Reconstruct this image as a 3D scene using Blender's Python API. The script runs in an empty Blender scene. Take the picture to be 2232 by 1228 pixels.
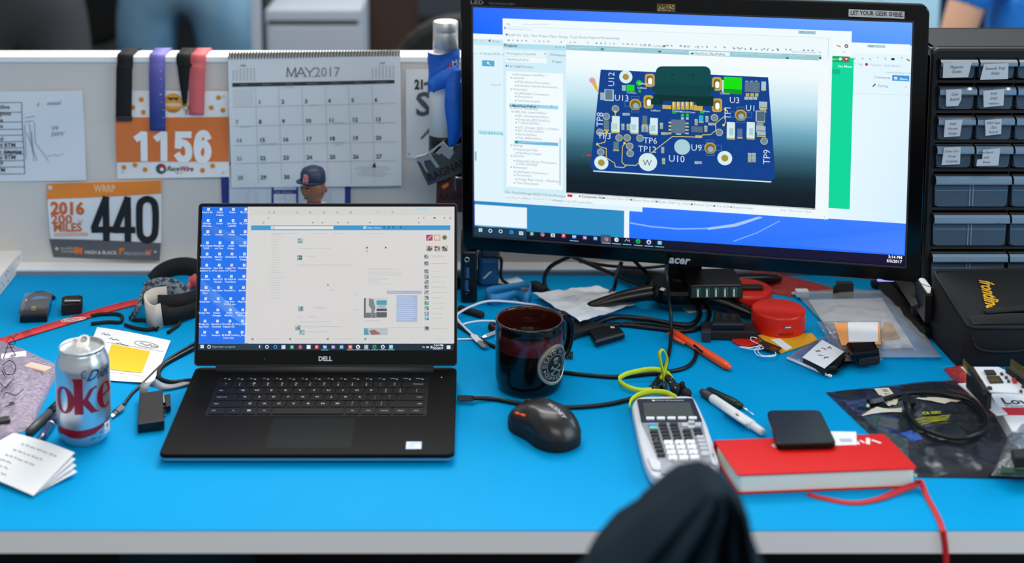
import bpy, math, random
from mathutils import Vector, Matrix, Quaternion
import numpy as np
random.seed(7)
scene = bpy.context.scene
COL = scene.collection
# ------------------------------------------------------------------ camera
# z = 0 is the desk top, y = 0 the desk's front edge, y grows towards the partition
CF, CTH, CH, CXC, CYC, CY0 = 3126.7, .1304, .864, 1033.9, -150.1, 1.4879
cd = bpy.data.cameras.new('camera')
cd.sensor_width = 36; cd.lens = CF / 2232 * 36
cd.shift_x = (1116 - CXC) / 2232; cd.shift_y = (CYC - 614) / 2232
cd.clip_start = .02; cd.clip_end = 60
cd.dof.use_dof = True; cd.dof.focus_distance = 2.02; cd.dof.aperture_fstop = 2.6
cam = bpy.data.objects.new('camera', cd); COL.objects.link(cam)
cam.location = (0, -CY0, CH); cam.rotation_euler = (math.pi / 2 - CTH, 0, 0)
scene.camera = cam
# ------------------------------------------------------------------ light
scene.view_settings.view_transform = 'Standard'
scene.view_settings.look = 'None'
scene.view_settings.exposure = 0; scene.view_settings.gamma = 1
scene.view_settings.use_curve_mapping = False
w = bpy.data.worlds.new('room_light'); scene.world = w; w.use_nodes = True
w.node_tree.nodes['Background'].inputs[0].default_value = (.93, .97, 1.0, 1)
w.node_tree.nodes['Background'].inputs[1].default_value = .40
def area(name, loc, target, sx, sy, power, col):
    l = bpy.data.lights.new(name, 'AREA'); l.shape = 'RECTANGLE'; l.size = sx; l.size_y = sy
    l.energy = power; l.color = col
    o = bpy.data.objects.new(name, l); COL.objects.link(o); o.location = loc
    o.rotation_euler = (Vector(target) - Vector(loc)).to_track_quat('-Z', 'Y').to_euler()
    return o
area('ceiling_panel_over_aisle', (-.1, .9, 1.9), (.0, .55, 0), 1.8, .8, 18, (1, .97, .93))
area('ceiling_panel_beyond_partition', (.15, 1.85, 1.75), (.1, .3, 0), 1.3, .6, 40, (1, .98, .95))
area('ceiling_panel_over_seat', (.3, -1.5, 1.6), (.1, .2, 0), 1.6, .6, 15, (1, .99, .97))
area('fill_over_background_people', (.2, 2.9, 2.2), (.2, 2.4, 0), 2.6, .7, 34, (1, .98, .95))  # added fill lamp that brightens the people beyond the partition
area('blue_fill_on_storage_unit', (2.7, 1.5, 1.5), (.9, 2.4, 0), 1.2, 1.0, 34, (.66, .88, 1))  # added bluish fill lamp aimed at the pale storage unit
area('window_daylight', (3.0, -.8, 1.5), (.3, .5, .1), 1.6, 1.5, 38, (.70, .88, 1))

# ------------------------------------------------------------------ helpers
def ray(px, py):
    dx = (px - CXC) / CF; du = -(py - CYC) / CF
    return Vector((dx, math.cos(CTH) + du * math.sin(CTH), -math.sin(CTH) + du * math.cos(CTH)))
def D(px, py, z=0.0):            # the point at height z seen at that spot of the photo
    d = ray(px, py); t = (z - CH) / d.z
    return Vector((d.x * t, d.y * t - CY0, z))
def B(px, py, y):                # the point at depth y
    d = ray(px, py); t = (y + CY0) / d.y
    return Vector((d.x * t, y, CH + d.z * t))
def lin(c):
    if isinstance(c, str):
        c = c.lstrip('#'); c = tuple(int(c[i:i + 2], 16) for i in (0, 2, 4))
    return tuple(((x / 255) / 12.92 if x <= 10 else ((x / 255 + .055) / 1.055) ** 2.4) for x in c)
MATS = {}
def mat(name, col=None, rough=.5, metal=0, spec=.5, trans=0, ior=1.45, coat=0, emit=None, es=1, bump=None, alpha=1, noise=None):
    if name in MATS: return MATS[name]
    m = bpy.data.materials.new(name); m.use_nodes = True; nt = m.node_tree
    b = nt.nodes['Principled BSDF']
    if col is not None: b.inputs['Base Color'].default_value = (*lin(col), 1)
    b.inputs['Roughness'].default_value = rough; b.inputs['Metallic'].default_value = metal
    b.inputs['Specular IOR Level'].default_value = spec; b.inputs['IOR'].default_value = ior
    b.inputs['Transmission Weight'].default_value = trans; b.inputs['Coat Weight'].default_value = coat
    b.inputs['Alpha'].default_value = alpha
    if emit is not None:
        b.inputs['Emission Color'].default_value = (*lin(emit), 1); b.inputs['Emission Strength'].default_value = es
    if bump or noise:
        tc = nt.nodes.new('ShaderNodeTexCoord')
    if bump:
        n = nt.nodes.new('ShaderNodeTexNoise'); n.inputs['Scale'].default_value = bump[0]; n.inputs['Detail'].default_value = 4
        bp = nt.nodes.new('ShaderNodeBump'); bp.inputs['Strength'].default_value = bump[1]; bp.inputs['Distance'].default_value = bump[2] if len(bump) > 2 else .001
        nt.links.new(tc.outputs['Object'], n.inputs['Vector']); nt.links.new(n.outputs['Fac'], bp.inputs['Height'])
        nt.links.new(bp.outputs['Normal'], b.inputs['Normal'])
    if noise:      # (scale, colour 2, low, high): a mottled second colour
        n = nt.nodes.new('ShaderNodeTexNoise'); n.inputs['Scale'].default_value = noise[0]; n.inputs['Detail'].default_value = 5
        r = nt.nodes.new('ShaderNodeMapRange'); r.inputs[1].default_value = noise[2]; r.inputs[2].default_value = noise[3]
        mx = nt.nodes.new('ShaderNodeMix'); mx.data_type = 'RGBA'
        mx.inputs[6].default_value = (*lin(col), 1); mx.inputs[7].default_value = (*lin(noise[1]), 1)
        nt.links.new(tc.outputs['Object'], n.inputs['Vector']); nt.links.new(n.outputs['Fac'], r.inputs[0])
        nt.links.new(r.outputs[0], mx.inputs[0]); nt.links.new(mx.outputs[2], b.inputs['Base Color'])
    MATS[name] = m; return m
def attr_mat(name, rough=.6, screen=0, spec=.4):     # printed matter / lit display: colour stored per face
    m = bpy.data.materials.new(name); m.use_nodes = True; nt = m.node_tree; b = nt.nodes['Principled BSDF']
    a = nt.nodes.new('ShaderNodeVertexColor'); a.layer_name = 'Col'
    b.inputs['Roughness'].default_value = rough; b.inputs['Specular IOR Level'].default_value = spec
    if screen:
        b.inputs['Base Color'].default_value = (.004, .004, .005, 1)
        nt.links.new(a.outputs['Color'], b.inputs['Emission Color']); b.inputs['Emission Strength'].default_value = screen
    else:
        nt.links.new(a.outputs['Color'], b.inputs['Base Color'])
    MATS[name] = m; return m
def film(name, tint, gloss, rough=.15, bump=(60, .6, .004), milk=0.0, milkcol=(255, 255, 255)):    # clear or smoky plastic film
    m = bpy.data.materials.new(name); m.use_nodes = True; nt = m.node_tree; N = nt.nodes; L = nt.links
    for n in list(N):
        if n.type == 'BSDF_PRINCIPLED': N.remove(n)
    out = [n for n in N if n.type == 'OUTPUT_MATERIAL'][0]
    t = N.new('ShaderNodeBsdfTransparent'); t.inputs[0].default_value = (*lin(tint), 1)
    g = N.new('ShaderNodeBsdfGlossy'); g.inputs['Roughness'].default_value = rough; g.inputs[0].default_value = (.95, .97, 1, 1)
    d = N.new('ShaderNodeBsdfDiffuse'); d.inputs[0].default_value = (*lin(milkcol), 1)
    fr = N.new('ShaderNodeFresnel'); fr.inputs['IOR'].default_value = gloss
    tc = N.new('ShaderNodeTexCoord'); n = N.new('ShaderNodeTexNoise'); n.inputs['Scale'].default_value = bump[0]; n.inputs['Detail'].default_value = 3
    bp = N.new('ShaderNodeBump'); bp.inputs['Strength'].default_value = bump[1]; bp.inputs['Distance'].default_value = bump[2]
    L.new(tc.outputs['Object'], n.inputs['Vector']); L.new(n.outputs['Fac'], bp.inputs['Height'])
    L.new(bp.outputs['Normal'], g.inputs['Normal']); L.new(bp.outputs['Normal'], fr.inputs['Normal'])
    m1 = N.new('ShaderNodeMixShader'); m1.inputs[0].default_value = milk
    m2 = N.new('ShaderNodeMixShader')
    L.new(t.outputs[0], m1.inputs[1]); L.new(d.outputs[0], m1.inputs[2])
    L.new(fr.outputs[0], m2.inputs[0]); L.new(m1.outputs[0], m2.inputs[1]); L.new(g.outputs[0], m2.inputs[2])
    L.new(m2.outputs[0], out.inputs['Surface'])
    MATS[name] = m; return m

def rrect(cx, cy, w, h, r, n=5):
    r = min(r, w / 2 - 1e-6, h / 2 - 1e-6); o = []
    for sx, sy, a0 in ((1, 1, 0), (-1, 1, 90), (-1, -1, 180), (1, -1, 270)):
        for k in range(n + 1):
            a = math.radians(a0 + 90 * k / n)
            o.append((cx + sx * (w / 2 - r) + r * math.cos(a), cy + sy * (h / 2 - r) + r * math.sin(a)))
    return o
def circ(cx, cy, r, n=32, ry=None):
    ry = ry or r
    return [(cx + r * math.cos(2 * math.pi * k / n), cy + ry * math.sin(2 * math.pi * k / n)) for k in range(n)]
def area2(p): return sum(p[i][0] * p[(i + 1) % len(p)][1] - p[(i + 1) % len(p)][0] * p[i][1] for i in range(len(p))) / 2
def ccw(p): return list(p) if area2(p) > 0 else list(reversed(p))
def roundpoly(pts, r, n=4):
    pts = ccw([(p[0], p[1]) for p in pts]); o = []; N = len(pts)
    for i in range(N):
        a, b, c = Vector(pts[i - 1]), Vector(pts[i]), Vector(pts[(i + 1) % N])
        da, dc = (a - b), (c - b); rr = min(r, da.length * .45, dc.length * .45)
        p, q = b + da.normalized() * rr, b + dc.normalized() * rr
        for k in range(n + 1):
            t = k / n; o.append(tuple((1 - t) ** 2 * p + 2 * t * (1 - t) * b + t * t * q))
    return o
def inset(p, d):
    N = len(p); o = []
    for i in range(N):
        a, b, c = Vector(p[i - 1]), Vector(p[i]), Vector(p[(i + 1) % N])
        e1, e2 = (b - a), (c - b)
        n1 = Vector((-e1.y, e1.x)); n2 = Vector((-e2.y, e2.x))
        if n1.length < 1e-12 or n2.length < 1e-12: o.append(tuple(b)); continue
        n1.normalize(); n2.normalize(); m = n1 + n2
        k = max(.35, (m.length / 2)) if m.length > 1e-9 else 1
        m = m.normalized() if m.length > 1e-9 else n1
        o.append(tuple(b + m * (d / k)))
    return o
def crom(P, k=8, closed=False):
    P = [Vector(p) for p in P]; N = len(P); o = []
    if N < 3 and not closed: return [P[0].lerp(P[-1], t / k) for t in range(k + 1)]
    for i in range(N if closed else N - 1):
        p1, p2 = P[i], P[(i + 1) % N]
        p0 = P[i - 1] if (closed or i) else p1 * 2 - p2
        p3 = P[(i + 2) % N] if (closed or i + 2 < N) else p2 * 2 - p1
        for j in range(k):
            t = j / k
            o.append(.5 * ((2 * p1) + (p2 - p0) * t + (2 * p0 - 5 * p1 + 4 * p2 - p3) * t * t + (3 * p1 - p0 - 3 * p2 + p3) * t ** 3))
    if not closed: o.append(P[-1])
    return o
STR = {'1': [[(.0, .80), (.42, .93), (.58, .93)], [(.55, .95), (.55, .05)]], '4': [[(.70, .02), (.70, .97), (.06, .30)], [(.0, .24), (1, .24)]],
 '5': [[(.94, .92), (.16, .92)], [(.18, .97), (.14, .50)], [(.14, .54), (.35, .62), (.6, .61), (.82, .48), (.88, .3), (.8, .13), (.55, .06), (.3, .08), (.1, .2)]],
 '6': [[(.86, .80), (.7, .93), (.48, .95), (.25, .85), (.13, .6), (.12, .32), (.25, .11), (.5, .05), (.75, .11), (.88, .3), (.8, .5), (.6, .6), (.38, .57), (.16, .40)]],
 '0': [[(.5, .97), (.2, .90), (.1, .72), (.1, .28), (.2, .10), (.5, .03), (.8, .10), (.9, .28), (.9, .72), (.8, .90), (.5, .97)]],
 'M': [[(.06, .0), (.12, 1), (.5, .05), (.88, 1), (.94, 0)]], 'A': [[(.0, .0), (.5, 1)], [(.5, 1), (1, 0)], [(.2, .36), (.8, .36)]], 'Y': [[(.0, 1), (.5, .45)], [(1, 1), (.5, .45), (.5, 0)]]}
def strokes(pg, ch, x, y, w, h, sw, c, l=3, n=3):
    for path in STR[ch]:
        q = [(x + u * w, y - v * h) for u, v in path]
        if len(q) > 5: q = [(p.x, p.y) for p in crom([Vector((a, b, 0)) for a, b in (q[:-1] if q[0] == q[-1] else q)], 4, q[0] == q[-1])]; q += [q[0], q[1]] if path[0] == path[-1] else []; n = 1
        for a, b in zip(q, q[1:]):
            for k in range(n): pg.line([(a[0] + (b[0] - a[0]) * k / n, a[1] + (b[1] - a[1]) * k / n), (a[0] + (b[0] - a[0]) * (k + 1) / n, a[1] + (b[1] - a[1]) * (k + 1) / n)], sw, c, l)
class MB:
    def __init__(s): s.v = []; s.f = []; s.m = []; s.c = []; s.s = []
    def add(s, V, F, m, c=None, smooth=False):
        o = len(s.v); s.v += [tuple(p) for p in V]
        for i, f in enumerate(F):
            s.f.append(tuple(o + k for k in f)); s.m.append(m); s.s.append(smooth)
            s.c.append(c[i] if isinstance(c, list) else c)
        return s
    def prism(s, out, z0, z1, m, ch=0, tf=None, smooth=False, c=None, chb=None):
        out = ccw(out); N = len(out); rings = []
        chb = ch if chb is None else chb
        if chb: rings += [(inset(out, chb), z0), (out, z0 + chb)]
        else: rings.append((out, z0))
        if ch: rings += [(out, z1 - ch), (inset(out, ch * .3), z1 - ch * .3), (inset(out, ch), z1)]
        else: rings.append((out, z1))
        V = [Vector((x, y, z)) for r, z in rings for x, y in r]
        if tf is not None: V = [tf @ p for p in V]
        F = [tuple(reversed(range(N)))] + [(k * N + i, k * N + (i + 1) % N, (k + 1) * N + (i + 1) % N, (k + 1) * N + i) for k in range(len(rings) - 1) for i in range(N)]
        F.append(tuple(range((len(rings) - 1) * N, len(rings) * N)))
        return s.add(V, F, m, c, smooth)
    def box(s, a, b, m, ch=0, tf=None, c=None):
        x0, x1 = sorted((a[0], b[0])); y0, y1 = sorted((a[1], b[1])); z0, z1 = sorted((a[2], b[2]))
        return s.prism([(x0, y0), (x1, y0), (x1, y1), (x0, y1)], z0, z1, m, ch, tf, c=c)
    def hexa(s, lo, hi, m, c=None):          # eight corners: lower ring, upper ring (counter-clockwise from above)
        return s.add(list(lo) + list(hi), [(3, 2, 1, 0), (4, 5, 6, 7)] + [(i, (i + 1) % 4, 4 + (i + 1) % 4, 4 + i) for i in range(4)], m, c)
    def lathe(s, ctr, prof, m, n=40, tf=None, smooth=True, mats=None):
        K = len(prof); V = []; F = []; ms = []
        for r, z in prof:
            for i in range(n):
                a = 2 * math.pi * i / n; p = Vector((ctr[0] + r * math.cos(a), ctr[1] + r * math.sin(a), ctr[2] + z))
                V.append(tf @ p if tf is not None else p)
        o = len(s.v); s.v += [tuple(p) for p in V]
        for k in range(K - 1):
            for i in range(n):
                s.f.append((o + k * n + i, o + k * n + (i + 1) % n, o + (k + 1) * n + (i + 1) % n, o + (k + 1) * n + i))
                s.m.append(mats[k] if mats else m); s.c.append(None); s.s.append(smooth)
        for k, rev in ((0, True), (K - 1, False)):
            if prof[k][0] > 1e-6:
                f = [o + k * n + i for i in range(n)]; s.f.append(tuple(reversed(f)) if rev else tuple(f))
                s.m.append((mats[0] if k == 0 else mats[-1]) if mats else m); s.c.append(None); s.s.append(False)
        return s
    def tube(s, P, r, m, n=10, smooth=True, closed=False, flat=1.0, up=None):
        P = [Vector(p) for p in P]; N = len(P); R = r if isinstance(r, (list, tuple)) else [r] * N
        T = []
        for i in range(N):
            a = P[i - 1] if (i or closed) else P[i]; b = P[(i + 1) % N] if (i < N - 1 or closed) else P[i]
            t = (b - a); T.append(t.normalized() if t.length > 1e-12 else Vector((0, 0, 1)))
        u = Vector(up) if up else (Vector((0, 0, 1)) if abs(T[0].z) < .9 else Vector((1, 0, 0)))
        V = []
        for i in range(N):
            u = (Vector(up) if up else u); u = (u - T[i] * u.dot(T[i]))
            u = u.normalized() if u.length > 1e-9 else T[i].orthogonal().normalized()
            w = T[i].cross(u)
            for k in range(n):
                a = 2 * math.pi * k / n; V.append(P[i] + (w * math.cos(a) + u * math.sin(a) * flat) * R[i])
        F = [(i * n + k, i * n + (k + 1) % n, ((i + 1) % N) * n + (k + 1) % n, ((i + 1) % N) * n + k) for i in range(N if closed else N - 1) for k in range(n)]
        if not closed: F += [tuple(reversed(range(n))), tuple(range((N - 1) * n, N * n))]
        return s.add(V, F, m, None, smooth)
    def strap(s, P, W, w, t, m, c=None, k=8, smooth=True):      # flat band along P; W = direction(s) across its width
        P = [Vector(p) for p in P]; W = [Vector(x) for x in W] if not isinstance(W, Vector) else [W] * len(P)
        ww = w if isinstance(w, (list, tuple)) else [w] * len(P)
        Q = crom(P, k); WW = crom(W, k); wd = [x.x for x in crom([Vector((a, 0, 0)) for a in ww], k)]
        N = len(Q); V = []; F = []
        for i in range(N):
            tg = (Q[min(i + 1, N - 1)] - Q[max(i - 1, 0)]).normalized()
            d = WW[i] - tg * WW[i].dot(tg); d = d.normalized(); n = tg.cross(d)
            for a, b in ((-1, -1), (1, -1), (1, 1), (-1, 1)): V.append(Q[i] + d * (a * wd[i] / 2) + n * (b * t / 2))
        for i in range(N - 1):
            for j in range(4): F.append((i * 4 + j, i * 4 + (j + 1) % 4, (i + 1) * 4 + (j + 1) % 4, (i + 1) * 4 + j))
        F += [(3, 2, 1, 0), tuple(range((N - 1) * 4, N * 4))]
        cc = None
        if callable(c): cc = [c(min(f // 4, N - 2) / (N - 1)) for f in range(len(F))]
        elif c: cc = [c] * len(F)
        return s.add(V, F, m, cc, smooth)
    def grid(s, f, nu, nv, m, c=None, smooth=True, thick=0):
        V = [Vector(f(i / nu, j / nv)) for j in range(nv + 1) for i in range(nu + 1)]; w = nu + 1
        F = [(j * w + i, j * w + i + 1, (j + 1) * w + i + 1, (j + 1) * w + i) for j in range(nv) for i in range(nu)]
        return s.add(V, F, m, c, smooth)
    def ball(s, ctr, r, m, n=16, sc=(1, 1, 1), tf=None):
        pr = [(max(0, r * math.sin(math.pi * k / n)), -r * math.cos(math.pi * k / n)) for k in range(n + 1)]
        M = Matrix.Translation(ctr) @ Matrix.Diagonal((*sc, 1)); M = M @ tf if tf is not None else M
        return s.lathe((0, 0, 0), pr, m, n * 2, M)
    def build(s, name, parent=None, bevel=0, subsurf=0, solid=0, origin=None):
        me = bpy.data.meshes.new(name)
        if parent is not None: o = Matrix.Translation(world_loc(parent))
        else:
            if origin is None:
                A = np.array(s.v); origin = ((A[:, 0].min() + A[:, 0].max()) / 2, (A[:, 1].min() + A[:, 1].max()) / 2, A[:, 2].min())
            o = Matrix.Translation(origin)
        off = o.translation
        me.from_pydata([(p[0] - off.x, p[1] - off.y, p[2] - off.z) for p in s.v], [], s.f)
        names = list(dict.fromkeys(s.m))
        for nme in names: me.materials.append(MATS[nme])
        ix = {nme: i for i, nme in enumerate(names)}
        me.polygons.foreach_set('material_index', [ix[x] for x in s.m])
        me.polygons.foreach_set('use_smooth', s.s)
        if any(x is not None for x in s.c):
            a = me.color_attributes.new('Col', 'FLOAT_COLOR', 'CORNER'); buf = []
            for f, c in zip(s.f, s.c):
                if c is not None and len(c) == len(f) and not isinstance(c[0], (int, float)):
                    for x in c: buf += [*x[:3], 1]
                else:
                    c = c or (.5, .5, .5)
                    for _ in f: buf += [*c[:3], 1]
            a.data.foreach_set('color', buf)
        me.update()
        ob = bpy.data.objects.new(name, me); COL.objects.link(ob)
        if parent is not None: ob.parent = parent
        else: ob.location = off
        if solid: md = ob.modifiers.new('thickness', 'SOLIDIFY'); md.thickness = solid; md.offset = 0
        if bevel: md = ob.modifiers.new('edges', 'BEVEL'); md.width = bevel; md.segments = 3; md.limit_method = 'ANGLE'; md.angle_limit = math.radians(40)
        if subsurf: md = ob.modifiers.new('smooth', 'SUBSURF'); md.levels = subsurf; md.render_levels = subsurf
        return ob
def world_loc(o):
    p = Vector((0, 0, 0))
    while o is not None: p += o.location; o = o.parent
    return p
def tag(o, label, cat, group=None):
    o['label'] = label; o['category'] = cat
    if group: o['group'] = group
    return o
def thing(name, label, cat, loc, group=None):
    o = bpy.data.objects.new(name, None); COL.objects.link(o); o.location = loc; o.empty_display_size = .02
    return tag(o, label, cat, group)
def struct(o): o['kind'] = 'structure'; return o
# ---- lettering
_T = {}
def glyphs(txt, bold=0.0, shear=0.0, res=2, spacing=1.0):
    k = (txt, bold, shear, res, spacing)
    if k not in _T:
        cu = bpy.data.curves.new('lettering', 'FONT'); cu.body = txt; cu.size = 1; cu.offset = bold; cu.shear = shear; cu.resolution_u = res; cu.space_character = spacing
        ob = bpy.data.objects.new('lettering', cu); me = bpy.data.meshes.new_from_object(ob)
        V = [(v.co.x, v.co.y) for v in me.vertices]; F = [tuple(p.vertices) for p in me.polygons]
        bpy.data.objects.remove(ob); bpy.data.curves.remove(cu); bpy.data.meshes.remove(me)
        _T[k] = (V, F)
    return _T[k]
def hom(src, dst):
    A = []; b = []
    for (x, y), (u, v) in zip(src, dst):
        A += [[x, y, 1, 0, 0, 0, -u * x, -u * y], [0, 0, 0, x, y, 1, -v * x, -v * y]]; b += [u, v]
    h = np.linalg.solve(np.array(A, float), np.array(b, float))
    def f(x, y):
        d = h[6] * x + h[7] * y + 1
        return ((h[0] * x + h[1] * y + h[2]) / d, (h[3] * x + h[4] * y + h[5]) / d)
    return f
class Page:      # flat print or display content on a plane: org + u*U + v*V, layers stacked along N
    def __init__(s, mb, org, U, V, m, f=None, eps=.00012, base=0.0, bend=None):
        s.mb = mb; s.o = Vector(org); s.U = Vector(U).normalized(); s.V = Vector(V).normalized(); s.N = s.U.cross(s.V)
        s.m = m; s.f = f or (lambda x, y: (x, y)); s.eps = eps; s.base = base; s.bend = bend
    def P(s, u, v, l): 
        p = s.o + s.U * u + s.V * v + s.N * (s.base + l * s.eps)
        return p + s.N * s.bend(u, v) if s.bend else p
    def uvpoly(s, pts, c, l=1):
        c = lin(c) if not isinstance(c, list) else [lin(x) for x in c]
        pts = list(pts)
        if area2(pts) < 0: pts.reverse(); c = list(reversed(c)) if isinstance(c, list) else c
        s.mb.add([s.P(u, v, l) for u, v in pts], [tuple(range(len(pts)))], s.m, [c])
    def poly(s, pts, c, l=1): s.uvpoly([s.f(*p) for p in pts], c, l)
    def rect(s, x0, y0, x1, y1, c, l=1):
        (a, b), (d, e) = s.f(x0, y0), s.f(x1, y1)
        if isinstance(c, list):       # colours TL, TR, BR, BL
            s.uvpoly([(a, e), (d, e), (d, b), (a, b)], [c[3], c[2], c[1], c[0]], l) if b > e else s.uvpoly([(a, b), (d, b), (d, e), (a, e)], c, l)
        else: s.uvpoly([(a, b), (d, b), (d, e), (a, e)], c, l)
    def frame(s, x0, y0, x1, y1, w, c, l=1):
        s.line([(x0, y0), (x1, y0), (x1, y1), (x0, y1), (x0, y0)], w, c, l)
    def scale(s, x, y):
        a, b = s.f(x, y), s.f(x, y - 4); return math.hypot(a[0] - b[0], a[1] - b[1]) / 4
    def line(s, pts, w, c, l=1):
        k = s.scale(*pts[0]); q = [s.f(*p) for p in pts]
        for (a, b), (d, e) in zip(q, q[1:]):
            dx, dy = d - a, e - b; L = math.hypot(dx, dy) or 1e-9; nx, ny = -dy / L * w * k / 2, dx / L * w * k / 2
            ex, ey = dx / L * w * k * .3, dy / L * w * k * .3
            s.uvpoly([(a + nx - ex, b + ny - ey), (a - nx - ex, b - ny - ey), (d - nx + ex, e - ny + ey), (d + nx + ex, e + ny + ey)], c, l)
    def disc(s, x, y, r, c, l=1, n=20, ry=None):
        k = s.scale(x, y); u, v = s.f(x, y); s.uvpoly(circ(u, v, r * k, n, (ry or r) * k), c, l)
    def ring(s, x, y, r, w, c, l=1, n=24): 
        k = s.scale(x, y); u, v = s.f(x, y); A = circ(u, v, r * k, n); C = circ(u, v, (r - w) * k, n)
        for i in range(n): s.uvpoly([A[i], A[(i + 1) % n], C[(i + 1) % n], C[i]], c, l)
    def text(s, x, y, t, h, c, l=2, bold=0, align='l', rot=0, wscale=1.0, shear=0, res=2, spacing=1.0):
        V, F = glyphs(t, bold, shear, res, spacing)
        if not V: return
        k = s.scale(x, y) * h / .69; u0, v0 = s.f(x, y); ww = max(p[0] for p in V) * k * wscale
        off = {'l': 0, 'c': -ww / 2, 'r': -ww}[align]; ca, sa = math.cos(rot), math.sin(rot); c = lin(c)
        Q = []
        for a, b in V:
            a, b = a * k * wscale + off, b * k
            Q.append(s.P(u0 + a * ca - b * sa, v0 + a * sa + b * ca, l))
        s.mb.add(Q, F, s.m, c)
    def scrawl(s, x, y, wpx, h, c, w=.8, l=2, rnd=None):       # a word too small or too blurred to read
        rnd = rnd or random; n = max(3, int(wpx / max(h, 1) * 1.6)); pts = [(x + wpx * i / n, y - h * rnd.uniform(.05, .95)) for i in range(n + 1)]
        s.line(pts, w, c, l)
attr_mat('print', .65); attr_mat('gloss_print', .3)
attr_mat('display', .35, 1.0, .25)
# ------------------------------------------------------------------ materials
mat('desk_blue', '0097d2', .55, spec=.05, noise=(3.0, '0092cc', .35, .7))
mat('edge_grey', 'f2f4f8', .45); mat('desk_metal', '55585c', .5, .6)
mat('panel_fabric', 'd6d1cc', .8, bump=(700, .25, .0006)); mat('white_laminate', 'f1f1f2', .4); mat('gap_shade_grey', '8b8f98', .5)
mat('floor_carpet', '191b1f', .9, noise=(60, '121418', .4, .6)); mat('room_wall', '565d66', .8)
mat('black_plastic', '0b0b0d', .32); mat('black_gloss', '040405', .14, spec=.4); mat('black_matte', '131315', .7)
mat('dark_grey', '2a2b2e', .5); mat('grey_plastic', '6b6f74', .45); mat('silver', 'c8cacc', .28, 1); mat('steel', 'b9b8b6', .3, 1); mat('chrome', 'e6e6e6', .08, 1)
mat('white_plastic', 'eef0f2', .35); mat('gold', 'c9a24a', .3, 1); mat('paper', 'e9ebee', .75); mat('cable_black', '070708', .4); mat('rubber', '101114', .6)
mat('white_cable', 'e8eaf0', .4)
# ------------------------------------------------------------------ room
struct(MB().box((-6, -4, -.76), (6, 7, -.75), 'floor_carpet').build('floor'))
struct(MB().box((-6, 6.9, -.75), (6, 7, 1.9), 'room_wall').build('wall_back'))
# ------------------------------------------------------------------ desk
dk = thing('desk', 'long office desk with a bright blue top and pale grey front edge', 'desk', (0, .4, -.75))
m = MB(); m.box((-1.5, -.0008, -.0018), (1.5, .765, 0), 'desk_blue', .0006); m.box((-1.5, .003, -.028), (1.5, .765, -.0017), 'desk_blue'); m.build('tabletop', dk)
MB().box((-1.5, -.001, -.0275), (1.5, .003, -.0018), 'edge_grey', .0004).build('front_edge', dk)
for x in (-1.4, 1.4):
    for y in (.08, .7):
        MB().prism(rrect(x, y, .05, .05, .008), -.75, -.028, 'desk_metal').build('leg', dk)
MB().box((-1.38, .66, -.12), (1.38, .69, -.028), 'desk_metal').build('cross_rail', dk)
# ------------------------------------------------------------------ partition
PY = .80
ztop = B(0, 122, PY).z
pt = thing('desk_partition', 'light grey fabric partition with a white top rail behind the desk', 'partition', (0, .82, -.75))
MB().box((-1.5, PY, .0), (1.5, PY + .04, ztop - .008), 'panel_fabric').build('panel', pt)
MB().box((-1.5, PY - .004, ztop - .011), (1.5, PY + .044, ztop), 'white_laminate', .002).build('top_rail', pt)
zrail = B(200, 571, PY).z
MB().box((-1.5, .766, .006), (1.5, PY, zrail), 'white_laminate', .001).build('bottom_rail', pt)
MB().box((-1.5, .7655, -.03), (1.5, PY + .03, .006), 'gap_shade_grey').build('shadow_gap_strip', pt)  # grey strip: shade of the gap below the white rail, put into colour
mat('panel_dark', '1c1e22', .85); MB().box((-1.5, .775, -.75), (1.5, PY + .03, -.03), 'panel_dark').build('lower_panel', pt)

def sheet(name, quad, label, cat, y=PY, m='print', draw=None, col='e6e9ee', group=None, curl=.002, parent=None, th=.0008, n=8):
    """a sheet of paper standing in the vertical plane y; quad = its corners TL TR BR BL in the photo"""
    W = [B(px, py, y) for px, py in quad]
    def F(u, v):
        p = W[0].lerp(W[1], u).lerp(W[3].lerp(W[2], u), v); q = p.copy()
        q.y = y - .001 - curl * (math.sin(3.1 * v + 1.7 * u) ** 2 + .5 * u * v); return q
    mb = MB(); mb.grid(lambda u, v: F(u, 1 - v), n * 2, n * 2, m, lin(col))
    back = MB().grid(lambda u, v: F(u, 1 - v) + Vector((0, th, 0)), n, n, m)
    org = W[3]; H = hom(quad, [(p.x - org.x, p.z - org.z) for p in W])
    inv = hom([(p.x - org.x, p.z - org.z) for p in W], [(0, 0), (1, 0), (1, 1), (0, 1)])
    def bend(u, v):
        a, b = inv(u, v); a = min(1, max(0, a)); b = min(1, max(0, b)); return curl * (math.sin(3.1 * b + 1.7 * a) ** 2 + .5 * a * b) + .001
    pg = Page(mb, org, (1, 0, 0), (0, 0, 1), m, H, eps=.00025, base=.0006, bend=bend)
    if draw: draw(pg)
    o = mb.build(name, parent)
    if parent is None: tag(o, label, cat, group)
    return o
def fine(pg, pts, step=6):   # subdivide a pixel-space rectangle into patches so that print follows the sheet's curl
    pass
def prect(pg, x0, y0, x1, y1, c, l=1, n=10):
    for i in range(n):
        for j in range(n):
            pg.rect(x0 + (x1 - x0) * i / n, y0 + (y1 - y0) * j / n, x0 + (x1 - x0) * (i + 1) / n, y0 + (y1 - y0) * (j + 1) / n, c, l)
def pquad(pg, q, c, l=1, n=8):
    q = [Vector(p) for p in q]; g = lambda u, v: q[0].lerp(q[1], u).lerp(q[3].lerp(q[2], u), v)
    for i in range(n):
        for j in range(n):
            pg.poly([g(i / n, j / n), g((i + 1) / n, j / n), g((i + 1) / n, (j + 1) / n), g(i / n, (j + 1) / n)], c, l)
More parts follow.
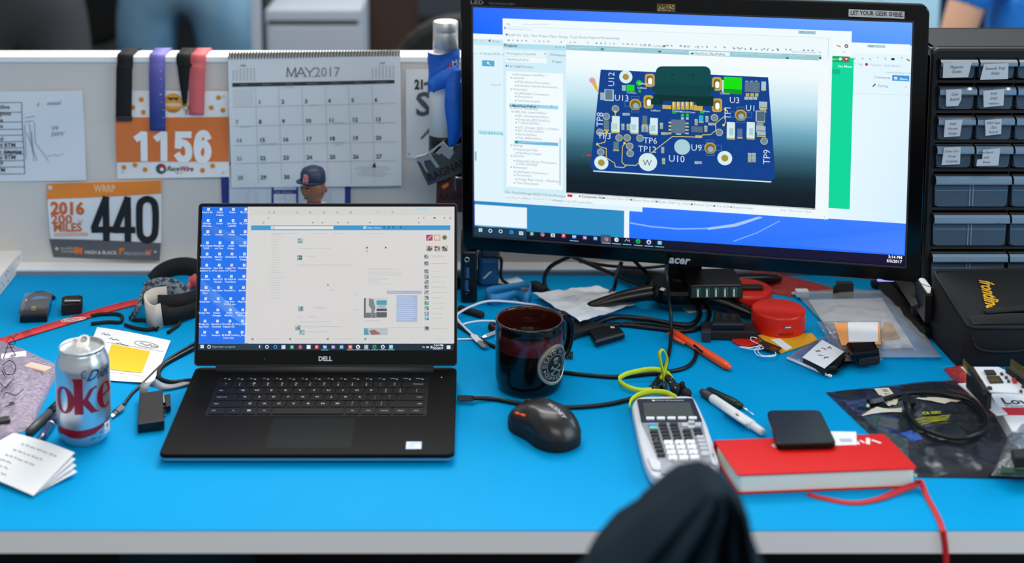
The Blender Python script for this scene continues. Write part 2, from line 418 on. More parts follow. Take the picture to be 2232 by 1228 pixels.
def pline(pg, a, b, w, c, l=2, n=8):
    a, b = Vector(a), Vector(b)
    for i in range(n): pg.line([tuple(a.lerp(b, i / n)), tuple(a.lerp(b, (i + 1) / n))], w, c, l)

def d_outline(pg):
    ys = [222, 243, 264, 280, 293, 307, 321, 335, 349, 363, 378]
    for k, y in enumerate(ys): pline(pg, (-18, y + 1), (49 + k * .6, y), 1.1, '3a3d44', 2)
    pline(pg, (49, 222), (55, 378), 1.3, '33363c', 2); pline(pg, (-14, 222), (-14, 378), 1.2, '33363c')
    for y, t in ((236, 'outline'), (250, 'regions'), (264, 'pa'), (277, 'tems'), (305, 'ed'), (319, 'ced BTM'), (333, 'dy drawing'), (346, 'rdy BTM'), (360, 'VP'), (374, 'STM')):
        pg.text({'outline': 23, 'regions': 26, 'ced BTM': 35, 'dy drawing': 49, 'rdy BTM': 35, 'STM': 12}.get(t, 9), y, t, 8.5, '2b2d33', 2, .012, 'r')
    pg.scrawl(12, 334, 36, 7, '1d1e22', 2)
    for a, b in (((56, 270), (58, 345)), ((66, 268), (72, 330)), ((77, 265), (78, 310)), ((78, 310), (107, 350)), ((60, 288), (82, 350)), ((70, 285), (75, 350)), ((56, 264), (75, 262)), ((57, 255), (77, 252))):
        pline(pg, a, b, 1.0, '6b6f7c', 2, 4)
    pg.text(104, 228, 'metal', 9, '70747e', 2, 0, 'l', .05, 1, .3); pg.text(113, 283, 'V4', 9, '70747e', 2, 0, 'l', .08, 1, .3); pg.text(112, 297, 'SWV', 9, '70747e', 2, 0, 'l', .08, 1, .3)
    pg.scrawl(104, 340, 36, 6, '7c808a', .8); pg.line([(86, 221), (86, 230), (83, 226)], 1, '60646e', 2)
sheet('paper_sheet', [(-30, 200), (181, 196), (190, 391), (-30, 396)], 'white sheet with a printed table and pencil sketch at the partition far left', 'paper', draw=d_outline, col='dfe4ec', curl=.003)

def d_1156(pg):
    pquad(pg, [(253, 254), (499, 254), (500, 350), (255, 353)], 'e07a3c', 1, 10)
    for (x, w_, t) in ((300, 28, '1'), (343, 28, '1'), (385, 31, '5'), (427, 31, '6')): strokes(pg, t, x, 349.5, w_, 62, 14.5, 'f3f5f7')
    for x, y in ((309, 216), (291, 233), (314, 243), (478, 211), (462, 233), (487, 239), (271, 364), (295, 359), (317, 369), (443, 369), (465, 359)): pg.disc(x, y, 5.5, 'e2953f', 2, 10); pg.disc(x, y, 2.5, 'd97f2c', 3, 8)
    pg.disc(379, 223, 21, 'e0a040', 2, 24); pg.poly([(360, 223), (398, 223), (396, 230), (362, 230)], 'e9c6b0', 3); pg.poly([(365, 211), (391, 211), (387, 218), (380, 214), (373, 218)], '4a3a30', 3); pg.poly([(365, 236), (393, 236), (386, 243), (372, 243)], 'c27a28', 3)
    pg.disc(352, 367, 11, '2c5a52', 2); pg.disc(355, 364, 7, 'a8323c', 3); pg.disc(354, 368, 4, 'eceef0', 4)
    pg.text(364, 371, 'RaceWire', 10, '3c4a4c', 2, .02, 'l', 0, .95, .35); pg.text(392, 371, 'Wire', 10, 'a43a44', 3, .02, 'l', 0, .95, .35)
    pg.scrawl(383, 377, 16, 3, '60666a', .8)
    for x, y in ((268, 374), (488, 374), (489, 209)): pg.ring(x, y, 3, 1.2, 'b9bcc0', 2, 10)
sheet('race_bib', [(256, 197), (499, 197), (502, 383), (256, 390)], 'orange and white race bib numbered 1156 pinned below the hanging ribbons', 'race bib', draw=d_1156, col='eceef1', curl=.004, y=PY - .001)
def d_440(pg):
    pquad(pg, [(103, 400), (353, 390), (353, 420), (103, 433)], 'ee8a33', 1, 9)
    pquad(pg, [(109, 519), (353, 527), (351, 565), (117, 560)], '5d5e63', 1, 9)
    pg.text(207, 416, 'WRRP', 15, 'f0c9a0', 2, .02, wscale=.75)
    for x, w_, t in ((205, 40, '4'), (252, 40, '4'), (301, 43, '0')): strokes(pg, t, x, 522 + (x - 202) * .02, w_, 95, 14, '1d1f22')
    pg.text(113, 464, '2016', 25, 'd8692c', 2, .04, wscale=.98); pg.text(114, 484, '200', 18, 'd8692c', 2, .02, wscale=1.15); pg.text(172, 482, 'YES', 5, 'dc8a5c', 2)
    pg.text(119, 502, 'MILES', 18, 'd8692c', 2, .025, wscale=.92); prect(pg, 121, 506, 193, 513, 'e7b494', 1, 4); pg.text(124, 512, 'SUNDAY SLEEPS', 5, 'f3e3da', 3)
    pg.text(132, 543, 'GUARD IT', 5.5, 'c9cacd', 3); pg.text(134, 550, 'THUNDER', 5.5, 'c9cacd', 3)
    pg.poly([(161, 539), (182, 539), (179, 553), (176, 553), (175, 545), (173, 553), (170, 553), (168, 545), (167, 553), (164, 553)], 'e0752c', 3); pg.text(186, 552, 'HIGH & BLACK', 7, 'd5d6d8', 3, .02)
    pg.poly([(261, 538), (274, 538), (272, 544), (266, 545), (265, 553), (262, 553)], 'e0752c', 3); pg.text(272, 553, 'PREVENTION', 6.5, 'b8bccc', 3); pg.poly([(318, 543), (334, 541), (330, 550), (322, 552)], 'd06a3c', 3)
    pg.disc(125, 541, 4, 'c9c4a0', 3, 8); pg.disc(341, 545, 3, 'b8bcc4', 3, 8); pg.disc(110, 408, 5, 'd8d8d8', 3, 10); pg.disc(337, 404, 4, 'd88a5a', 3, 10)
sheet('race_bib', [(102, 399), (353, 389), (353, 566), (116, 561)], 'white race bib numbered 440 with orange top and grey bottom bands', 'race bib', draw=d_440, col='e9ebee', curl=.005)
o = sheet('paper_sheet', [(481, 352), (512, 352), (505, 470), (485, 470)], 'dark blue bordered sheet peeking out left of the wall calendar', 'paper', y=PY, draw=lambda pg: (prect(pg, 499, 360, 512, 470, 'd9dee8', 1, 3)), col='2c3c86')
def d_bl(pg):
    prect(pg, 500, 360, 752, 470, 'd6dae4', 1, 6)
    for x in (540, 560, 680, 700, 720): pg.line([(x, 420), (x, 470)], 6, 'cdd2de', 2)
sheet('paper_sheet', [(497, 356), (765, 356), (764, 470), (497, 470)], 'pale ruled sheet with a blue right border below the wall calendar', 'paper', y=PY - .002, draw=d_bl, col='2c3c86', curl=.001)
def d_b2(pg):
    prect(pg, 597, 400, 646, 413, 'd3d9e6', 1, 2); prect(pg, 597, 422, 646, 470, 'd9d9e0', 1, 2); pg.text(600, 420, 'Title   Function', 4, 'b9c0d8', 2); pg.line([(608, 432), (620, 432)], 1, 'a0a4b0', 2)
sheet('paper_sheet', [(592, 396), (650, 396), (650, 470), (592, 470)], 'small blue framed form below the calendar beside the capped figurine', 'paper', y=PY - .004, draw=d_b2, col='34447f', curl=.0006)
def d_21(pg):
    pg.text(904, 192, '21', 19, '2b2d31', 2, .05, wscale=.75); pg.text(924, 184, 'st', 9, '2b2d31', 2, .04)
    pg.text(906, 250, 'S', 50, '55585f', 2, .02, wscale=1.0); pg.text(915, 302, 'A', 42, '6a6d74', 2, 0, shear=.4)
    pg.text(890, 342, '"', 8, '777a80', 2, .02)
sheet('paper_sheet', [(884, 150), (960, 148), (962, 345), (886, 345)], 'white poster with 21st printed on it between calendar and steel bottle', 'poster', draw=d_21, col='e3e6ea', curl=.004)

# wall calendar
CQ = [(497, 126), (873, 121), (876, 403), (505, 409)]
cal = thing('wall_calendar', 'spiral bound May 2017 wall calendar hanging on the partition', 'calendar', B(690, 405, PY - .008))
def d_cal(pg):
    for x, w_, t in ((625, 22, 'M'), (647, 20, 'A'), (666, 20, 'Y')):
        strokes(pg, t, x, 166, w_, 20, 1.9, '4c5257', 2); pg.line([(x - 1, 166), (x + 5, 166)], .9, '4c5257', 2); pg.line([(x + w_ - 5, 166), (x + w_ + 1, 166)], .9, '4c5257', 2)
    pg.text(686, 165.5, '2017', 20.5, '7d8583', 2, -.004, wscale=.92)
    pquad(pg, [(507, 180), (860, 173), (860, 180.5), (507, 188.5)], '2f3a3d', 1, 6)
    for i, t in enumerate(('SUNDAY', 'MONDAY', 'TUESDAY', 'WEDNESDAY', 'THURSDAY', 'FRIDAY', 'SATURDAY')): pg.text(532 + i * 50, 185 - i * .95, t, 3, '8d989a', 2, 0, 'c')
    for bx, by, nm in ((508, 140, 'APRIL'), (811, 134, 'JUNE')):
        pg.text(bx + 23, by + 4, nm, 3.4, '555a60', 2, .02, 'c')
        for r in range(6):
            for q in range(7):
                if (r, q) in ((0, 0), (0, 1)): continue
                pg.rect(bx + q * 7.6, by + 9 + r * 4.6, bx + q * 7.6 + 3, by + 10.8 + r * 4.6, '8d949b', 2)
    X = lambda c, y: 507 + c * 50.6 + (y - 180) * .028
    rows = [189, 231, 273, 315, 355, 397]
    for k, y in enumerate(rows[1:-1]): pline(pg, (X(0, y), y + 1), (X(7, y), y - 7), .8, 'a7aeb5', 2)
    for q in range(1, 7): pline(pg, (X(q, 189), 189 - q), (X(q, 397), 397), .8, 'b4bac0', 2)
    for k in range(8): pg.line([(509, 196 + k * 4.4), (553, 195 + k * 4.4)], .7, 'b7bdc4', 2)
    d = 1
    for r in range(5):
        for q in range(7):
            if r == 0 and q == 0: continue
            yb = [226, 269, 309, 349, 391][r] - q * .9
            if d <= 30 and not (r == 4 and q > 2):
                pg.text(X(q, yb) + 5, yb, str(d), 8.5, '4a4f55' if q else '8b8f8a', 2, .03)
            d += 1
    for x, y, w in ((620, 190, 22), (676, 229, 18), (728, 268, 22), (820, 268, 34), (525, 276, 22), (567, 313, 38), (724, 311, 28), (730, 316, 18), (570, 355, 34), (684, 352, 14)): pg.scrawl(x, y, w, 2.2, '9aa0a7', .7)
    for k, w in enumerate((16, 68, 76, 50, 70, 60)): pg.scrawl(812 - w / 2, 359 + k * 4.6, w, 2, 'a2a8a6', .6)
    pg.poly([(813, 358), (818, 352), (820, 364), (812, 363)], '2a2e30', 3)
pgo = sheet('page', CQ, '', '', y=PY - .008, draw=d_cal, col='dde3e8', parent=cal, curl=.003)
back = sheet('backing_board', [(498, 122), (872, 117), (878, 401), (506, 406)], '', '', y=PY - .004, col='c6cdd3', parent=cal, curl=.001)
m = MB()
for i in range(58):
    t = i / 57; c = B(500 + 370 * t, 121 - 5 * t, PY - .007)
    m.tube([c + Vector((.0012 * math.sin(a) * .5, -.0055 * math.cos(a), .006 * math.sin(a))) for a in [2 * math.pi * k / 12 for k in range(12)]], .0008, 'dark_grey', 5, closed=True)
m.build('spiral_binding', cal)
mat('gold_card', 'b8a24a', .6); mat('pale_card', 'c3c2b4', .6)
p0, p1 = B(499, 119, PY - .004), B(872, 113, PY - .004)
MB().hexa([p0 + Vector((0, 0, -.004)), p1 + Vector((0, 0, -.004)), p1 + Vector((0, .003, -.004)), p0 + Vector((0, .003, -.004))], [p0 + Vector((0, 0, .002)), p1 + Vector((0, 0, .002)), p1 + Vector((0, .003, .002)), p0 + Vector((0, .003, .002))], 'pale_card').build('top_edge', cal)

# ribbons over the partition's top rail
def hang(name, px0, px1, ybot, label, m, w_px, col=None, xs=None, group='medal ribbons over the partition', cc=None):
    a = B(px0, 118, PY - .009); yb = B(px1, ybot, PY - .009)
    ztp = ztop + .0025; k = (B(px0 + w_px, 118, PY - .01).x - a.x)
    X = lambda t: a.x + (yb.x - a.x) * t + k / 2
    P = [Vector((X(0), PY + .05, ztop - .10)), Vector((X(0), PY + .049, ztop - .02)), Vector((X(0), PY + .046, ztp)), Vector((X(0), PY + .01, ztp + .001)), Vector((X(0), PY - .006, ztp)), Vector((X(.02), PY - .009, ztop - .012))]
    W = [k] * 6
    for t in (.25, .5, .75, 1.0):
        xo = xs(t) if xs else (0, 1)
        P.append(Vector((X(t) + xo[0] * k, PY - .0108, a.z + (yb.z - a.z) * t))); W.append(k * xo[1])
    return MB().strap(P, Vector((1, 0, 0)), W, .0014, m, cc, 6), yb, k
mat('ribbon_black', '141416', .85)
rb = thing('medal_ribbon', 'plain black strap with a grey end clip draped over the partition top', 'ribbon', B(270, 260, PY - .012), 'medal ribbons over the partition')
m, yb, k = hang('', 255, 253, 256, '', 'ribbon_black', 34); m.build('strap', rb)
e = B(254, 264, PY - .013); MB().box((e.x, e.y - .002, e.z), (e.x + k * .98, e.y + .004, e.z + .008), 'dark_grey', .001).build('end_clip', rb)
rb = thing('medal_ribbon', 'violet to navy patterned ribbon draped over the partition top', 'ribbon', B(345, 285, PY - .012), 'medal ribbons over the partition')
pu, na = lin('7d74c4'), lin('27408c')
m, yb, k = hang('', 325, 327, 284, '', 'print', 34, cc=lambda t: tuple(pu[i] + (na[i] - pu[i]) * min(1, max(0, (t - .45) * 2.2)) for i in range(3)))
rr = random.Random(3)
for i in range(8):
    z = ztop - .022 - i * .0128; c = Vector((B(352, 200, PY - .0125).x + rr.uniform(-.001, .003), PY - .0155, z)); s = rr.uniform(.0005, .0013)
    m.box(c - Vector((s, .0002, s * .6)), c + Vector((s, .0002, s * .6)), 'print', c=lin('d5d2c0'))
m.build('band', rb)
rb = thing('medal_ribbon', 'black ribbon pinched to a brass ring beside the coral ribbon', 'ribbon', B(405, 230, PY - .012), 'medal ribbons over the partition')
m, yb, k = hang('', 384, 386, 230, '', 'ribbon_black', 34, xs=lambda t: (.02 * t - .1 * t * (1 - t), 1 - .78 * t)); m.build('band', rb)
rp = B(406, 234, PY - .013)
m = MB(); m.tube([rp + Vector((.004 * math.cos(a), 0, .005 * math.sin(a))) for a in [2 * math.pi * q / 14 for q in range(14)]], .0009, 'gold', 6, closed=True); m.box(rp + Vector((-.001, -.001, -.012)), rp + Vector((.001, .001, -.005)), 'gold'); m.build('clasp_ring', rb)
mat('ribbon_coral', 'd8656a', .7, bump=(40, .4, .004))
m, yb, k = hang('', 415, 412, 250, '', 'ribbon_coral', 33); tag(m.build('medal_ribbon'), 'coral pink ribbon draped over the partition top', 'ribbon', 'medal ribbons over the partition')
# ------------------------------------------------------------------ monitor
def ringprism(mb, out, inn, z0, z1, m, tf, lip=0):
    N = len(out); V = [tf @ Vector((x, y, z)) for r, z in ((out, z0), (out, z1 - lip), (inset(out, lip) if lip else out, z1), (inset(inn, -lip) if lip else inn, z1), (inn, z1 - lip), (inn, z0)) for x, y in r]
    F = [(k * N + i, k * N + (i + 1) % N, (k + 1) * N + (i + 1) % N, (k + 1) * N + i) for k in range(5) for i in range(N)]
    return mb.add(V, F, m)
MW, MH = .64, .36
MC = Vector((.311, .584, .290))
MR = Matrix.Rotation(-.229, 3, 'Z') @ Matrix.Rotation(-.003, 3, 'X') @ Matrix.Rotation(-.007, 3, 'Y')
MU, MV, MN = MR @ Vector((1, 0, 0)), MR @ Vector((0, 0, 1)), MR @ Vector((0, -1, 0))
MT = Matrix(((MU.x, MV.x, MN.x, MC.x), (MU.y, MV.y, MN.y, MC.y), (MU.z, MV.z, MN.z, MC.z), (0, 0, 0, 1)))
base_c = Vector((.318, .615, 0))
mon = thing('monitor', 'large black desktop monitor showing a blue circuit board layout', 'monitor', base_c)
L_, R_, T_, B_ = -MW / 2 - .0185, MW / 2 + .022, MH / 2 + .0245, -MH / 2 - .0225
outer = rrect((L_ + R_) / 2, (B_ + T_) / 2, R_ - L_, T_ - B_, .012, 6); inner = rrect(0, 0, MW, MH, .0004, 6)
m = MB(); ringprism(m, outer, inner, -.004, .006, 'black_gloss', MT, .0015)
m.prism(inset(outer, .001), -.03, -.004, 'black_plastic', .0, MT, chb=.012); m.prism(rrect(0, -.02, .42, .24, .03), -.052, -.03, 'black_plastic', 0, MT, chb=.012)
m.build('housing', mon)
m = MB(); ringprism(m, rrect(0, 0, MW + .004, MH + .004, .002, 4), rrect(0, 0, MW - .001, MH - .001, .0004, 4), .0045, .0066, 'dark_grey', MT, .0006); m.build('inner_lip', mon)
MQ = [(1032.6, 13.5), (1990.7, 46.9), (1973, 580), (1035.5, 512)]
H = hom(MQ, [(-MW / 2, MH / 2), (MW / 2, MH / 2), (MW / 2, -MH / 2), (-MW / 2, -MH / 2)])
m = MB(); s = Page(m, MC, MU, MV, 'display', H, eps=.00009)
Wt = 'f0fbff'; Wc = 'dff4fc'
# wallpaper
s.rect(1032.6, 13.5, 1973, 580, ['0f66ff', '6aa6ff', '2a72ff', '0a6cff'], 1)
s.poly([(1032.6, 13.5), (1990.7, 46.9), (1989, 95), (1032.8, 72)], ['2a6cff', '6aa8ff', '5a9cff', '0a68ff'], 2)
for pts, wd in (([(1375, 486), (1420, 494), (1480, 499), (1540, 498), (1620, 488), (1655, 475)], 3.2), ([(1600, 526), (1650, 508), (1700, 482)], 2)): s.line(pts, wd, '86b4ff', 3)
s.poly([(1540, 497), (1600, 488), (1655, 472), (1664, 474), (1605, 494), (1545, 501)], 'a8c8ff', 4)
s.poly([(1700, 530), (1972, 500), (1972, 555), (1640, 528)], ['2d78ff', '3f80ff', '4f86ff', '2a70ff'], 3)
# left browser window behind
s.rect(1033, 73, 1401, 462, Wc, 5); s.rect(1033, 73, 1110, 88, Wt, 6); s.rect(1033, 84, 1110, 101, 'c9eaf2', 6); s.rect(1033, 98, 1110, 116, 'e4f6fb', 6)
s.rect(1052, 131, 1079, 145, '59a8d2', 7); s.disc(1065, 137, 2.6, 'd8f0fa', 8, 10); s.line([(1067, 139), (1070, 142)], 1.2, 'd8f0fa', 8)
s.poly([(1065, 88), (1071, 85), (1070, 92)], 'b03048', 8); s.text(1074, 92, 'Arena', 5, '8fa6b4', 8); s.scrawl(1034, 90, 6, 4, '7fa8a0', .8, 8); s.scrawl(1050, 90, 4, 3, '7aa0b8', .8, 8)
s.rect(1048, 115, 1053, 118, 'd8c040', 8); s.text(1056, 119, 'Arena PLM - Live', 5.2, '6f8896', 8); s.scrawl(1034, 118, 6, 4, '7fa8b0', .8, 8); s.text(1071, 186, 'Select all', 4.2, '90b0bc', 8)
s.rect(1044, 284, 1098, 294, 'a8e4f0', 7); s.text(1047, 292, '4 sec, 8 & 9 in Hold', 5, '5c8fa6', 8); s.rect(1036, 330, 1040, 350, '88c0dc', 7)
# teal window low left
s.rect(1036, 439, 1372, 524, '2b8cc4', 4); s.rect(1036, 438, 1372, 462, '2a7fae', 4.5); s.rect(1036, 445, 1149.5, 498, 'e6f6fc', 7); s.rect(1361.5, 458, 1372, 520, 'eaf8fe', 7)
for k in range(9): s.rect(1044 + k * 4, 491 + k * .3, 1046 + k * 4, 494 + k * .3, '88b0c0', 8)
# right browser window
s.rect(1800, 92, 1983, 488, ['e8f8ff', 'e2f6ff', 'd6f0ff', 'e8f8ff'], 6); s.rect(1856, 92, 1984.5, 119, 'f2fbff', 7)
s.rect(1892, 97, 1931, 104, 'a4ccd4', 8); s.text(1896, 103, 'V7', 5, '49707a', 9); s.scrawl(1905, 102, 22, 3, 'c4dfe4', .8, 9)
for x, t in ((1863, 'o'), (1881, 'v'), (1897, 'u'), (1914, '*'), (1931, 'L'), (1966, '^')): s.text(x - 2, 130, t, 7, '6a9aa8', 9)
s.rect(1944, 126, 1951, 131, '1c2a4a', 9); s.poly([(1978, 127), (1985, 131), (1984, 134), (1977, 130)], 'c07040', 9); s.disc(1890, 140, 3.2, 'c03858', 9, 12); s.text(1897, 143, 'Yourlist - Calculation', 5, 'a4b8c4', 9); s.text(1860, 141, 'E*  Lay', 5, '9ab4c0', 9)
s.text(1932, 159, 'owner@wpay.com', 4.6, '9ab8c8', 9); s.text(1906, 170, 'Comments', 5.2, '6c8494', 9); s.rect(1946, 163, 1983, 177, '3f96dc', 8); s.text(1962, 174, 'Share', 5, 'e8f4fc', 9, .02); s.rect(1950, 167, 1957, 173, 'd0e8f8', 9)
s.line([(1904, 188), (1909, 183)], 2.2, '1e2a30', 9); s.text(1915, 189, 'Editing', 5.2, '7f93a0', 9); s.text(1974, 193, '^', 6, '7f93a0', 9); s.line([(1862, 203), (1983, 207)], .8, 'c4dce4', 9)
# green sheet window
s.rect(1097, 40, 1856.5, 121, Wt, 10); s.rect(1740, 121, 1853, 456, '06d69c', 10); s.rect(1806, 121, 1853, 136, '0ba868', 11); s.text(1808, 130, 'Reports', 5, 'c8f0dc', 12); s.disc(1833, 128, 3.2, 'd0f4e4', 12, 10); s.rect(1841, 123, 1850.5, 133, 'd0203c', 12); s.disc(1846, 128, 2.4, 'f4d8dc', 13, 8)
s.text(1828, 146, 'See More', 5, 'd4f8e8', 12, .02); s.rect(1808, 150, 1832, 162, '08bb84', 11)
s.rect(1741, 66, 1779, 74.5, 'a4ccd4', 11); s.text(1745, 72.5, 'V7', 5, '49707a', 12); s.scrawl(1754, 72, 22, 3, '7aa8b4', .8, 12); s.disc(1846, 100, 4, '5a1c44', 12, 12); s.disc(1846, 100, 2.2, 'e8d4e4', 13, 10); s.poly([(1825, 97), (1834, 100), (1833, 103), (1824, 99)], 'd08a4c', 12); s.line([(1838, 113), (1843, 113.5)], 1, '8fa6b0', 12)
s.text(1106, 54, 'File', 4, '6f7d88', 12); s.scrawl(1140, 54, 60, 2, 'b4c4cc', .7, 12)
# main window
s.rect(1098, 56, 1806, 478, 'eef9fd', 14); s.line([(1098, 57), (1808, 82)], .8, 'cfe2ea', 15); s.line([(1807, 82), (1798, 480)], 1, 'b8d4de', 15)
s.text(1100, 63, 'A', 5, '14181c', 16, .02); s.text(1108, 64, 'Altium Designer (16.1)', 4, 'b4c0c8', 16)
s.rect(1104, 73, 1108, 77, '444a50', 16)
for x, t in ((1110, 'DXP'), (1127, 'File'), (1142, 'Edit'), (1158, 'View'), (1176, 'Project'), (1200, 'Place'), (1219, 'Design'), (1243, 'Tools'), (1263, 'Route'), (1284, 'Reports'), (1310, 'Window'), (1337, 'Help')): s.text(x, 78.5 + (x - 1110) * .03, t, 5.2, '7e929c', 16)
rr = random.Random(5)
for k in range(70):
    x = 1108 + k * 9.6; y = 88 + k * .32
    if rr.random() < .7: s.rect(x, y - 2.5, x + rr.uniform(2, 5), y + 1, rr.choice(['9fb4bc', 'b8c8d0', '8fb0a8', 'c0c8cc', '7f98a4']), 16)
s.text(1398, 101, 'PAC 3 in CAPbulk', 4.6, '92a4ac', 16); s.rect(1446, 98, 1452, 102, '107850', 16); s.text(1490, 103, 'GND  .  Any', 4.6, '92a4ac', 16); s.text(1728, 114, 'Layers Pads Holes TH', 4.6, '9aacb4', 16)
for k in range(9): s.rect(1600 + k * 12, 104 + k * .5, 1603 + k * 12, 107 + k * .5, '6f8a8c', 16)
# tab bar
s.rect(1235, 97, 1791, 132, '9ccbd6', 15); s.rect(1503, 110, 1592, 122, 'e8f6fa', 16)
for x, y in ((1311, 105), (1436, 110), (1507, 114), (1714, 124)): s.rect(x, y, x + 6, y + 4, '0f7a58', 17)
s.text(1515, 118, 'MamPack_MamPrjPcb', 5, '41606c', 17)
for x, w in ((1243, 60), (1322, 60), (1445, 50), (1600, 44), (1652, 52), (1722, 34)): s.scrawl(x, 105 + (x - 1243) * .036, w, 3, 'c4e2ea', 1.1, 17)
s.rect(1787, 124, 1791, 129, '2c3c44', 17)
# projects panel
s.rect(1098, 93, 1234.5, 430, 'd2eef8', 15); s.rect(1098, 94, 1234.5, 110, 'b4e0ee', 16); s.text(1100, 101, 'Projects', 6, '2c4650', 17, .02)
for x in (1214, 1221, 1229): s.rect(x, 101.5, x + 2, 103.5, '2a3a44', 17)
s.rect(1103, 109, 1192, 125, 'e6f6fc', 16); s.text(1105, 118, 'Workspace1.DsnWrk', 5, '6c8894', 17); s.text(1200, 121, 'Workspace', 5, '587480', 17); s.rect(1188, 116, 1191, 118, '2a3a44', 17)
s.rect(1103, 123, 1193, 138, 'f0fafe', 16); s.text(1106, 131, 'MamPack.PrjPcb', 5, '6c8894', 17); s.text(1205, 136, 'Project', 5, '587480', 17)
s.disc(1105.5, 143, 1.9, '1c2830', 17, 8); s.text(1109, 146, 'File View', 5, '587480', 17); s.ring(1132, 145, 2.2, .7, '8aa4b0', 17, 10); s.text(1136, 147, 'Structure', 5, '587480', 17)
s.rect(1105, 155, 1228, 414, 'f2fbff', 16); s.rect(1220, 300, 1224, 404, 'c0dce6', 17)
tree = [('Workspace1.DsnWrk *', 0, 164), ('Libraries', -1, 171), ('PCB Library Documents', 1, 180), ('Schematic Library Documents', 1, 188), ('Generated', -1, 196), ('CAMtastic! Documents', 1, 205), ('Documents', 1, 212), ('Text Documents', 1, 221), ('', 0, 0), ('Source Documents', -1, 237), ('USB_Hub_Level.SchDoc', -.5, 245), ('I2C_Peripheral.SchDoc', 1.2, 254), ('Freescale_SPI12.SchDoc', 1.2, 262), ('TI_Buck.SchDoc', 1.2, 269), ('LiTi_Charger_BQ2.1.1.SchDoc', 1.2, 279), ('I2C_Driver.SchDoc', 1.2, 286), ('Boost.SchDoc', 1.2, 294), ('Fuel_BGR.SchDoc', 1.2, 302), ('', 0, 0), ('Settings', -1, 318), ('Output Job Files', .5, 327), ('MamPack.OutJob', 1.4, 335), ('Libraries', -1, 341), ('Schematic Library Documents', .5, 352), ('CPro.SCHLIB', 1.6, 359), ('Generated', -1, 366), ('CAMtastic! Documents', .5, 376), ('Documents', .5, 383), ('Design Rule Check - MamPack', 1.2, 392), ('Text Documents', .5, 400)]
for t, ind, y in tree:
    if not t: continue
    x = 1124 + ind * 5; s.text(x, y, t, 4.9, '7d98a4', 17); s.rect(x - 5, y - 3.6, x - 2, y - .4, '8fc0b4', 17)
s.rect(1112, 225, 1218, 238, '9ed4ea', 17); s.text(1118, 232.5, 'MamPack.PrjPcb *', 5.4, '1c3440', 18, .02); s.disc(1204, 231, 1.8, 'c8586c', 18, 8); s.rect(1112, 229, 1116, 232, '109070', 18)
s.rect(1123, 305.5, 1218, 318, '6fb8e2', 17); s.scrawl(1132, 311, 60, 2.6, 'b8e0f4', .9, 18); s.rect(1124, 307, 1130, 311, '108060', 18)
for x, t in ((1102, 'Files'), (1117, 'Projects'), (1140, 'Navigator'), (1166, 'PCB'), (1181, 'PCB Filter'), (1208, 'Messages')): s.text(x, 420 + (x - 1102) * .075, t, 4.8, '6c8894', 17)
s.line([(1098, 422), (1234, 432)], .8, 'b0ccd8', 17)
for x, y, t in ((1102, 431, 'X:2175mil Y:3405mil'), (1162, 434, 'Grid:5mil (Component)'), (1208, 438, 'Hotspot Snap (All Layers):8mil')): s.text(x, y, t, 4.6, '8aa4b0', 17)
# 3D viewport: the display shows white falling to black
N = 24
s_top = (1236, 108, 1788, 137); gx0, gy0 = s.f(1236, 108.5); gx1, gy1 = s.f(1783, 457)
stops = [(0, 'f6fcff'), (.12, 'eefaff'), (.3, 'c4e6f2'), (.5, '6fa9bf'), (.66, '39687c'), (.8, '16323f'), (.9, '0c1c26'), (1, '0a1620')]
for (t0, c0), (t1, c1) in zip(stops, stops[1:]):
    ya, yb_ = gy0 + (gy1 - gy0) * t0, gy0 + (gy1 - gy0) * t1
    s.uvpoly([(gx0, yb_), (gx1, yb_), (gx1, ya), (gx0, ya)], [c1, c1, c0, c0], 16)
s.rect(1786, 128, 1799, 470, 'f2fafe', 17)
# layer tabs
s.rect(1236, 419, 1790, 470, 'eef8fc', 16); s.rect(1238, 423, 1249, 429, 'e0142c', 18)
for x, t, c in ((1263, 'Component Side', 'd02020'), (1316, 'Ground Plane (GND)', '187028'), (1375, 'Power Plane (VCC)', '501018'), (1430, 'Solder Side', '2828c0'), (1467, 'Top Overlay', 'e0e020'), (1507, 'Bottom Overlay', '404838'), (1556, 'Top Solder', '481878'), (1593, 'Bottom Solder', 'b050d0')):
    y = 429 + (x - 1263) * .071; s.rect(x, y - 3.6, x + 4, y, c, 18); s.text(x + 6, y + .6, t, 4.8, '3c4c54' if x < 1300 else '9aa8b0', 18, .02 if x < 1300 else 0)
s.text(1702, 459, 'Snap   Mask Level  Clear', 4.4, 'a8b8c0', 18)
# circuit board
PB = hom([(0, 0), (1600, 75), (1720, 1050), (-75, 950)], [(1311, 151.5), (1675.5, 168), (1690, 386), (1290, 362)])
z5 = lambda x, y: (1260 + x / 4.385, 130 + y / 4.385)
def zp(pts): return [z5(*p) for p in pts]
s.poly(zp([(222, 92), (1822, 166), (1890, 1118), (1855, 1152), (160, 1058), (122, 1020)]), '0b3f8c', 20)
s.poly(zp([(150, 1055), (1856, 1160), (1845, 1172), (152, 1068)]), 'c4e4f0', 20)
def zr(x0, y0, x1, y1, c, l=22): s.rect(*z5(x0, y0), *z5(x1, y1), c, l)
def zd(x, y, r, c, l=22): s.disc(*z5(x, y), r / 4.385, c, l, 22)
def zt(x, y, t, h, rot=0, l=24, c='d4e8f8'): s.text(*z5(x, y), t, h * .92 / 4.385, c, l, -.006, rot=rot, wscale=.98)
for x, y, r in ((462, 162, 62), (228, 982, 66), (1407, 938, 68)): zd(x, y, r, 'd6f0f2', 22); zd(x, y, r * .48, 'a88e3a', 23)
zd(1000, 832, 74, 'a9cfd8', 22); zd(672, 976, 86, 'd4ecee', 22); zt(622, 1008, 'W', 62, 0, 24, '1c2c34')
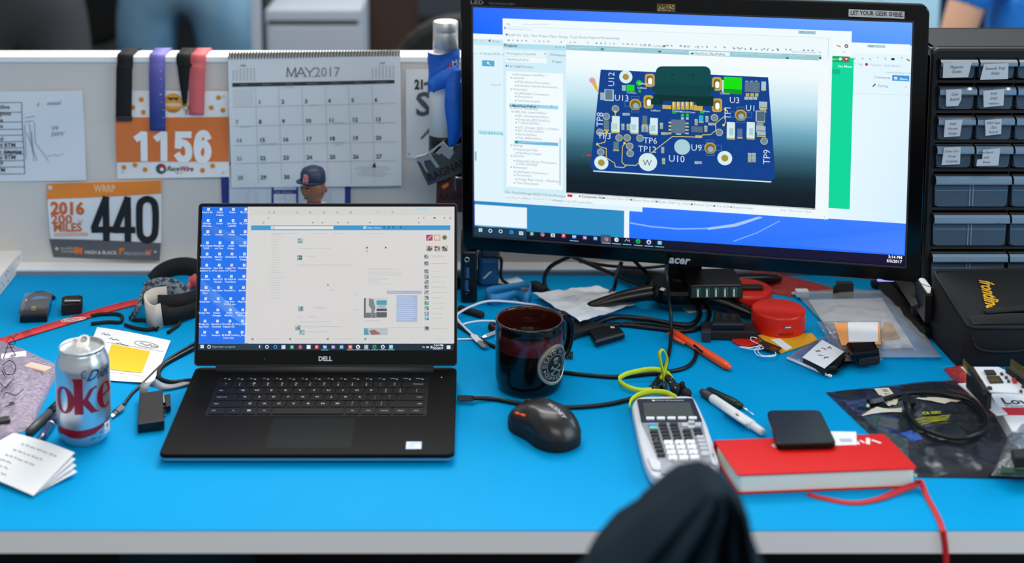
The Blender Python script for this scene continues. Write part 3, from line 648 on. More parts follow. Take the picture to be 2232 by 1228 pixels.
for x, y in ((363, 467), (275, 540), (214, 692), (397, 744), (474, 744), (597, 748), (498, 824), (503, 894), (222, 880), (1309, 552), (1355, 692), (1783, 776)): zd(x, y, 34, 'd0c88c', 22); zd(x, y, 29, '6e8a9c', 23)
for x, y in ((553, 426), (1560, 527), (1268, 842)):
    zd(x, y, 54, 'c8a43c', 22); zd(x, y + 3, 44, '7e6420', 23); zd(x + 4, y + 12, 28, '8ab0c4', 24)
    for a, b, d, e in ((x - 100, y - 30, x - 55, y + 20), (x + 55, y - 28, x + 105, y + 22), (x - 38, y - 76, x + 34, y - 50), (x - 38, y + 50, x + 34, y + 72)):
        s.line(zp([(a, b), (d, b), (d, e), (a, e), (a, b)]), .7, '5f86b8', 22)
for x, y, w_, h_ in ((645, 132, 92, 126), (632, 338, 92, 126), (1285, 164, 94, 130), (1285, 368, 96, 130)):
    s.poly([s_ for s_ in zp(rrect(x + w_ / 2, y + h_ / 2, w_, h_, 26))], 'c2a64c', 22); s.poly(zp(rrect(x + w_ / 2, y + h_ / 2, w_ * .66, h_ * .72, 24)), '7c6a28', 23); s.poly(zp(rrect(x + w_ / 2 + 4, y + h_ / 2 + 8, w_ * .42, h_ * .5, 18)), 'fbffff', 24)
s.poly(zp(rrect(1010, 210, 526, 300, 60)), '07484a', 25); s.poly(zp([(748, 230), (1274, 240), (1274, 372), (748, 360)]), '064144', 26); s.poly(zp([(735, 330), (840, 335), (1215, 350), (1300, 345), (1300, 440), (1140, 440), (1130, 400), (830, 390), (800, 430), (715, 425)]), '04302f', 27); s.poly(zp([(700, 380), (760, 330), (800, 430), (705, 425)]), '053a3a', 27)
for x in (905, 1105): s.poly(zp([(x - 18, 138), (x + 18, 138), (x, 152)]), '03282a', 27)
for x in (905, 1305): s.poly(zp([(1245 if x > 1000 else 715, 250), (1310 if x > 1000 else 770, 262), (1310 if x > 1000 else 770, 300), (1245 if x > 1000 else 715, 300)]), '064144', 26)
zr(812, 430, 895, 470, 'c8b048'); zr(1110, 430, 1196, 486, 'c8b048')
for k in range(5): zr(905 + k * 42, 400, 938 + k * 42, 476, 'c8b048'); zr(915 + k * 42, 400, 921 + k * 42, 440, 'e8f4f8', 23)
zr(1398, 160, 1570, 285, '12e000', 23); s.poly(zp([(1398, 285), (1570, 285), (1568, 330), (1390, 318)]), '0a9a10', 23); zr(1380, 192, 1396, 312, 'c4dce4', 22)
zr(1600, 208, 1740, 310, '5a7488', 23); zr(1757, 205, 1800, 285, 'b0c8d4', 23); zr(1757, 270, 1800, 294, 'c8c48c', 22)
for k in range(3): zr(1608 + k * 44, 318, 1640 + k * 44, 350, 'c8b048'); zr(1605 + k * 45, 198, 1630 + k * 45, 210, '8ab0c4', 22); zr(1595 + k * 42, 352, 1632 + k * 42, 380, 'a8bcc4', 23)
zr(266, 285, 335, 382, '5f7a8c', 23); zr(258, 280, 346, 394, 'b8d0dc', 22); zr(218, 310, 260, 384, '98b4c4', 22)
zr(470, 236, 544, 302, '16d818', 23); zr(425, 240, 462, 296, '9cb8c8', 22); zd(588, 220, 28, '14c820', 23); zr(582, 284, 606, 312, '14b820', 23); s.text(*z5(580, 232), 'Collision', 4.2, 'e8fcf0', 26); s.text(*z5(570, 272), 'Collision', 4, 'e8fcf0', 26); s.text(*z5(470, 318), 'Collision', 4, 'c8e8f0', 26); s.text(*z5(700, 488), 'Collision', 4, 'd8f8e0', 26); zr(700, 484, 765, 498, '0c6c38', 23); s.text(*z5(1360, 326), 'Collision', 4, 'd8f0f8', 26)
for x, y in ((905, 495), (1170, 495)): s.text(*z5(x, y), 'Collision', 4, 'd8f8e0', 26); zr(x, y + 2, x + 40, y + 18, '14b820', 23)
s.text(*z5(975, 502), 'OCA DCover', 4, 'c8e4f0', 26)
for x in (990, 1036): zr(x, 515, x + 26, 540, '18d020', 23); zr(x, 545, x + 26, 572, 'a8bcc4', 23)
for x in (330, 510, 694):                                     # tall white parts
    y = 535 + (x - 330) * .05; zr(x, y, x + 72, y + 160, 'd2ecee', 23); zr(x + 10, y + 70, x + 50, y + 130, 'aeced6', 24); zr(x, y + 148, x + 72, y + 166, 'b8b070', 24); zr(x - 8, y + 60, x + 10, y + 150, 'bcdade', 24)
for x in (1428, 1618): zr(x, 592, x + 74, 750, 'd2ecee', 23); zr(x + 22, 650, x + 60, 720, 'aeced6', 24); zr(x, 742, x + 74, 762, 'b8b070', 24)
zr(896, 568, 1028, 702, '5f7688', 23)
for k in range(4): zr(870, 590 + k * 34, 896, 608 + k * 34, 'c4c07c'); zr(1030, 598 + k * 32, 1062, 614 + k * 32, 'c4c07c')
zr(1088, 632, 1196, 694, '556c80', 23); zr(940, 702, 990, 714, 'cfe4ea', 23); zr(1126, 718, 1190, 746, 'c8b048')
for x, y, w_, h_, c in ((252, 575, 48, 88, '5f7a8c'), (344, 780, 50, 74, '5f7a8c'), (620, 532, 46, 80, '58748a'), (1160, 528, 42, 56, '28b4d8'), (1714, 490, 74, 90, '4e687c'), (1528, 655, 46, 80, '58748a'), (1735, 396, 76, 56, 'a8bcc0'), (1742, 456, 60, 28, 'b8b888'), (1706, 628, 90, 50, 'a4bcc0'), (1714, 684, 84, 36, 'a4bcc0'), (1710, 598, 66, 24, '8aa0a4')):
    zr(x, y, x + w_, y + h_, c, 24); zr(x - 2, y + h_, x + w_ + 2, y + h_ + 18, 'b8b070', 23)
zr(1704, 484, 1790, 592, 'c8dce4', 22); zr(1712, 490, 1782, 584, '0b3f8c', 23)
for x, y in ((420, 610), (470, 612), (612, 628), (648, 630), (788, 600), (1212, 628), (1222, 536), (1120, 565), (800, 832), (808, 938), (432, 506), (800, 690), (1250, 600), (1120, 968), (1628, 888), (1668, 888), (1628, 926), (1668, 926)):
    hz = y in (506, 690, 600, 968) and x != 788; w_, h_ = (34, 26) if hz or x >= 1600 else (28, 30)
    zr(x, y, x + w_, y + h_, 'b8c8b0', 23); zr(x + (w_ if hz else 0), y + (0 if hz else h_), x + w_ * (2 if hz else 1), y + h_ * (1 if hz else 2), 'a8a880', 23); zr(x + w_ * .2, y + h_ * .25, x + w_ * (1.6 if hz else .8), y + h_ * (.8 if hz else 1.6), '8fa8b4', 24)
for pts in (((1410, 470), (1412, 600), (1396, 622)), ((1400, 540), (1320, 605), (1322, 672), (1270, 714), (1200, 715), (1170, 738), (990, 732), (905, 732), (850, 775), (685, 905)), ((363, 490), (360, 620), (345, 690), (300, 705), (278, 690)), ((278, 690), (262, 785), (190, 805), (215, 830), (275, 845), (275, 935), (355, 985), (362, 1022), (440, 1028), (470, 1005)), ((450, 795), (430, 830), (424, 975), (450, 1003), (555, 1008), (640, 940))):
    s.line(zp(pts), 1.2, 'f0e050', 25)
for x, y in ((1410, 470), (1396, 622), (363, 495), (278, 690), (190, 805), (450, 795)): zd(x, y, 12, 'e0d040', 26)
q = math.pi / 2
zt(352, 255, 'U12', 62, q); zt(244, 640, 'TP8', 66, q); zt(352, 388, 'U13', 62); zt(190, 750, 'TP3', 62); zt(628, 795, 'TP6', 62); zt(578, 875, 'TP12', 62); zt(868, 970, 'U10', 68); zt(1082, 865, 'U9', 66); zt(1450, 410, 'U3', 62); zt(1604, 486, 'U1', 62); zt(1462, 570, 'TP1', 62, q); zt(1838, 1000, 'TP9', 68, q)
s.poly(zp([(112, 185), (165, 178), (205, 322), (198, 320)]), 'e8b030', 20); zd(140, 195, 28, 'e0a0a0', 21); s.poly(zp([(78, 910), (105, 900), (132, 906), (132, 914), (105, 920)]), 'e01848', 21); zt(42, 922, 'X', 30, 0, 22, '5a6470')
# task bar
tb = [(1035.4, 496), (1974, 556.5), (1973, 580), (1035.5, 512)]
s.poly(tb, ['0e1830', '130c30', '160a34', '0a1020'], 28); s.poly([(1035.4, 492), (1149, 499.5), (1149.5, 520), (1035.5, 512)], '1b3a52', 29)
tbk = [(1049, 500), (1070.5, 502), (1093, 503), (1116.5, 505), (1137.5, 507), (1161, 508.5), (1184, 510), (1206.5, 511.5), (1230, 513), (1253, 515), (1276, 517), (1299, 518.5), (1323, 520), (1345, 521.5), (1368, 523), (1392, 525), (1415.5, 526.5), (1439, 528)]
tcol = ['f0f6fa', 'e8f0f4', 'dce8f0', '3aa0e0', 'd0e0ea', '1c8048', 'd84838', 'dfe4e6', 'd03838', '2878d0', '7848a8', '2088d8', 'e0e4e0', 'e8ecee', 'b8c0c8', '18b860', 'c8d4f0', '78c8d8']
for i, ((x, y), c) in enumerate(zip(tbk, tcol)):
    if i == 0:
        for a in (-3.6, .4):
            for b in (-3.4, .6): s.rect(x + a, y + b, x + a + 3.2, y + b + 3.2, c, 30)
    elif i in (1, 2): s.ring(x, y, 4, 1.4, c, 30)
    elif i == 3: s.ring(x, y, 4.2, 1.8, c, 30); s.rect(x - 2, y - .5, x + 4, y + .8, c, 31)
    elif i in (6, 12): s.disc(x, y, 4.6, 'd84838', 30); s.poly([(x, y - 1), (x - 4.4, y - 1), (x - 2, y + 4)], '40a850', 31); s.poly([(x, y), (x + 4.4, y), (x + 1, y + 4.4)], 'e8c040', 31); s.disc(x, y, 2, '4888e0', 32); 
    elif i == 13: s.disc(x, y, 4.6, c, 30); s.text(x - 1.6, y + 2, '#', 5, '18202a', 31)
    elif i in (15, 16): s.disc(x, y, 5, c, 30); s.disc(x, y + .5, 2.6, '183c8c' if i == 16 else '0c7a40', 31, 12)
    elif i == 14: s.line([(x - 5, y + 2), (x - 1, y - 3), (x + 1, y + 1), (x + 5, y - 1), (x + 5, y + 3)], 1.1, c, 30)
    else: s.rect(x - 4.4, y - 4, x + 4.4, y + 4.2, c, 30); s.text(x, y + 2.3, ('', '', '', '', '=', 'X', '', '#', 'P', 'W', 'N', 'O', '', '', '', '', '', '/')[i], 5, 'f4f8fa' if i not in (4, 7) else '405060', 31, .03, 'c')
for i in (9, 12, 13, 14, 15, 16, 17):
    x, y = tbk[i]; s.line([(x - 9, y + 8.2), (x + 9, y + 9.6)], 1.4, '8fd0ec', 30)
s.rect(1311, 510, 1333, 529, '3a5870', 29)
s.text(1967, 563.5, '3:14 PM', 6, 'f0f0fa', 31, .03, 'r'); s.text(1967, 572.5, '5/5/2017', 6, 'f0f0fa', 31, .03, 'r')
m.build('screen', mon)
# marks on the bezel
m = MB(); s = Page(m, MC + MN * .0061, MU, MV, 'print', H, eps=.0001)
s.text(1028, 7, 'LED', 8, '8d9094', 1, .01, wscale=1.5); s.text(1068, 8, 'TECHNOLOGY', 4.5, '707478', 1, 0, wscale=1.3)
s.text(1459, 570, 'acer', 17, 'b9bcc0', 1, .03, shear=.25, wscale=.98); m.build('bezel_lettering', mon)
m = MB(); s = Page(m, MC + MN * .0062, MU, MV, 'print', H, eps=.0001)
s.poly([(1851, 18), (1972.5, 23), (1972, 39), (1850.5, 34)], 'c9cacc', 1); s.text(1854.5, 30, 'LET YOUR GEEK SHINE.', 9, '33353a', 2, .02, wscale=.80); s.line([(1951, 34), (1968, 35)], 1, '33353a', 2)
m.build('sticker', mon)['label'] = 'silver sticker reading LET YOUR GEEK SHINE'
m = MB(); s = Page(m, MC + MN * .0061, MU, MV, 'print', H, eps=.0002)
s.rect(1434, 6, 1474, 24, '6a5830', 1); s.rect(1434, 6, 1474, 24, '6a5830', 6)
rr = random.Random(2)
for k in range(70): x, y = rr.uniform(1435, 1471), rr.uniform(7, 21); s.rect(x, y, x + rr.uniform(1, 3), y + rr.uniform(1, 2.5), rr.choice(['d8c48a', '2a2418', 'b09858', 'e8dcb8', '4a3c20', 'c08040']), 7 + k % 3)
m.build('circuit_chip', mon)['label'] = 'small gold circuit chip stuck on the top bezel'
pw = D(1900, 575, 0); m = MB()
pc = MT @ Vector(H(1930, 612) + (.001,)); m.box((pc.x - .012, pc.y - .004, pc.z), (pc.x + .012, pc.y + .004, pc.z + .004), 'power_led' if 'power_led' in MATS else 'black_plastic', .001)
mat('power_led', '20205a', .3, emit='6a6aff', es=2.5); m.m = ['power_led'] * len(m.m); m.build('power_light', mon)
# stand
mat('stand_black', '09090a', .3)
nk = Vector((.325, .655, 0))
m = MB(); m.prism(rrect(nk.x, nk.y, .055, .03, .008), .02, .26, 'black_gloss', .001); m.build('neck', mon)
m = MB(); hubc = D(1475, 643, .03)
hubc = Vector((nk.x - .005, nk.y - .03, .0))
m.prism(rrect(hubc.x, hubc.y, .10, .075, .03, 6), .014, .044, 'black_gloss', .008); m.build('base_hub', mon)
for toe, w0 in ((D(1278, 670, .010), .0165), (D(1658, 693, .010), .0165), (D(1343, 594, .012), .018), (D(1700, 606, .012), .016)):
    a = Vector((hubc.x, hubc.y, .032)); toe = Vector(toe); d = toe - a
    pts = [a.lerp(toe, t) + Vector((0, 0, .005 * math.sin(math.pi * t))) for t in (0, .2, .4, .6, .8, .95, 1)]
    m = MB(); m.tube(pts, [w0, w0 * .95, w0 * .85, w0 * .75, w0 * .62, w0 * .5, w0 * .3], 'stand_black', 12, flat=.8); m.build('leg', mon)
# ------------------------------------------------------------------ laptop
mat('laptop_deck', '0a0a0a', .65, spec=.12, bump=(900, .08, .0004)); mat('laptop_lid', '0b0b0b', .5, spec=.25); mat('aluminium', 'a9b4be', .35, .9); mat('key_black', '060607', .5, spec=.3)
LW, LX, LY, LA = .357, -.2025, .1451, 1.2915
lap = thing('laptop', 'open black laptop with a blue desktop and a bright web page on its screen', 'laptop', (LX, LY + .11, 0))
tl = math.atan2(.004, .225)
TD = Matrix.Translation((LX, LY, .0005)) @ Matrix.Rotation(tl, 4, 'X')
m = MB(); m.prism(rrect(0, .1175, LW, .235, .009), .0075, .0125, 'laptop_deck', .0012, TD, chb=.0003)
deck = m.build('palm_deck', lap)
m = MB(); m.prism(rrect(0, .1175, LW - .003, .233, .009), .002, .0076, 'aluminium', .0003, TD, chb=.002); m.build('bottom_shell', lap)
for y in (.02, .21):
    m = MB(); m.prism(rrect(0, y, .24, .009, .004), -.0006 - (0 if y < .1 else .0036), .0021, 'rubber', .0004, TD); m.build('rubber_foot', lap)
U = Vector((1, 0, 0)); Vd = Vector((0, math.cos(tl), math.sin(tl)))
Hd = hom([(344, 993), (991.5, 993), (996, 810), (422.7, 810)], [(-LW / 2, 0), (LW / 2, 0), (LW / 2, .225), (-LW / 2, .225)])
org = TD @ Vector((0, 0, .0125)); Nd = U.cross(Vd)
zk = lambda x, y: (330 + x / 3.235, 780 + y / 3.235)
KL, KR = Hd(*zk(392, 405))[0], Hd(*zk(1925, 412))[0]
V_ = lambda y: Hd(*zk(1200, y))[1]
KT, KB = V_(150), V_(410)
kw = KR - KL; hrow = (KT - KB) / 5.6
def deckT(u, v, h=0):
    p = org + U * u + Vd * v + Nd * h
    return Matrix(((U.x, Vd.x, Nd.x, p.x), (U.y, Vd.y, Nd.y, p.y), (U.z, Vd.z, Nd.z, p.z), (0, 0, 0, 1)))
rows = [
 [('Esc', 1), ('F1', 1), ('F2', 1), ('F3', 1), ('F4', 1), ('F5', 1), ('F6', 1), ('F7', 1), ('F8', 1), ('F9', 1), ('F10', 1), ('F11', 1), ('F12', 1), ('PrtScr', 1), ('Insert', 1), ('Delete', 1)],
 [('~\n`', 1), ('!\n1', 1), ('@\n2', 1), ('#\n3', 1), ('$\n4', 1), ('%\n5', 1), ('^\n6', 1), ('&\n7', 1), ('*\n8', 1), ('(\n9', 1), (')\n0', 1), ('_\n-', 1), ('+\n=', 1), ('Backspace', 1.75)],
 [('Tab', 1.4), ('Q', 1), ('W', 1), ('E', 1), ('R', 1), ('T', 1), ('Y', 1), ('U', 1), ('I', 1), ('O', 1), ('P', 1), ('{\n[', 1), ('}\n]', 1), ('|\n\\', 1.3)],
 [('Caps Lock', 1.7), ('A', 1), ('S', 1), ('D', 1), ('F', 1), ('G', 1), ('H', 1), ('J', 1), ('K', 1), ('L', 1), (':\n;', 1), ('"\n\'', 1), ('Enter', 2)],
 [('Shift', 2.2), ('Z', 1), ('X', 1), ('C', 1), ('V', 1), ('B', 1), ('N', 1), ('M', 1), ('<\n,', 1), ('>\n.', 1), ('?\n/', 1), ('Shift', 2.5)],
 [('Ctrl', 1.2), ('Fn', 1.05), ('\u25a0', 1.05), ('Alt', 1.05), ('', 5), ('Alt', 1.05), ('Ctrl', 1.1), ('<Home', 1.1), ('^PgUp', 1.1), ('End>', 1.1)]]
v = KT
MB().prism(rrect((KL + KR) / 2, (KT + KB) / 2, kw + .006, KT - KB + .005, .004), .0124, .01265, 'key_black', .0001, TD).build('keyboard_well', lap)
for ri, row in enumerate(rows):
    h = hrow * (.6 if ri == 0 else 1); tot = sum(w for _, w in row); u = KL
    for t, wd in row:
        w = kw * wd / tot
        T = deckT(u + w / 2, v - h / 2)
        mb = MB(); mb.prism(rrect(0, 0, w - .0021, h - .0021, .0014, 3), .0002, .0014, 'key_black', .0004, T)
        pg = Page(mb, T @ Vector((0, 0, .0014)), U, Vd, 'print', None, eps=.00006)
        c = 'd6d8da'
        if '\n' in t:
            a, b = t.split('\n'); pg.text(0, .0012, a, .0026, c, 1, .01, 'c', wscale=1.2); pg.text(0, -.0042, b, .0026, c, 1, .01, 'c', wscale=1.2)
        elif len(t) == 1 and t.isalpha(): pg.text(-.0005, -.0012, t, .0034, c, 1, .012, 'c', wscale=1.25)
        elif t == '\u25a0':
            for a in (-.0022, .0002):
                for b in (-.0014, .0004): pg.rect(a, b, a + .002, b + .0015, c, 1)
        elif ri == 0:
            pg.text(-.002, .0006, t, .0018, c, 1, .01, 'c'); pg.rect(.002, -.0016, .0045, -.0002, c, 1)
        elif t:
            left = t in ('Tab', 'Caps Lock') or (t == 'Shift' and u < 0 and u < KL + .01) or (t == 'Ctrl' and u < KL + .01)
            al = 'l' if left else ('r' if t in ('Backspace', 'Enter', 'Shift') else 'c')
            pg.text(-w / 2 + .004 if al == 'l' else (w / 2 - .004 if al == 'r' else 0), -.001, t, .0019, c, 1, .01, al, wscale=1.15)
        mb.build('key', deck); u += w
    v -= h
tp = [Hd(*zk(x, y)) for x, y in ((848, 432), (1440, 432), (1405, 645), (810, 645))]
x0, x1, y0, y1 = (tp[0][0] + tp[3][0]) / 2, (tp[1][0] + tp[2][0]) / 2, tp[3][1], tp[0][1]
mat('touchpad_glass', '0b1012', .6, spec=.13)
MB().prism(rrect((x0 + x1) / 2, (y0 + y1) / 2, x1 - x0, y1 - y0, .002), .0124, .0127, 'touchpad_glass', .0001, TD).build('touchpad', lap)
m = MB(); s = Page(m, org, U, Vd, 'gloss_print', Hd, eps=.0001)
s.rect(886.5, 965, 919, 981, 'b9d2ee', 1); s.rect(888, 967, 917, 979.5, 'd9dcf0', 2); s.rect(889, 972, 905, 978, 'bccbe8', 3); s.text(892, 971, 'core i7', 3.4, '5f7fb8', 4)
m.build('sticker', lap)['label'] = 'small pale blue sticker on the palm rest'
m = MB(); s = Page(m, org, U, Vd, 'print', Hd, eps=.0001); s.disc(963, 825, .8, 'c8c8c8', 1, 8); m.build('power_mark', lap)
# hinge bar and lid
hy = Hd(*zk(1200, 128))[1]
c0 = org + U * Hd(*zk(450, 112))[0] + Vd * .222; c1 = org + U * Hd(*zk(1990, 115))[0] + Vd * .222
MB().tube([c0 + Nd * .002, c1 + Nd * .002], .0052, 'dark_grey', 14).build('hinge', lap)
hinge = org + Vd * .225 + Nd * .0035
Vl = Vector((0, math.cos(LA), math.sin(LA))); Nl = U.cross(Vl)
TL = Matrix(((U.x, Vl.x, Nl.x, hinge.x), (U.y, Vl.y, Nl.y, hinge.y), (U.z, Vl.z, Nl.z, hinge.z), (0, 0, 0, 1)))
mat('rim_grey', '2c2e31', .4, .3)
m = MB(); m.prism(rrect(0, .1115, LW, .217, .005), -.006, 0, 'laptop_lid', .0006, TL, chb=.0015); lid = m.build('lid', lap)
m = MB(); ringprism(m, rrect(0, .1115, LW + .001, .218, .0055, 5), rrect(0, .1115, LW - .002, .215, .0045, 5), -.0062, .0003, 'rim_grey', TL, .0003); m.build('rim', lid)
Hl = hom([(433.5, 447), (997.5, 446.5), (996, 810), (422.7, 810)], [(-LW / 2, .2195), (LW / 2, .2195), (LW / 2, 0), (-LW / 2, 0)])
zl = lambda x, y: (420 + x / 3.0695, 430 + y / 3.07)
m = MB(); s = Page(m, hinge, U, Vl, 'display', Hl, eps=.00008, base=.0003)
x0, y0 = Hl(*zl(65, 70)); x1, y1 = Hl(*zl(1742, 1045)); xr0 = Hl(*zl(1750, 70))[0]; 
SQ = [zl(65, 70), zl(1750, 72), zl(1742, 1045), zl(38, 1042)]
s.f = hom(SQ, [(x0, y0), (xr0, y0), (xr0, y1), (x0, y1)])
def R(a, b, c, d, col, l): s.rect(*zl(a, b), *zl(c, d), col, l)
R(65, 70, 1742, 1045, ['1f72ea', '2474ec', '3486f6', '2472ee'], 1)
s.poly([zl(60, 160), zl(370, 300), zl(370, 360), zl(58, 230)], ['2f74de', '4a8cf0', '3a7ee6', '2a6cd8'], 2); s.poly([zl(56, 560), zl(370, 830), zl(370, 900), zl(54, 660)], ['3c80ea', '62a0f8', '5090f0', '3478e4'], 2)
wp = 'd6d6d4'
R(370, 70, 1748, 997, [ 'd4d4d2', 'd8d6d4', 'd2d2d0', 'd4d2d2'], 3); R(372, 74, 1746, 80, 'b8c4cc', 4); R(380, 82, 1742, 130, 'cfcfcc', 4)
R(392, 197, 1727, 232, ['3f9ccc', '3c92cc', '4498d2', '3f98c8'], 5); R(524, 202, 943, 224, 'dfe0de', 6); R(524, 203, 548, 223, 'c8d4d8', 7); s.line([zl(547, 205), zl(547, 222)], .8, '5888a0', 8)
s.rect(*zl(1144, 204), *zl(1160, 222), 'b8dcec', 7); s.text(*zl(1165, 220), 'Name  Home', 4, 'cfe6f0', 7); 
for x in (1276, 1308, 1338, 1386): s.rect(*zl(x, 205), *zl(x + 14, 220), '2c6c98', 7)
R(1500, 78, 1585, 97, 'b8d0e0', 6)
rr = random.Random(11)
for x in (515, 545, 700, 788, 880, 970, 1060, 1243, 1340, 1425): s.rect(*zl(x - 6, 104), *zl(x + 6, 117), rr.choice(['9cc4cc', '7890a0', 'b0c8d0', '8aa0b0']), 6); s.rect(*zl(x - 3, 107), *zl(x + 3, 114), wp, 7)
for x in (508, 1515, 1550, 1620, 1688): R(x - 3, 144, x + 3, 152, '6a7278', 6)
s.ring(*zl(1727, 149), 2.6, .9, '4a5258', 6, 12); R(1614, 144, 1628, 152, '2f363c', 7)
for x in (475, 806, 870, 975, 1041, 1187, 1516): R(x - 6, 174, x + 6, 184, '98a6ac', 6)
# desktop icons
names = [['Recycle Bin', 'Failure\nAnalysis', 'Scripts', 'BE_Conn'], ['#Design\n2016.xlsx', 'Center', 'Jeep Flash\nandDSPs', 'BE_ComD'], ['HSCad', 'Invoices', 'Words', 'vc_altium'], ['PCB Trapeze\nV5.0D', 'Manufactur\nand Test', 'Altium\nDesign...', 'NetNotes'], ['In-AppUtility', 'Meeting\nNotes', 'Generations', 'SolidEdge\nDesigns'], ['Automotive\nKeithron S...', 'New APE\nXTAL review', 'Logger Pro\n3.11 Demo', 'Housekeep'], ['Archived', 'New PCB\nCheckin', 'BH Shark-fin\nTrace Extra', 'Intercom'], ['Bluetooth\nDocs', 'Phlo menu', 'ConsoleCo...', 'Join.me'], ['Datasheets', 'Photos', 'Data from\nSCADA pics', 'Magic.zip'], ['Design Files', 'Release\nPackages', 'Digital\nMemory...', 'Microsoft.Ext\nNEW.pdf'], ['Design.info\nApp folder', 'Repository\nChecklists', 'Orin.LED_2V -\nRegular.LED', 'Orcy_READ'], ['Docs', 'Research', 'BE BOM Cost\nDown Sum', 'Orcy_Repair']]
for r, rw in enumerate(names):
    for q, t in enumerate(rw):
        ix = 107 + q * 83.5 - r * 2.4; iy = 88 + r * 75.7
        c = ['dfeaf6', 'dfeaf6', 'd8e6f4', 'e4eef8', 'c8f0d8', 'f0d4d0'][rr.randrange(6) if q > 1 or r in (3,) else 0]
        R(ix - 9, iy - 9, ix + 8, iy + 9, c, 4); R(ix - 4, iy - 5, ix + 4, iy + 1, '9cc0ea', 5)
        for k, ln in enumerate(t.split('\n')): s.text(*zl(ix - 8, iy + 25 + k * 18), ln, 3.6, 'e8f0fc', 5, .015, 'c')
# page content
for k in range(26): s.scrawl(*zl(525, 262 + k * 17.2), rr.uniform(12, 26), 1.6, 'b4b8ba' if k % 5 else 'a0b4bc', .55, 5, rr)
for x, y, w in ((540, 255, 56), (805, 257, 30), (935, 257, 26), (1150, 258, 40), (710, 358, 30), (820, 358, 34), (765, 410, 18), (700, 470, 118), (790, 755, 30), (830, 765, 24), (1070, 773, 12), (705, 822, 10), (780, 822, 16), (715, 855, 70), (715, 887, 92), (755, 922, 50), (1148, 848, 36), (1300, 895, 96), (1590, 408, 30), (1590, 460, 42), (1630, 972, 18)): s.scrawl(*zl(x, y), w, 1.8, 'a4a8aa', .6, 5, rr)
for k in range(12): s.scrawl(*zl(1172, 492 + k * 9.6), rr.uniform(20, 76), 1.4, 'b2b6b8', .5, 5, rr)
for x, y in ((720, 303), (717, 417), (723, 763), (703, 892), (731, 923)):
    R(x - 17, y - 17, x + 17, y + 17, '8aa6ac', 5)
    for k in range(9): a, b = rr.uniform(x - 15, x + 8), rr.uniform(y - 15, y + 8); R(a, b, a + 8, b + 8, rr.choice(['3c4a50', 'c8d8dc', '5fa0a8', '7a6a64']), 6)
s.ring(*zl(905, 601), 2.2, 1, 'b04a50', 6, 12); s.disc(*zl(932, 636), 2.2, 'a8c8cc', 6, 10); s.disc(*zl(1098, 667), 4, 'c4d2d4', 5, 12)
for x in (1167, 1293): s.poly([zl(x - 8, 354), zl(x + 8, 354), zl(x, 340)], '7a4038', 5)
s.ring(*zl(1167, 373), 2.4, .9, '80868a', 5, 10)
R(1565, 262, 1608, 302, 'b04076', 5); s.line([zl(1574, 294), zl(1598, 270)], 1.6, 'f0d0dc', 6); R(1618, 262, 1660, 302, 'd0a060', 5); R(1624, 268, 1654, 296, 'd8d4cc', 6); s.ring(*zl(1688, 281), 5.4, 2.2, '68825c', 5); s.disc(*zl(1688, 281), 3, '6a4a3c', 5)
for x in (1586, 1638, 1688):
    R(x - 21, 337, x + 21, 376, 'b8b0ac', 5)
    for k in range(9): a, b = rr.uniform(x - 19, x + 10), rr.uniform(339, 366); R(a, b, a + 10, b + 9, rr.choice(['3a3c40', '6a5a54', 'd8d4d0', '5a6a74']), 6)
for k, y in enumerate((411, 457, 511, 546, 581, 616, 653, 690, 725, 760, 797, 828, 897)):
    R(1551, y - 14, 1580, y + 14, '90989c' if k not in (8, 11) else ('3fae94' if k == 8 else '88b8d8'), 5)
    for j in range(5): a, b = rr.uniform(1552, 1570), rr.uniform(y - 13, y + 5); R(a, b, a + 9, b + 7, rr.choice(['3a4448', 'd4d8d8', '5a6468']), 6)
    s.scrawl(*zl(1600, y + 4), rr.uniform(14, 34), 1.6, 'a8acb0', .6, 5, rr)
R(1300, 642, 1532, 664, 'a8aec8', 5); s.scrawl(*zl(1308, 656), 30, 1.6, 'c8cce0', .6, 6); R(1365, 672, 1502, 853, 'a3b4d6', 5)
for k in range(12): s.line([zl(1369, 684 + k * 14), zl(1369 + rr.uniform(95, 125), 684 + k * 14)], 1.3, 'c4d0e6', 6)
R(1144, 690, 1300, 826, 'c9c9c8', 5); R(1147, 692, 1156, 790, '54585c', 6); R(1144, 790, 1224, 824, '6e7478', 6); s.poly([zl(1180, 692), zl(1210, 700), zl(1222, 760), zl(1200, 824), zl(1188, 824), zl(1196, 770), zl(1178, 740)], '7c8488', 7); R(1230, 706, 1298, 738, '4c9cb4', 6); R(1230, 762, 1298, 780, '4c5256', 6); R(1228, 786, 1298, 822, '5a6064', 6); R(1240, 742, 1290, 756, 'a8acae', 6)
R(1144, 893, 1304, 942, 'b4bcc0', 5); s.poly([zl(1144, 896), zl(1168, 896), zl(1178, 940), zl(1144, 940)], '5c98b0', 6); s.poly([zl(1180, 912), zl(1215, 904), zl(1256, 936), zl(1195, 940)], '74787a', 6); s.poly([zl(1195, 920), zl(1225, 914), zl(1255, 928), zl(1205, 936)], 'b85a5a', 7)
for x in (400, 652, 903, 1154): R(x - 7, 960, x + 7, 974, '8a9094', 5); s.scrawl(*zl(x + 30, 971), 50, 1.8, 'b0b4b6', .6, 5)
R(372, 995, 1746, 999, 'e8f4fa', 8)
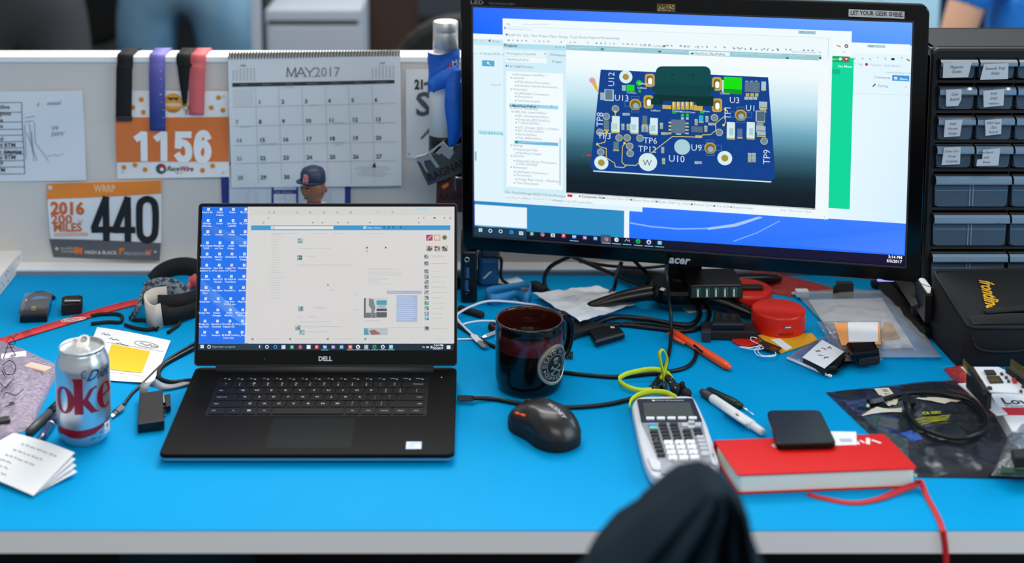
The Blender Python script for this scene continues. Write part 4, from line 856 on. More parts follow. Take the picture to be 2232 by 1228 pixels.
# task bar
s.poly([zl(38, 999), zl(1746, 1000), zl(1742, 1046), zl(36, 1042)], '1c2d3c', 9); R(92, 1001, 470, 1040, '263a44', 10); s.text(*zl(130, 1024), 'Type here to search', 4.4, 'a8c4c8', 11)
for a in (53, 65):
    for b in (1006, 1018): R(a, b, a + 10, b + 10, 'e8f2fa', 11)
s.ring(*zl(110, 1018), 4, 1.4, 'e8f0f4', 11); R(443, 1009, 451, 1026, 'c8d4d8', 11)
tc = ['e8eef2', '38a0dc', 'c8d8e0', '1c9058', 'd84838', 'dfe4e6', 'd03838', '2880d0', '7858a8', '2090d8', 'e06048', 'e8ecee', 'b0b8c0', '18b868', 'c8d4f0', '78d0d8']
for i, c in enumerate(tc):
    x = (497, 553, 607, 664, 719, 775, 829, 884, 939, 995, 1053, 1105, 1160, 1215, 1271, 1326)[i]
    if i in (13, 14, 11): s.disc(*zl(x, 1021), 4.6, c, 11, 14); s.disc(*zl(x, 1022), 2.2, '203040', 12, 10)
    elif i in (4,): s.disc(*zl(x, 1021), 4.6, c, 11, 14); s.disc(*zl(x, 1021), 2, '4888e0', 12, 10)
    elif i in (0, 1): s.ring(*zl(x, 1020), 4.2, 1.7, c, 11, 14)
    else: R(x - 13, 1008, x + 13, 1034, c, 11); s.text(*zl(x, 1029), 'XX=X##PWNOOs_##/'[i], 5, 'f2f6f8', 12, .03, 'c')
    if i in (7, 10, 11, 12, 13, 14, 15): R(x - 24, 1039, x + 24, 1043, 'a8d4e8', 11)
s.text(*zl(1673, 1018), '3:14 PM', 4.4, 'eef2f4', 11, .02, 'r'); s.text(*zl(1673, 1038), '5/5/2017', 4.4, 'eef2f4', 11, .02, 'r')
s.line([zl(1536, 1026), zl(1543, 1019), zl(1550, 1026)], 1.2, 'e0e6e8', 11); R(1562, 1018, 1578, 1028, 'e0e6e8', 11); R(1590, 1014, 1604, 1032, 'c0c8cc', 11); R(1698, 1012, 1722, 1036, 'e4eaec', 11)
m.build('screen', lid)
m = MB(); s = Page(m, hinge, U, Vl, 'print', Hl, eps=.0001, base=.0003)
s.text(*zl(886, 1117), 'DELL', 9.5, 'd9dadb', 1, .04, 'c', wscale=1.02); s.disc(*zl(480, 1104), 2, '3a3c40', 1, 12); s.disc(*zl(423, 1104), 1, '34363a', 1, 8)
m.build('lettering', lid)
# ------------------------------------------------------------------ things on the left of the desk
from mathutils import noise as _nz
def nz(x, y, z=0): return _nz.noise(Vector((x, y, z)))
def deskpage(mb, z, m='print', eps=.0001): return Page(mb, (0, 0, z), (1, 0, 0), (0, 1, 0), m, lambda x, y: tuple(D(x, y, z)[:2]), eps=eps)
def pillow(mb, q, h, m, nu=24, nv=24, amp=.003, freq=40, seed=0, z0=.0006, edge=.35, flatbottom=True, lo=None):
    q = [Vector(p) for p in q]
    def base(u, v): return q[0].lerp(q[1], u).lerp(q[3].lerp(q[2], u), v)
    def top(u, v):
        p = base(u, v); e = (max(0, math.sin(math.pi * u)) * max(0, math.sin(math.pi * v))) ** edge
        k = nz(p.x * freq, p.y * freq, seed) + .6 * nz(p.x * freq * 2.3, p.y * freq * 2.3, seed + 5)
        return Vector((p.x + amp * .5 * e * nz(p.y * freq, p.x * freq, seed + 9), p.y, p.z + z0 + e * max(.0006, h + amp * k)))
    mb.grid(top, nu, nv, m)
    if flatbottom: mb.grid(lambda u, v: base(1 - u, v) + Vector((0, 0, z0 * .5)), 2, 2, m, smooth=False)
    return top
def slabq(mb, q, h, m, ch=.001, z=None):      # q: four photo corners of the top face; h: thickness down
    P = [D(x, y, z) for x, y in q]; return mb.prism([(p.x, p.y) for p in P], z - h, z, m, ch)
def cable(name, pts, r, m, label=None, cat='cable', parent=None, k=8, group=None, n=8):   # pts: (px, py, height)
    P = crom([D(p[0], p[1], (p[2] if len(p) > 2 else r)) for p in pts], k)
    for p in P: p.z = max(p.z, r)
    o = MB().tube(P, r, m, n).build(name, parent)
    if label: tag(o, label, cat, group)
    return o

# soda can
CC = Vector((-.488, .2126, 0)); CR = .033
can = thing('soda_can', 'opened silver soda can with red and blue lettering left of the laptop', 'can', CC)
mat('can_metal', 'd6dbe0', .27, .85); mat('can_top', 'd8d5d0', .25, .9); mat('can_red', '9c1228', .3, .3, coat=.3); mat('can_blue', '14375c', .3, .3, coat=.3); mat('can_dark', '0a0a0b', .6)
MB().lathe(CC, [(.0, .004), (.021, .004), (.0245, .0), (.026, .0008), (.0295, .006), (.0322, .0125), (CR, .018), (CR, .098), (.0325, .102), (.0300, .109), (.0272, .1155), (.0268, .1175)], 'can_metal', 64).build('body', can)
MB().lathe(CC, [(.0268, .1172), (.0278, .1185), (.0279, .1207), (.0270, .1218), (.0262, .1210), (.0255, .1165), (.0243, .1152), (.0, .1156)], 'can_top', 64).build('rim_and_top', can)
m = MB(); m.prism([(CC.x + .004 + x, CC.y - .003 + y) for x, y in circ(0, 0, .0115, 24, .0085)], .1152, .1162, 'can_dark'); m.build('opening', can)
m = MB(); tt = Matrix.Translation(CC + Vector((-.001, .008, .1205))) @ Matrix.Rotation(math.radians(30), 4, 'X')
ringprism(m, rrect(0, .001, .0155, .024, .0075, 6), rrect(0, .006, .0085, .009, .0042, 6), -.0008, .0008, 'can_top', tt, .0004)
m.prism(rrect(0, -.004, .010, .007, .003), -.0009, .0012, 'can_top', .0003, tt); m.build('pull_tab', can)
def wrap(mb, V, F, th0, z0, sx, sz, m, r=CR + .0003, sh=0):
    P = []
    for a, b in V:
        t = math.radians(16) + th0 + (a * sx + b * sz * sh) / CR; P.append((CC.x + r * math.sin(t), CC.y - r * math.cos(t), z0 + b * sz))
    mb.add(P, F, m)
def dens(V, F, n=2):      # split long glyph triangles so that they follow the curve
    V = list(V); F = [tuple(f) for f in F]
    for _ in range(n):
        nv = {}; G = []
        def mid(a, b):
            k = (min(a, b), max(a, b))
            if k not in nv: V.append(((V[a][0] + V[b][0]) / 2, (V[a][1] + V[b][1]) / 2)); nv[k] = len(V) - 1
            return nv[k]
        for f in F:
            for i in range(1, len(f) - 1):
                a, b, c = f[0], f[i], f[i + 1]; x, y, z = mid(a, b), mid(b, c), mid(c, a); G += [(a, x, z), (x, b, y), (z, y, c), (x, y, z)]
        F = G
    return V, F
dg = math.radians
def serif_o(w, h, t, n=36):      # a fat-sided o
    A = [(w / 2 * math.cos(2 * math.pi * i / n), h / 2 + h / 2 * math.sin(2 * math.pi * i / n)) for i in range(n)]
    I = [((w / 2 - t) * math.cos(2 * math.pi * i / n), h / 2 + (h / 2 - t * .28) * math.sin(2 * math.pi * i / n)) for i in range(n)]
    return A + I, [(i, (i + 1) % n, n + (i + 1) % n, n + i) for i in range(n)]
m = MB()
wrap(m, *dens(*serif_o(.030, .0345, .0092), 1), dg(-45), .0465, 1, 1, 'can_red')
wrap(m, *dens([(0, 0), (.011, 0), (.011, .046), (0, .046), (-.002, .046), (-.002, .0435), (0, .043)], [(0, 1, 2, 3), (6, 3, 4, 5)], 3), dg(-20), .0465, 1, 1, 'can_red')
wrap(m, *dens([(.011, .012), (.011, .018), (.019, .031), (.028, .034), (.028, .031), (.024, .030), (.017, .018), (.026, .003), (.031, .0), (.020, .0)], [(0, 1, 2, 5, 6), (2, 3, 4, 5), (0, 6, 7, 9), (7, 8, 9)], 3), dg(-20), .0465, 1, 1, 'can_red')
oV, oF = serif_o(.028, .034, .0085); wrap(m, *dens(oV, [f for i, f in enumerate(oF) if not 31 <= i <= 35], 1), dg(53), .0465, 1, 1, 'can_red')
wrap(m, *dens([(-.011, .015), (.010, .020), (.010, .0225), (-.011, .0185)], [(0, 1, 2, 3)], 3), dg(53), .0465, 1, 1, 'can_red')
cV, cF = serif_o(.040, .050, .011); wrap(m, *dens(cV, [f for i, f in enumerate(cF) if not (i < 4 or i > 31)], 1), dg(-118), .0465, 1, 1, 'can_red')
m.build('red_lettering', can)
m = MB(); V, F = glyphs('Diet', .012, .35); wrap(m, *dens(V, F, 2), dg(5), .0885, .0185, .0185, 'can_blue', sh=.25)
m.tube([(CC.x + (CR + .0004) * math.sin(dg(20 + 6 * math.cos(a))), CC.y - (CR + .0004) * math.cos(dg(20 + 6 * math.cos(a))), .0975 + .0045 * math.sin(a)) for a in [.8 + 4.4 * k / 16 for k in range(17)]], .0007, 'can_blue', 6)
m.build('blue_lettering', can); m = MB()
for t, z, h in (('12 FL OZ', .0135, .0042), ('(355 mL)', .0085, .0042)): V, F = glyphs(t, .01); wrap(m, V, F, dg(11), z + .003, h, h, 'can_blue')
m.build('volume_print', can)
m = MB(); n = 40; P = []
for i in range(n + 1):
    t = -70 + 148 * i / n; k = i / n; zc = .0205 + .030 * max(0, (k - .38)) ** 1.7 + .011 * max(0, .38 - k) ** 1.2 ; hw = .0052 * max(0.03, math.sin(math.pi * min(1, .22 + k * .8))) ** 1.3
    for sg in (-1, 1): P.append((CC.x + (CR + .0003) * math.sin(dg(t + 16)), CC.y - (CR + .0003) * math.cos(dg(t + 16)), zc + sg * hw))
m.add(P, [(2 * i, 2 * i + 2, 2 * i + 3, 2 * i + 1) for i in range(n)], 'can_red'); m.build('red_swoosh', can)
m = MB(); mat('can_panel', 'e4e8ec', .4)
wrap(m, *dens([(0, 0), (.011, 0), (.011, .014), (0, .014)], [(0, 1, 2, 3)], 3), dg(45), .0135, 1, 1, 'can_panel', CR + .0004)
V, F = glyphs('0', .03); wrap(m, V, F, dg(51), .020, .007, .007, 'can_blue', CR + .0006); V, F = glyphs('calories', .02); wrap(m, V, F, dg(47), .0155, .0024, .0024, 'can_blue', CR + .0006)
m.build('calorie_panel', can)['label'] = 'small white calorie panel'

# bubble wrap pouch at the left edge
film('bubble_film', (214, 196, 214), 1.45, .2, (190, 1.0, .004), .42, (205, 190, 214))
bw = thing('bubble_wrap_pouch', 'pinkish bubble wrap pouch with black handwriting at the left edge behind the can', 'packaging', D(20, 850))
q = [D(x, y) for x, y in ((-70, 965), (92, 915), (128, 782), (40, 730))]; q = [D(-110, 1000), D(70, 935), D(132, 800), D(-20, 735)]
m = MB(); tf = pillow(m, q, .016, 'bubble_film', 56, 56, .0035, 55, 2, edge=.45); m.build('film', bw)
m = MB(); mat('beige_card', 'd8bfae', .7); c = D(82, 812, .006); m.prism(rrect(0, 0, .038, .016, .003), 0, .009, 'beige_card', .002, Matrix.Translation(c) @ Matrix.Rotation(-.45, 4, 'Z')); m.build('beige_block', bw)
m = MB(); c = D(30, 782, .008); m.prism(rrect(0, 0, .034, .018, .002), 0, .006, 'paper', .001, Matrix.Translation(c) @ Matrix.Rotation(.3, 4, 'Z')); m.build('white_slip', bw)
m = MB()
for c, w_ in ((D(15, 895, .006), .022), (D(8, 925, .006), .016)): m.prism(rrect(0, 0, w_, .014, .004), 0, .008, 'dark_grey', .002, Matrix.Translation(c) @ Matrix.Rotation(.5, 4, 'Z'))
m.build('dark_piece', bw)
mat('ink', '17171c', .5); m = MB()
for st in (((8, 785), (14, 768), (20, 752), (26, 766), (34, 778)), ((12, 764), (30, 760)), ((14, 750), (24, 738), (34, 752), (20, 756)), ((28, 742), (38, 732)), ((6, 800), (20, 790), (34, 800), (30, 818), (14, 820), (8, 808)), ((4, 812), (12, 826)), ((0, 838), (12, 850), (24, 836)), ((2, 858), (18, 842), (30, 830)), ((6, 872), (14, 860), (34, 866), (52, 852))):
    Pp = []
    for x, y in st:
        p = D(x, y, .018); Pp.append(Vector((p.x, p.y, .0205)))
    m.tube(crom(Pp, 5), .0006, 'ink', 5)
m.build('handwriting', bw)

# folded booklet
bk = thing('folded_booklet', 'folded white paper booklet with printed lines at the lower left corner', 'paper', D(60, 1030))
for i in range(4):
    A, Bc, C, E = D(30, 944, .016 - .003 * i), D(163 + i * 1.7, 987 + i * 14, .021 - .005 * i), D(73 + i, 1081 - i, .0035 - .0008 * i), D(-95, 1012, .006 - .001 * i)
    def f(u, v, A=A, Bc=Bc, C=C, E=E): p = A.lerp(Bc, u).lerp(E.lerp(C, u), v); return p + Vector((0, 0, .002 * math.sin(math.pi * u) * (1 - .6 * v)))
    m = MB(); m.grid(lambda u, v: f(u, 1 - v), 12, 8, 'paper'); m.grid(lambda u, v: f(u, v) - Vector((0, 0, .0005)), 12, 8, 'paper')
    if i == 0:
        U_, V__ = (Bc - A).normalized(), (A - E).normalized()
        rr = random.Random(4)
        for k, (v0, w0) in enumerate(((.2, .9), (.36, .8), (.5, .72), (.62, .5), (.74, .55), (.86, .62))):
            u = .3
            while u < w0 - .05:
                du = rr.uniform(.03, .08); pts = []
                for j in range(7): p = f(u + du * j / 6, v0 + rr.uniform(-.012, .012)); pts.append(p + Vector((0, 0, .0005)))
                m.tube(pts, .0003, 'dark_grey', 4); u += du + .02
    m.build('page', bk)

# pens by the can
mat('pen_blue', '173a6b', .25, coat=.3)
pn = thing('pen', 'dark blue pen with a silver ring lying beside the can', 'pen', D(110, 935))
a, b = D(82, 968, .0055), D(150, 868, .0055); d = (b - a)
MB().tube([a, a + d * .02, a + d * .38], [.003, .0055, .0055], 'pen_blue', 14).build('cap', pn); MB().tube([a + d * .38, a + d * .41], .0057, 'silver', 14).build('ring', pn); MB().tube([a + d * .41, a + d * .95, b], [.0052, .005, .002], 'pen_blue', 14).build('barrel', pn)
mat('marker_grey', '3c4044', .45)
pn = thing('pen', 'grey marker half hidden under the bubble wrap pouch', 'pen', D(100, 912))
a, b = D(60, 946, .006), D(138, 872, .006); d = b - a
MB().tube([a, a + d * .06, a + d * .6], [.003, .006, .006], 'marker_grey', 12).build('barrel', pn); MB().tube([a + d * .6, a + d * .96, b], [.0064, .0064, .003], 'black_plastic', 12).build('cap', pn)

# note with the yellow block
nt_ = thing('paper_note', 'white note with a yellow printed block behind the can', 'paper', D(290, 780))
q = [D(212, 716, .004), D(372, 744, .003), D(334, 839, .0012), D(170, 824, .002)]
f = lambda u, v: q[0].lerp(q[1], u).lerp(q[3].lerp(q[2], u), v) + Vector((0, 0, .0012 * math.sin(4 * u + 3 * v) + .0018))
m = MB(); m.grid(lambda u, v: f(u, 1 - v), 16, 10, 'print', lin('eceef0')); m.grid(lambda u, v: f(u, v) - Vector((0, 0, .0005)), 10, 8, 'paper')
g = lambda u, v: f(u, 1 - v) + Vector((0, 0, .0006))
m.grid(lambda u, v: g(.28 + .52 * u, .20 + .48 * v), 12, 8, 'print', lin('f7c518'), False)
rr = random.Random(8)
for u0, v0, n in ((.10, .86, 3), (.22, .78, 4), (.33, .72, 5), (.63, .80, 8)):
    pts = [g(u0 + .028 * k, v0 + rr.uniform(-.02, .02)) + Vector((0, 0, .0004)) for k in range(n + 2)]; m.tube(crom(pts, 3), .0004, 'ink', 4)
m.tube([g(.72 + .16 * math.cos(a), .80 + .055 * math.sin(a)) + Vector((0, 0, .0003)) for a in [2 * math.pi * k / 28 for k in range(28)]], .0003, 'dark_grey', 4, closed=True)
m.tube([g(.2, .70), g(.97, .72)], .0002, 'dark_grey', 4); m.tube([g(.2, .15), g(.85, .12)], .0002, 'dark_grey', 4)
m.build('sheet', nt_)

# ethernet dongle, its ribbon lead and the small plug beside it
dn = thing('usb_adapter', 'black box adapter with a flat grey lead left of the laptop', 'adapter', D(330, 900))
m = MB(); slabq(m, [(304, 857), (355, 850), (358, 917), (300, 925)], .013, 'black_plastic', .0012, .0135); m.build('body', dn)
m = MB()
for k in range(3): p = D(357, 888 + k * 10, .006); m.box(p - Vector((.0005, .002, .001)), p + Vector((.0016, .002, .001)), 'dark_grey')
m.build('light_row', dn)
P = [D(x, y, z) for x, y, z in ((313, 858, .010), (314, 846, .017), (322, 836, .019), (338, 836, .012), (352, 842, .006), (375, 843, .003), (405, 836, .003), (421, 830, .004))]
m = MB(); mat('lead_grey', '8d9096', .5); m.strap(P, [Vector((1, .35, 0))] * 3 + [Vector((.4, .9, .1))] * 2 + [Vector((.05, 1, 0))] * 3, [.011] * 8, .0016, 'lead_grey'); m.build('flat_lead', dn)
up = thing('usb_plug', 'small black plug with a silver contact beside the box adapter', 'plug', D(364, 880))
m = MB(); slabq(m, [(358, 860), (371, 858), (372, 884), (361, 886)], .009, 'black_plastic', .001, .0105); m.build('body', up)
m = MB(); slabq(m, [(354, 862), (359, 861), (361, 876), (356, 877)], .005, 'silver', .0004, .0085); m.build('contact', up)
c1 = thing('charging_cable', 'black micro connector cable lying between the can and the note', 'cable', D(290, 860))
cable('cord', [(268, 884, .004), (288, 858), (310, 838), (336, 812), (352, 797), (372, 780), (410, 757), (430, 745)], .0022, 'cable_black', parent=c1)
a, b = D(268, 884, .005), D(246, 904, .0045); d = b - a
MB().tube([a, a + d * .15, a + d * .7, a + d * .72, b], [.003, .0055, .0055, .004, .0038], 'black_plastic', 4, False, flat=.6).build('plug', c1)
MB().tube([b, b + d * .22], .0032, 'steel', 4, False, flat=.5).build('contact', c1)
cable('laptop_cable', [(425, 829, .006), (400, 831), (372, 833), (350, 826), (346, 812), (356, 797), (380, 782), (424, 758, .004)], .003, 'cable_black', 'thick black cable looping left of the laptop hinge')

# black clips
for k, (pts, lb) in enumerate((([(198, 689), (222, 685), (262, 686), (264, 702), (235, 702), (198, 706)], 'u-shaped black plastic clip lying across the red lanyard'), ([(283, 692), (296, 698), (343, 700), (332, 718), (300, 716), (272, 708)], 'hooked black plastic clip under the cream strap'), ([(340, 719), (358, 701), (393, 703), (366, 725)], 'z-shaped black plastic clip nearest the laptop'))):
    P = crom([D(x, y, .003) for x, y in pts], 3); tag(MB().tube(P, .0026, 'black_matte', 6, False).build('plastic_clip'), lb, 'clip', 'black plastic clips')

# two little boxes
mat('yellow_card', 'e0c83c', .5); film('clear_plastic', (236, 240, 246), 1.35, .08, (20, .1, .001), .08)
bx = thing('clear_lid_box', 'small black box with a clear lid behind the red lanyard', 'box', D(75, 690))
q = [(56, 668), (113, 664), (103, 703), (44, 705)]
m = MB(); P = [D(x, y, 0) for x, y in q]; m.prism([(p.x, p.y) for p in P], .0005, .011, 'black_plastic', .001); m.build('tray', bx)
m = MB(); m.prism(inset(ccw([(p.x, p.y) for p in P]), -.001), .011, .022, 'clear_plastic', .003); m.build('lid', bx)
m = MB(); c = (P[0] + P[1] + P[2] + P[3]) / 4; m.prism(circ(c.x, c.y, .013, 20, .009), .011, .016, 'dark_grey', .002); m.build('insert', bx)
m = MB(); m.box((c.x - .003, c.y - .014, .011), (c.x + .003, c.y - .009, .016), 'yellow_card'); m.build('yellow_tab', bx)
P = [D(x, y, .004) for x, y in ((52, 664), (62, 650), (80, 640), (104, 641), (118, 650))]; MB().tube(crom(P, 4), .0032, 'black_matte', 6, False).build('hinge_loop', bx)
bx = thing('plastic_case', 'small open black plastic case right of the clear lid box', 'box', D(155, 680))
P = [D(x, y, 0) for x, y in ((136, 671), (181, 668), (179, 685), (134, 690))]; o = [(p.x, p.y) for p in P]
m = MB(); m.prism(o, .0005, .018, 'black_matte', .002); m.build('body', bx)
m = MB()
m.prism(inset(ccw(o), .004), .018, .0205, 'black_plastic', .001); m.build('raised_lid', bx)
m = MB(); s = Page(m, ((P[2].x + P[3].x) / 2, P[3].y, .0207), (1, 0, 0), (0, 1, 0), 'print'); s.uvpoly([(-.012, .008), (.012, .008), (.012, .013), (-.012, .013)], 'b4b6b8', 1); m.build('printed_strip', bx)

# red lanyard
mat('lanyard_red', 'd9333a', .6, bump=(120, .2, .001), noise=(55, 'b31f27', .52, .58))
ln = thing('lanyard', 'flat red printed lanyard running from the strap bundle to the left edge', 'lanyard', D(150, 700))
P = [D(x, y, .0016) for x, y in ((-60, 768), (0, 746), (80, 721), (160, 697), (240, 673), (310, 656))]
W = [Vector((.35, 1, 0))] * 6
m = MB(); m.strap(P, W, .022, .0014, 'lanyard_red'); m.build('band', ln)
m = MB(); c = D(160, 697, .0026); an = math.radians(19); ca, sa = math.cos(an), math.sin(an)
E_ = [c + Vector((ca * .018 * math.cos(a) - sa * .0065 * math.sin(a), sa * .018 * math.cos(a) + ca * .0065 * math.sin(a), 0)) for a in [2 * math.pi * k / 30 for k in range(30)]]
m.tube(E_, .0006, 'white_plastic', 4, closed=True); s = Page(m, c, (ca, sa, 0), (-sa, ca, 0), 'print', None, eps=.0002); s.text(0, -.0026, 'RayDog', .0058, 'f0e6e6', 1, .02, 'c', shear=.3); m.build('printed_logo', ln)

# strap bundle
mat('band_black', '17181b', .85); mat('band_cream', 'cfc9bf', .8); mat('band_grey', '76828e', .8, noise=(170, '2c343e', .50, .54)); mat('band_coral', 'e36a68', .7)
sb = thing('head_strap', 'bundle of black grey and cream elastic straps left of the laptop', 'strap', D(360, 670))
Bz = lambda x, y, Y: B(x, y, Y)
m = MB(); P = [Bz(330, 612, .71), Bz(352, 594, .72), Bz(380, 583, .72), Bz(410, 581, .71), Bz(440, 590, .69)]; m.strap(P, [Vector((.2, .35, 1))] * 5, [.022, .026, .028, .028, .028], .003, 'band_black'); m.build('black_band', sb)
m = MB(); P = [D(297, 684, .014), D(299, 664, .020), Bz(318, 636, .64), Bz(345, 621, .645), Bz(375, 630, .635), Bz(400, 652, .62), Bz(428, 680, .60)]
m.strap(P, [Vector((.5, .1, 1)), Vector((.5, .2, 1)), Vector((.1, .5, 1)), Vector((0, .7, .8)), Vector((.5, .5, .8)), Vector((.6, .4, .7)), Vector((.7, .3, .6))], [.030, .030, .026, .022, .030, .032, .034], .003, 'band_grey'); m.build('patterned_band', sb)
m = MB(); P = [D(352, 688, .018), D(336, 693, .018), D(322, 684, .019), D(319, 668, .021), D(335, 655, .023), D(365, 650, .024)]
m.strap(P, Vector((-.1, .12, 1)), .036, .003, 'band_cream'); m.build('cream_band', sb)
m = MB(); P = [D(350, 687, .017), D(372, 690, .015), D(398, 684, .013), D(432, 672, .012)]; m.strap(P, Vector((0, .3, 1)), [.030, .026, .022, .02], .003, 'band_black'); m.build('inner_band', sb); m = MB()
P = [D(345, 668, .02), D(372, 668, .022), D(400, 664, .022), D(430, 655, .02)]; m.strap(P, Vector((0, .2, 1)), .034, .003, 'band_black'); m.build('inner_band', sb)
m = MB(); P = [D(352, 682, .010), D(375, 681, .012), D(392, 678, .014), D(404, 672, .012)]; mat('band_dusty', '9a7478', .7); m.strap(P, Vector((0, .8, .6)), [.004, .009, .013, .008], .003, 'band_dusty'); m.build('tongue', sb)
m = MB(); P = [Bz(408, 632, .64), Bz(418, 620, .65), Bz(432, 612, .65)]; m.strap(P, Vector((.3, .2, 1)), [.012, .02, .024], .003, 'band_coral'); m.build('coral_band', sb)
m = MB(); P = [D(404, 676, .006), D(416, 686, .004), D(432, 680, .004)]; m.strap(P, Vector((.3, 1, .3)), .014, .003, 'band_black'); m.build('end_tab', sb)

# white carton at the left edge
cb = thing('white_carton', 'white printed carton cut off by the left edge of the desk', 'box', D(-20, 620))
T = [D(x, y, .030) for x, y in ((52, 540), (-8, 613), (-150, 590), (-75, 521))]
m = MB(); mat('carton_white', 'e6e3e0', .6); m.prism([(p.x, p.y) for p in T], .0005, .030, 'carton_white', .0008); m.build('body', cb)
a, b = T[1], T[0]; uu = (b - a); L = uu.length; uu.normalize()
m = MB(); s = Page(m, Vector((a.x, a.y, 0)), uu, (0, 0, 1), 'print', None, eps=.0004)
rr = random.Random(6)
for k in range(18):
    x, y = rr.uniform(.1, .95) * L, rr.uniform(.006, .026); s.uvpoly(circ(x, y, rr.uniform(.0008, .0022), 8), rr.choice(['d9c63a', '6a4a8c', '3a3a3c', 'b86a4a', 'd8a8a0', '8a9a4a']), 1)
m.build('printed_dots', cb)
# figurine behind the laptop
FY = .71
fg = thing('bobblehead_figurine', 'small ballplayer figurine in a navy cap behind the laptop lid', 'figurine', (B(680, 440, FY).x, FY, 0))
mat('skin_toy', '8d5b42', .4); mat('cap_navy', '27314c', .45); mat('jersey', 'e4e2e0', .5); mat('toy_red', 'b02c34', .45); mat('toy_dark', '2a1c16', .5); mat('toy_lip', '7a4436', .45)
hc = B(684, 412, FY); k = (B(710, 412, FY).x - B(656, 412, FY).x) / 2        # head half width
m = MB()
def head(u, v):
    a = 2 * math.pi * u; t = math.pi * v; r = math.sin(t)
    x, y, z = math.cos(a) * r, math.sin(a) * r, -math.cos(t)
    w = 1 - .22 * max(0, -z) ** 1.5; fx = x * k * .95 * w; fy = y * k * 1.02 * w; fz = z * k * 1.28
    d = math.exp(-((a - 3.9) / .35) ** 2); fx += -k * .16 * d * math.exp(-((z + .12) / .22) ** 2); fy += -k * .16 * d * math.exp(-((z + .12) / .22) ** 2)   # nose
    d2 = math.exp(-((a - 3.9) / .8) ** 2); fy -= k * .05 * d2 * math.exp(-((z + .5) / .12) ** 2); fy += k * .05 * d2 * math.exp(-((z - .1) / .1) ** 2)
    return (hc.x + fx, hc.y + fy, hc.z + fz)
m.grid(head, 40, 28, 'skin_toy'); m.build('head', fg)
for sx in (-1, 1): MB().ball((hc.x + sx * k * .97, hc.y + .003, hc.z - .002), k * .22, 'skin_toy', 10, (.5, .8, 1.2)).build('ear', fg)
m = MB()
for a in (3.55, 4.3):
    m.ball((hc.x + math.cos(a) * k * .9, hc.y + math.sin(a) * k * .98, hc.z + k * .12), k * .11, 'white_plastic', 8, (1, .5, .6)); m.ball((hc.x + math.cos(a) * k * .97, hc.y + math.sin(a) * k * 1.04, hc.z + k * .12), k * .06, 'toy_dark', 8)
    m.box((hc.x + math.cos(a) * k * .95 - k * .16, hc.y + math.sin(a) * k * 1.02 - .001, hc.z + k * .27), (hc.x + math.cos(a) * k * .95 + k * .16, hc.y + math.sin(a) * k * 1.02 + .001, hc.z + k * .34), 'toy_dark')
m.build('eyes', fg)
m = MB(); m.ball((hc.x + math.cos(3.9) * k * .72, hc.y + math.sin(3.9) * k * .78, hc.z - k * .62), k * .2, 'toy_lip', 8, (1.3, .6, .4)); m.build('mouth', fg)
ct = B(682, 376, FY)
m = MB(); m.lathe((ct.x, ct.y, hc.z + k * .68), [(k * 1.02, -.002), (k * 1.04, k * .25), (k * 1.0, k * .7), (k * .82, k * 1.02), (k * .42, k * 1.2), (0, k * 1.23)], 'cap_navy', 32)
bt = Matrix.Translation((hc.x, hc.y, hc.z + k * .68)) @ Matrix.Rotation(-.65, 4, 'Z') @ Matrix.Rotation(math.radians(-6), 4, 'X')
m.prism([(k * 1.05 * math.cos(a), -k * .3 - k * 1.35 * math.sin(a)) for a in [math.pi * q / 16 for q in range(17)]], -.0012, .0012, 'cap_navy', .0005, bt); m.build('cap', fg)
m = MB(); pp = Vector((ct.x - k * .42, ct.y - k * 1.0, hc.z + k * 1.18)); s = Page(m, pp, Vector((1, -.42, 0)), Vector((.1, .25, 1)), 'print'); s.text(0, -.006, 'B', .011, 'e2c8cc', 3, .06, 'c'); s.text(0, -.006, 'B', .011, 'b8405a', 4, .015, 'c'); m.build('cap_letter', fg)
m = MB(); m.lathe((hc.x, FY, 0), [(.010, .10), (.024, .12), (.027, hc.z - k * 1.75), (.021, hc.z - k * 1.35), (.009, hc.z - k * 1.15)], 'jersey', 24); m.lathe((hc.x, FY, 0), [(.0095, hc.z - k * 1.2), (.012, hc.z - k * 1.12), (.0095, hc.z - k * 1.02)], 'toy_red', 24)
m.lathe((hc.x, FY, 0), [(.03, 0), (.03, .01), (.02, .012), (.016, .06), (.021, .12)], 'dark_grey', 24); m.build('body', fg)
# ------------------------------------------------------------------ steel bottle, its blue ribbon and the medals
mat('brushed_steel', 'dad8d5', .42, .7); mat('bottle_white', 'fbf7f2', .4); mat('ribbon_blue', '1560c8', .55, bump=(60, .5, .004))
BYY = .73; bc = B(970, 200, BYY); bz = lambda y: B(970, y, BYY).z
bo = thing('steel_bottle', 'tall bottle with a brushed steel cap beside the monitor', 'bottle', (bc.x, BYY, 0))
br = (B(1000, 80, BYY).x - B(945, 80, BYY).x) / 2; bw2 = br * 1.17
MB().lathe((bc.x + .001, BYY, 0), [(br, bz(118)), (br, bz(69)), (br * .985, bz(68)), (br, bz(67)), (br, bz(48)), (br * .93, bz(45.5)), (0, bz(45.2))], 'brushed_steel', 40).build('cap', bo)
MB().lathe((bc.x - .002, BYY, 0), [(bw2, bz(292)), (bw2, bz(120)), (br, bz(112))], 'bottle_white', 40).build('body', bo)
MB().lathe((bc.x - .002, BYY, 0), [(0, bz(345)), (bw2 * .6, bz(344)), (bw2 * 1.04, bz(336)), (bw2 * 1.04, bz(300)), (bw2 * .98, bz(291))], 'black_plastic', 40).build('lower_sleeve', bo)
sx = B(982, 400, BYY).x
MB().lathe((sx, BYY, 0), [(.03, 0), (.03, .006), (.008, .01), (.008, bz(343))], 'black_plastic', 24).build('stand_pole', bo)
me_ = thing('race_medal', 'dark grey square medal on a bright blue ribbon knotted around the bottle', 'medal', (bc.x, BYY - .03, bz(400)))
m = MB()
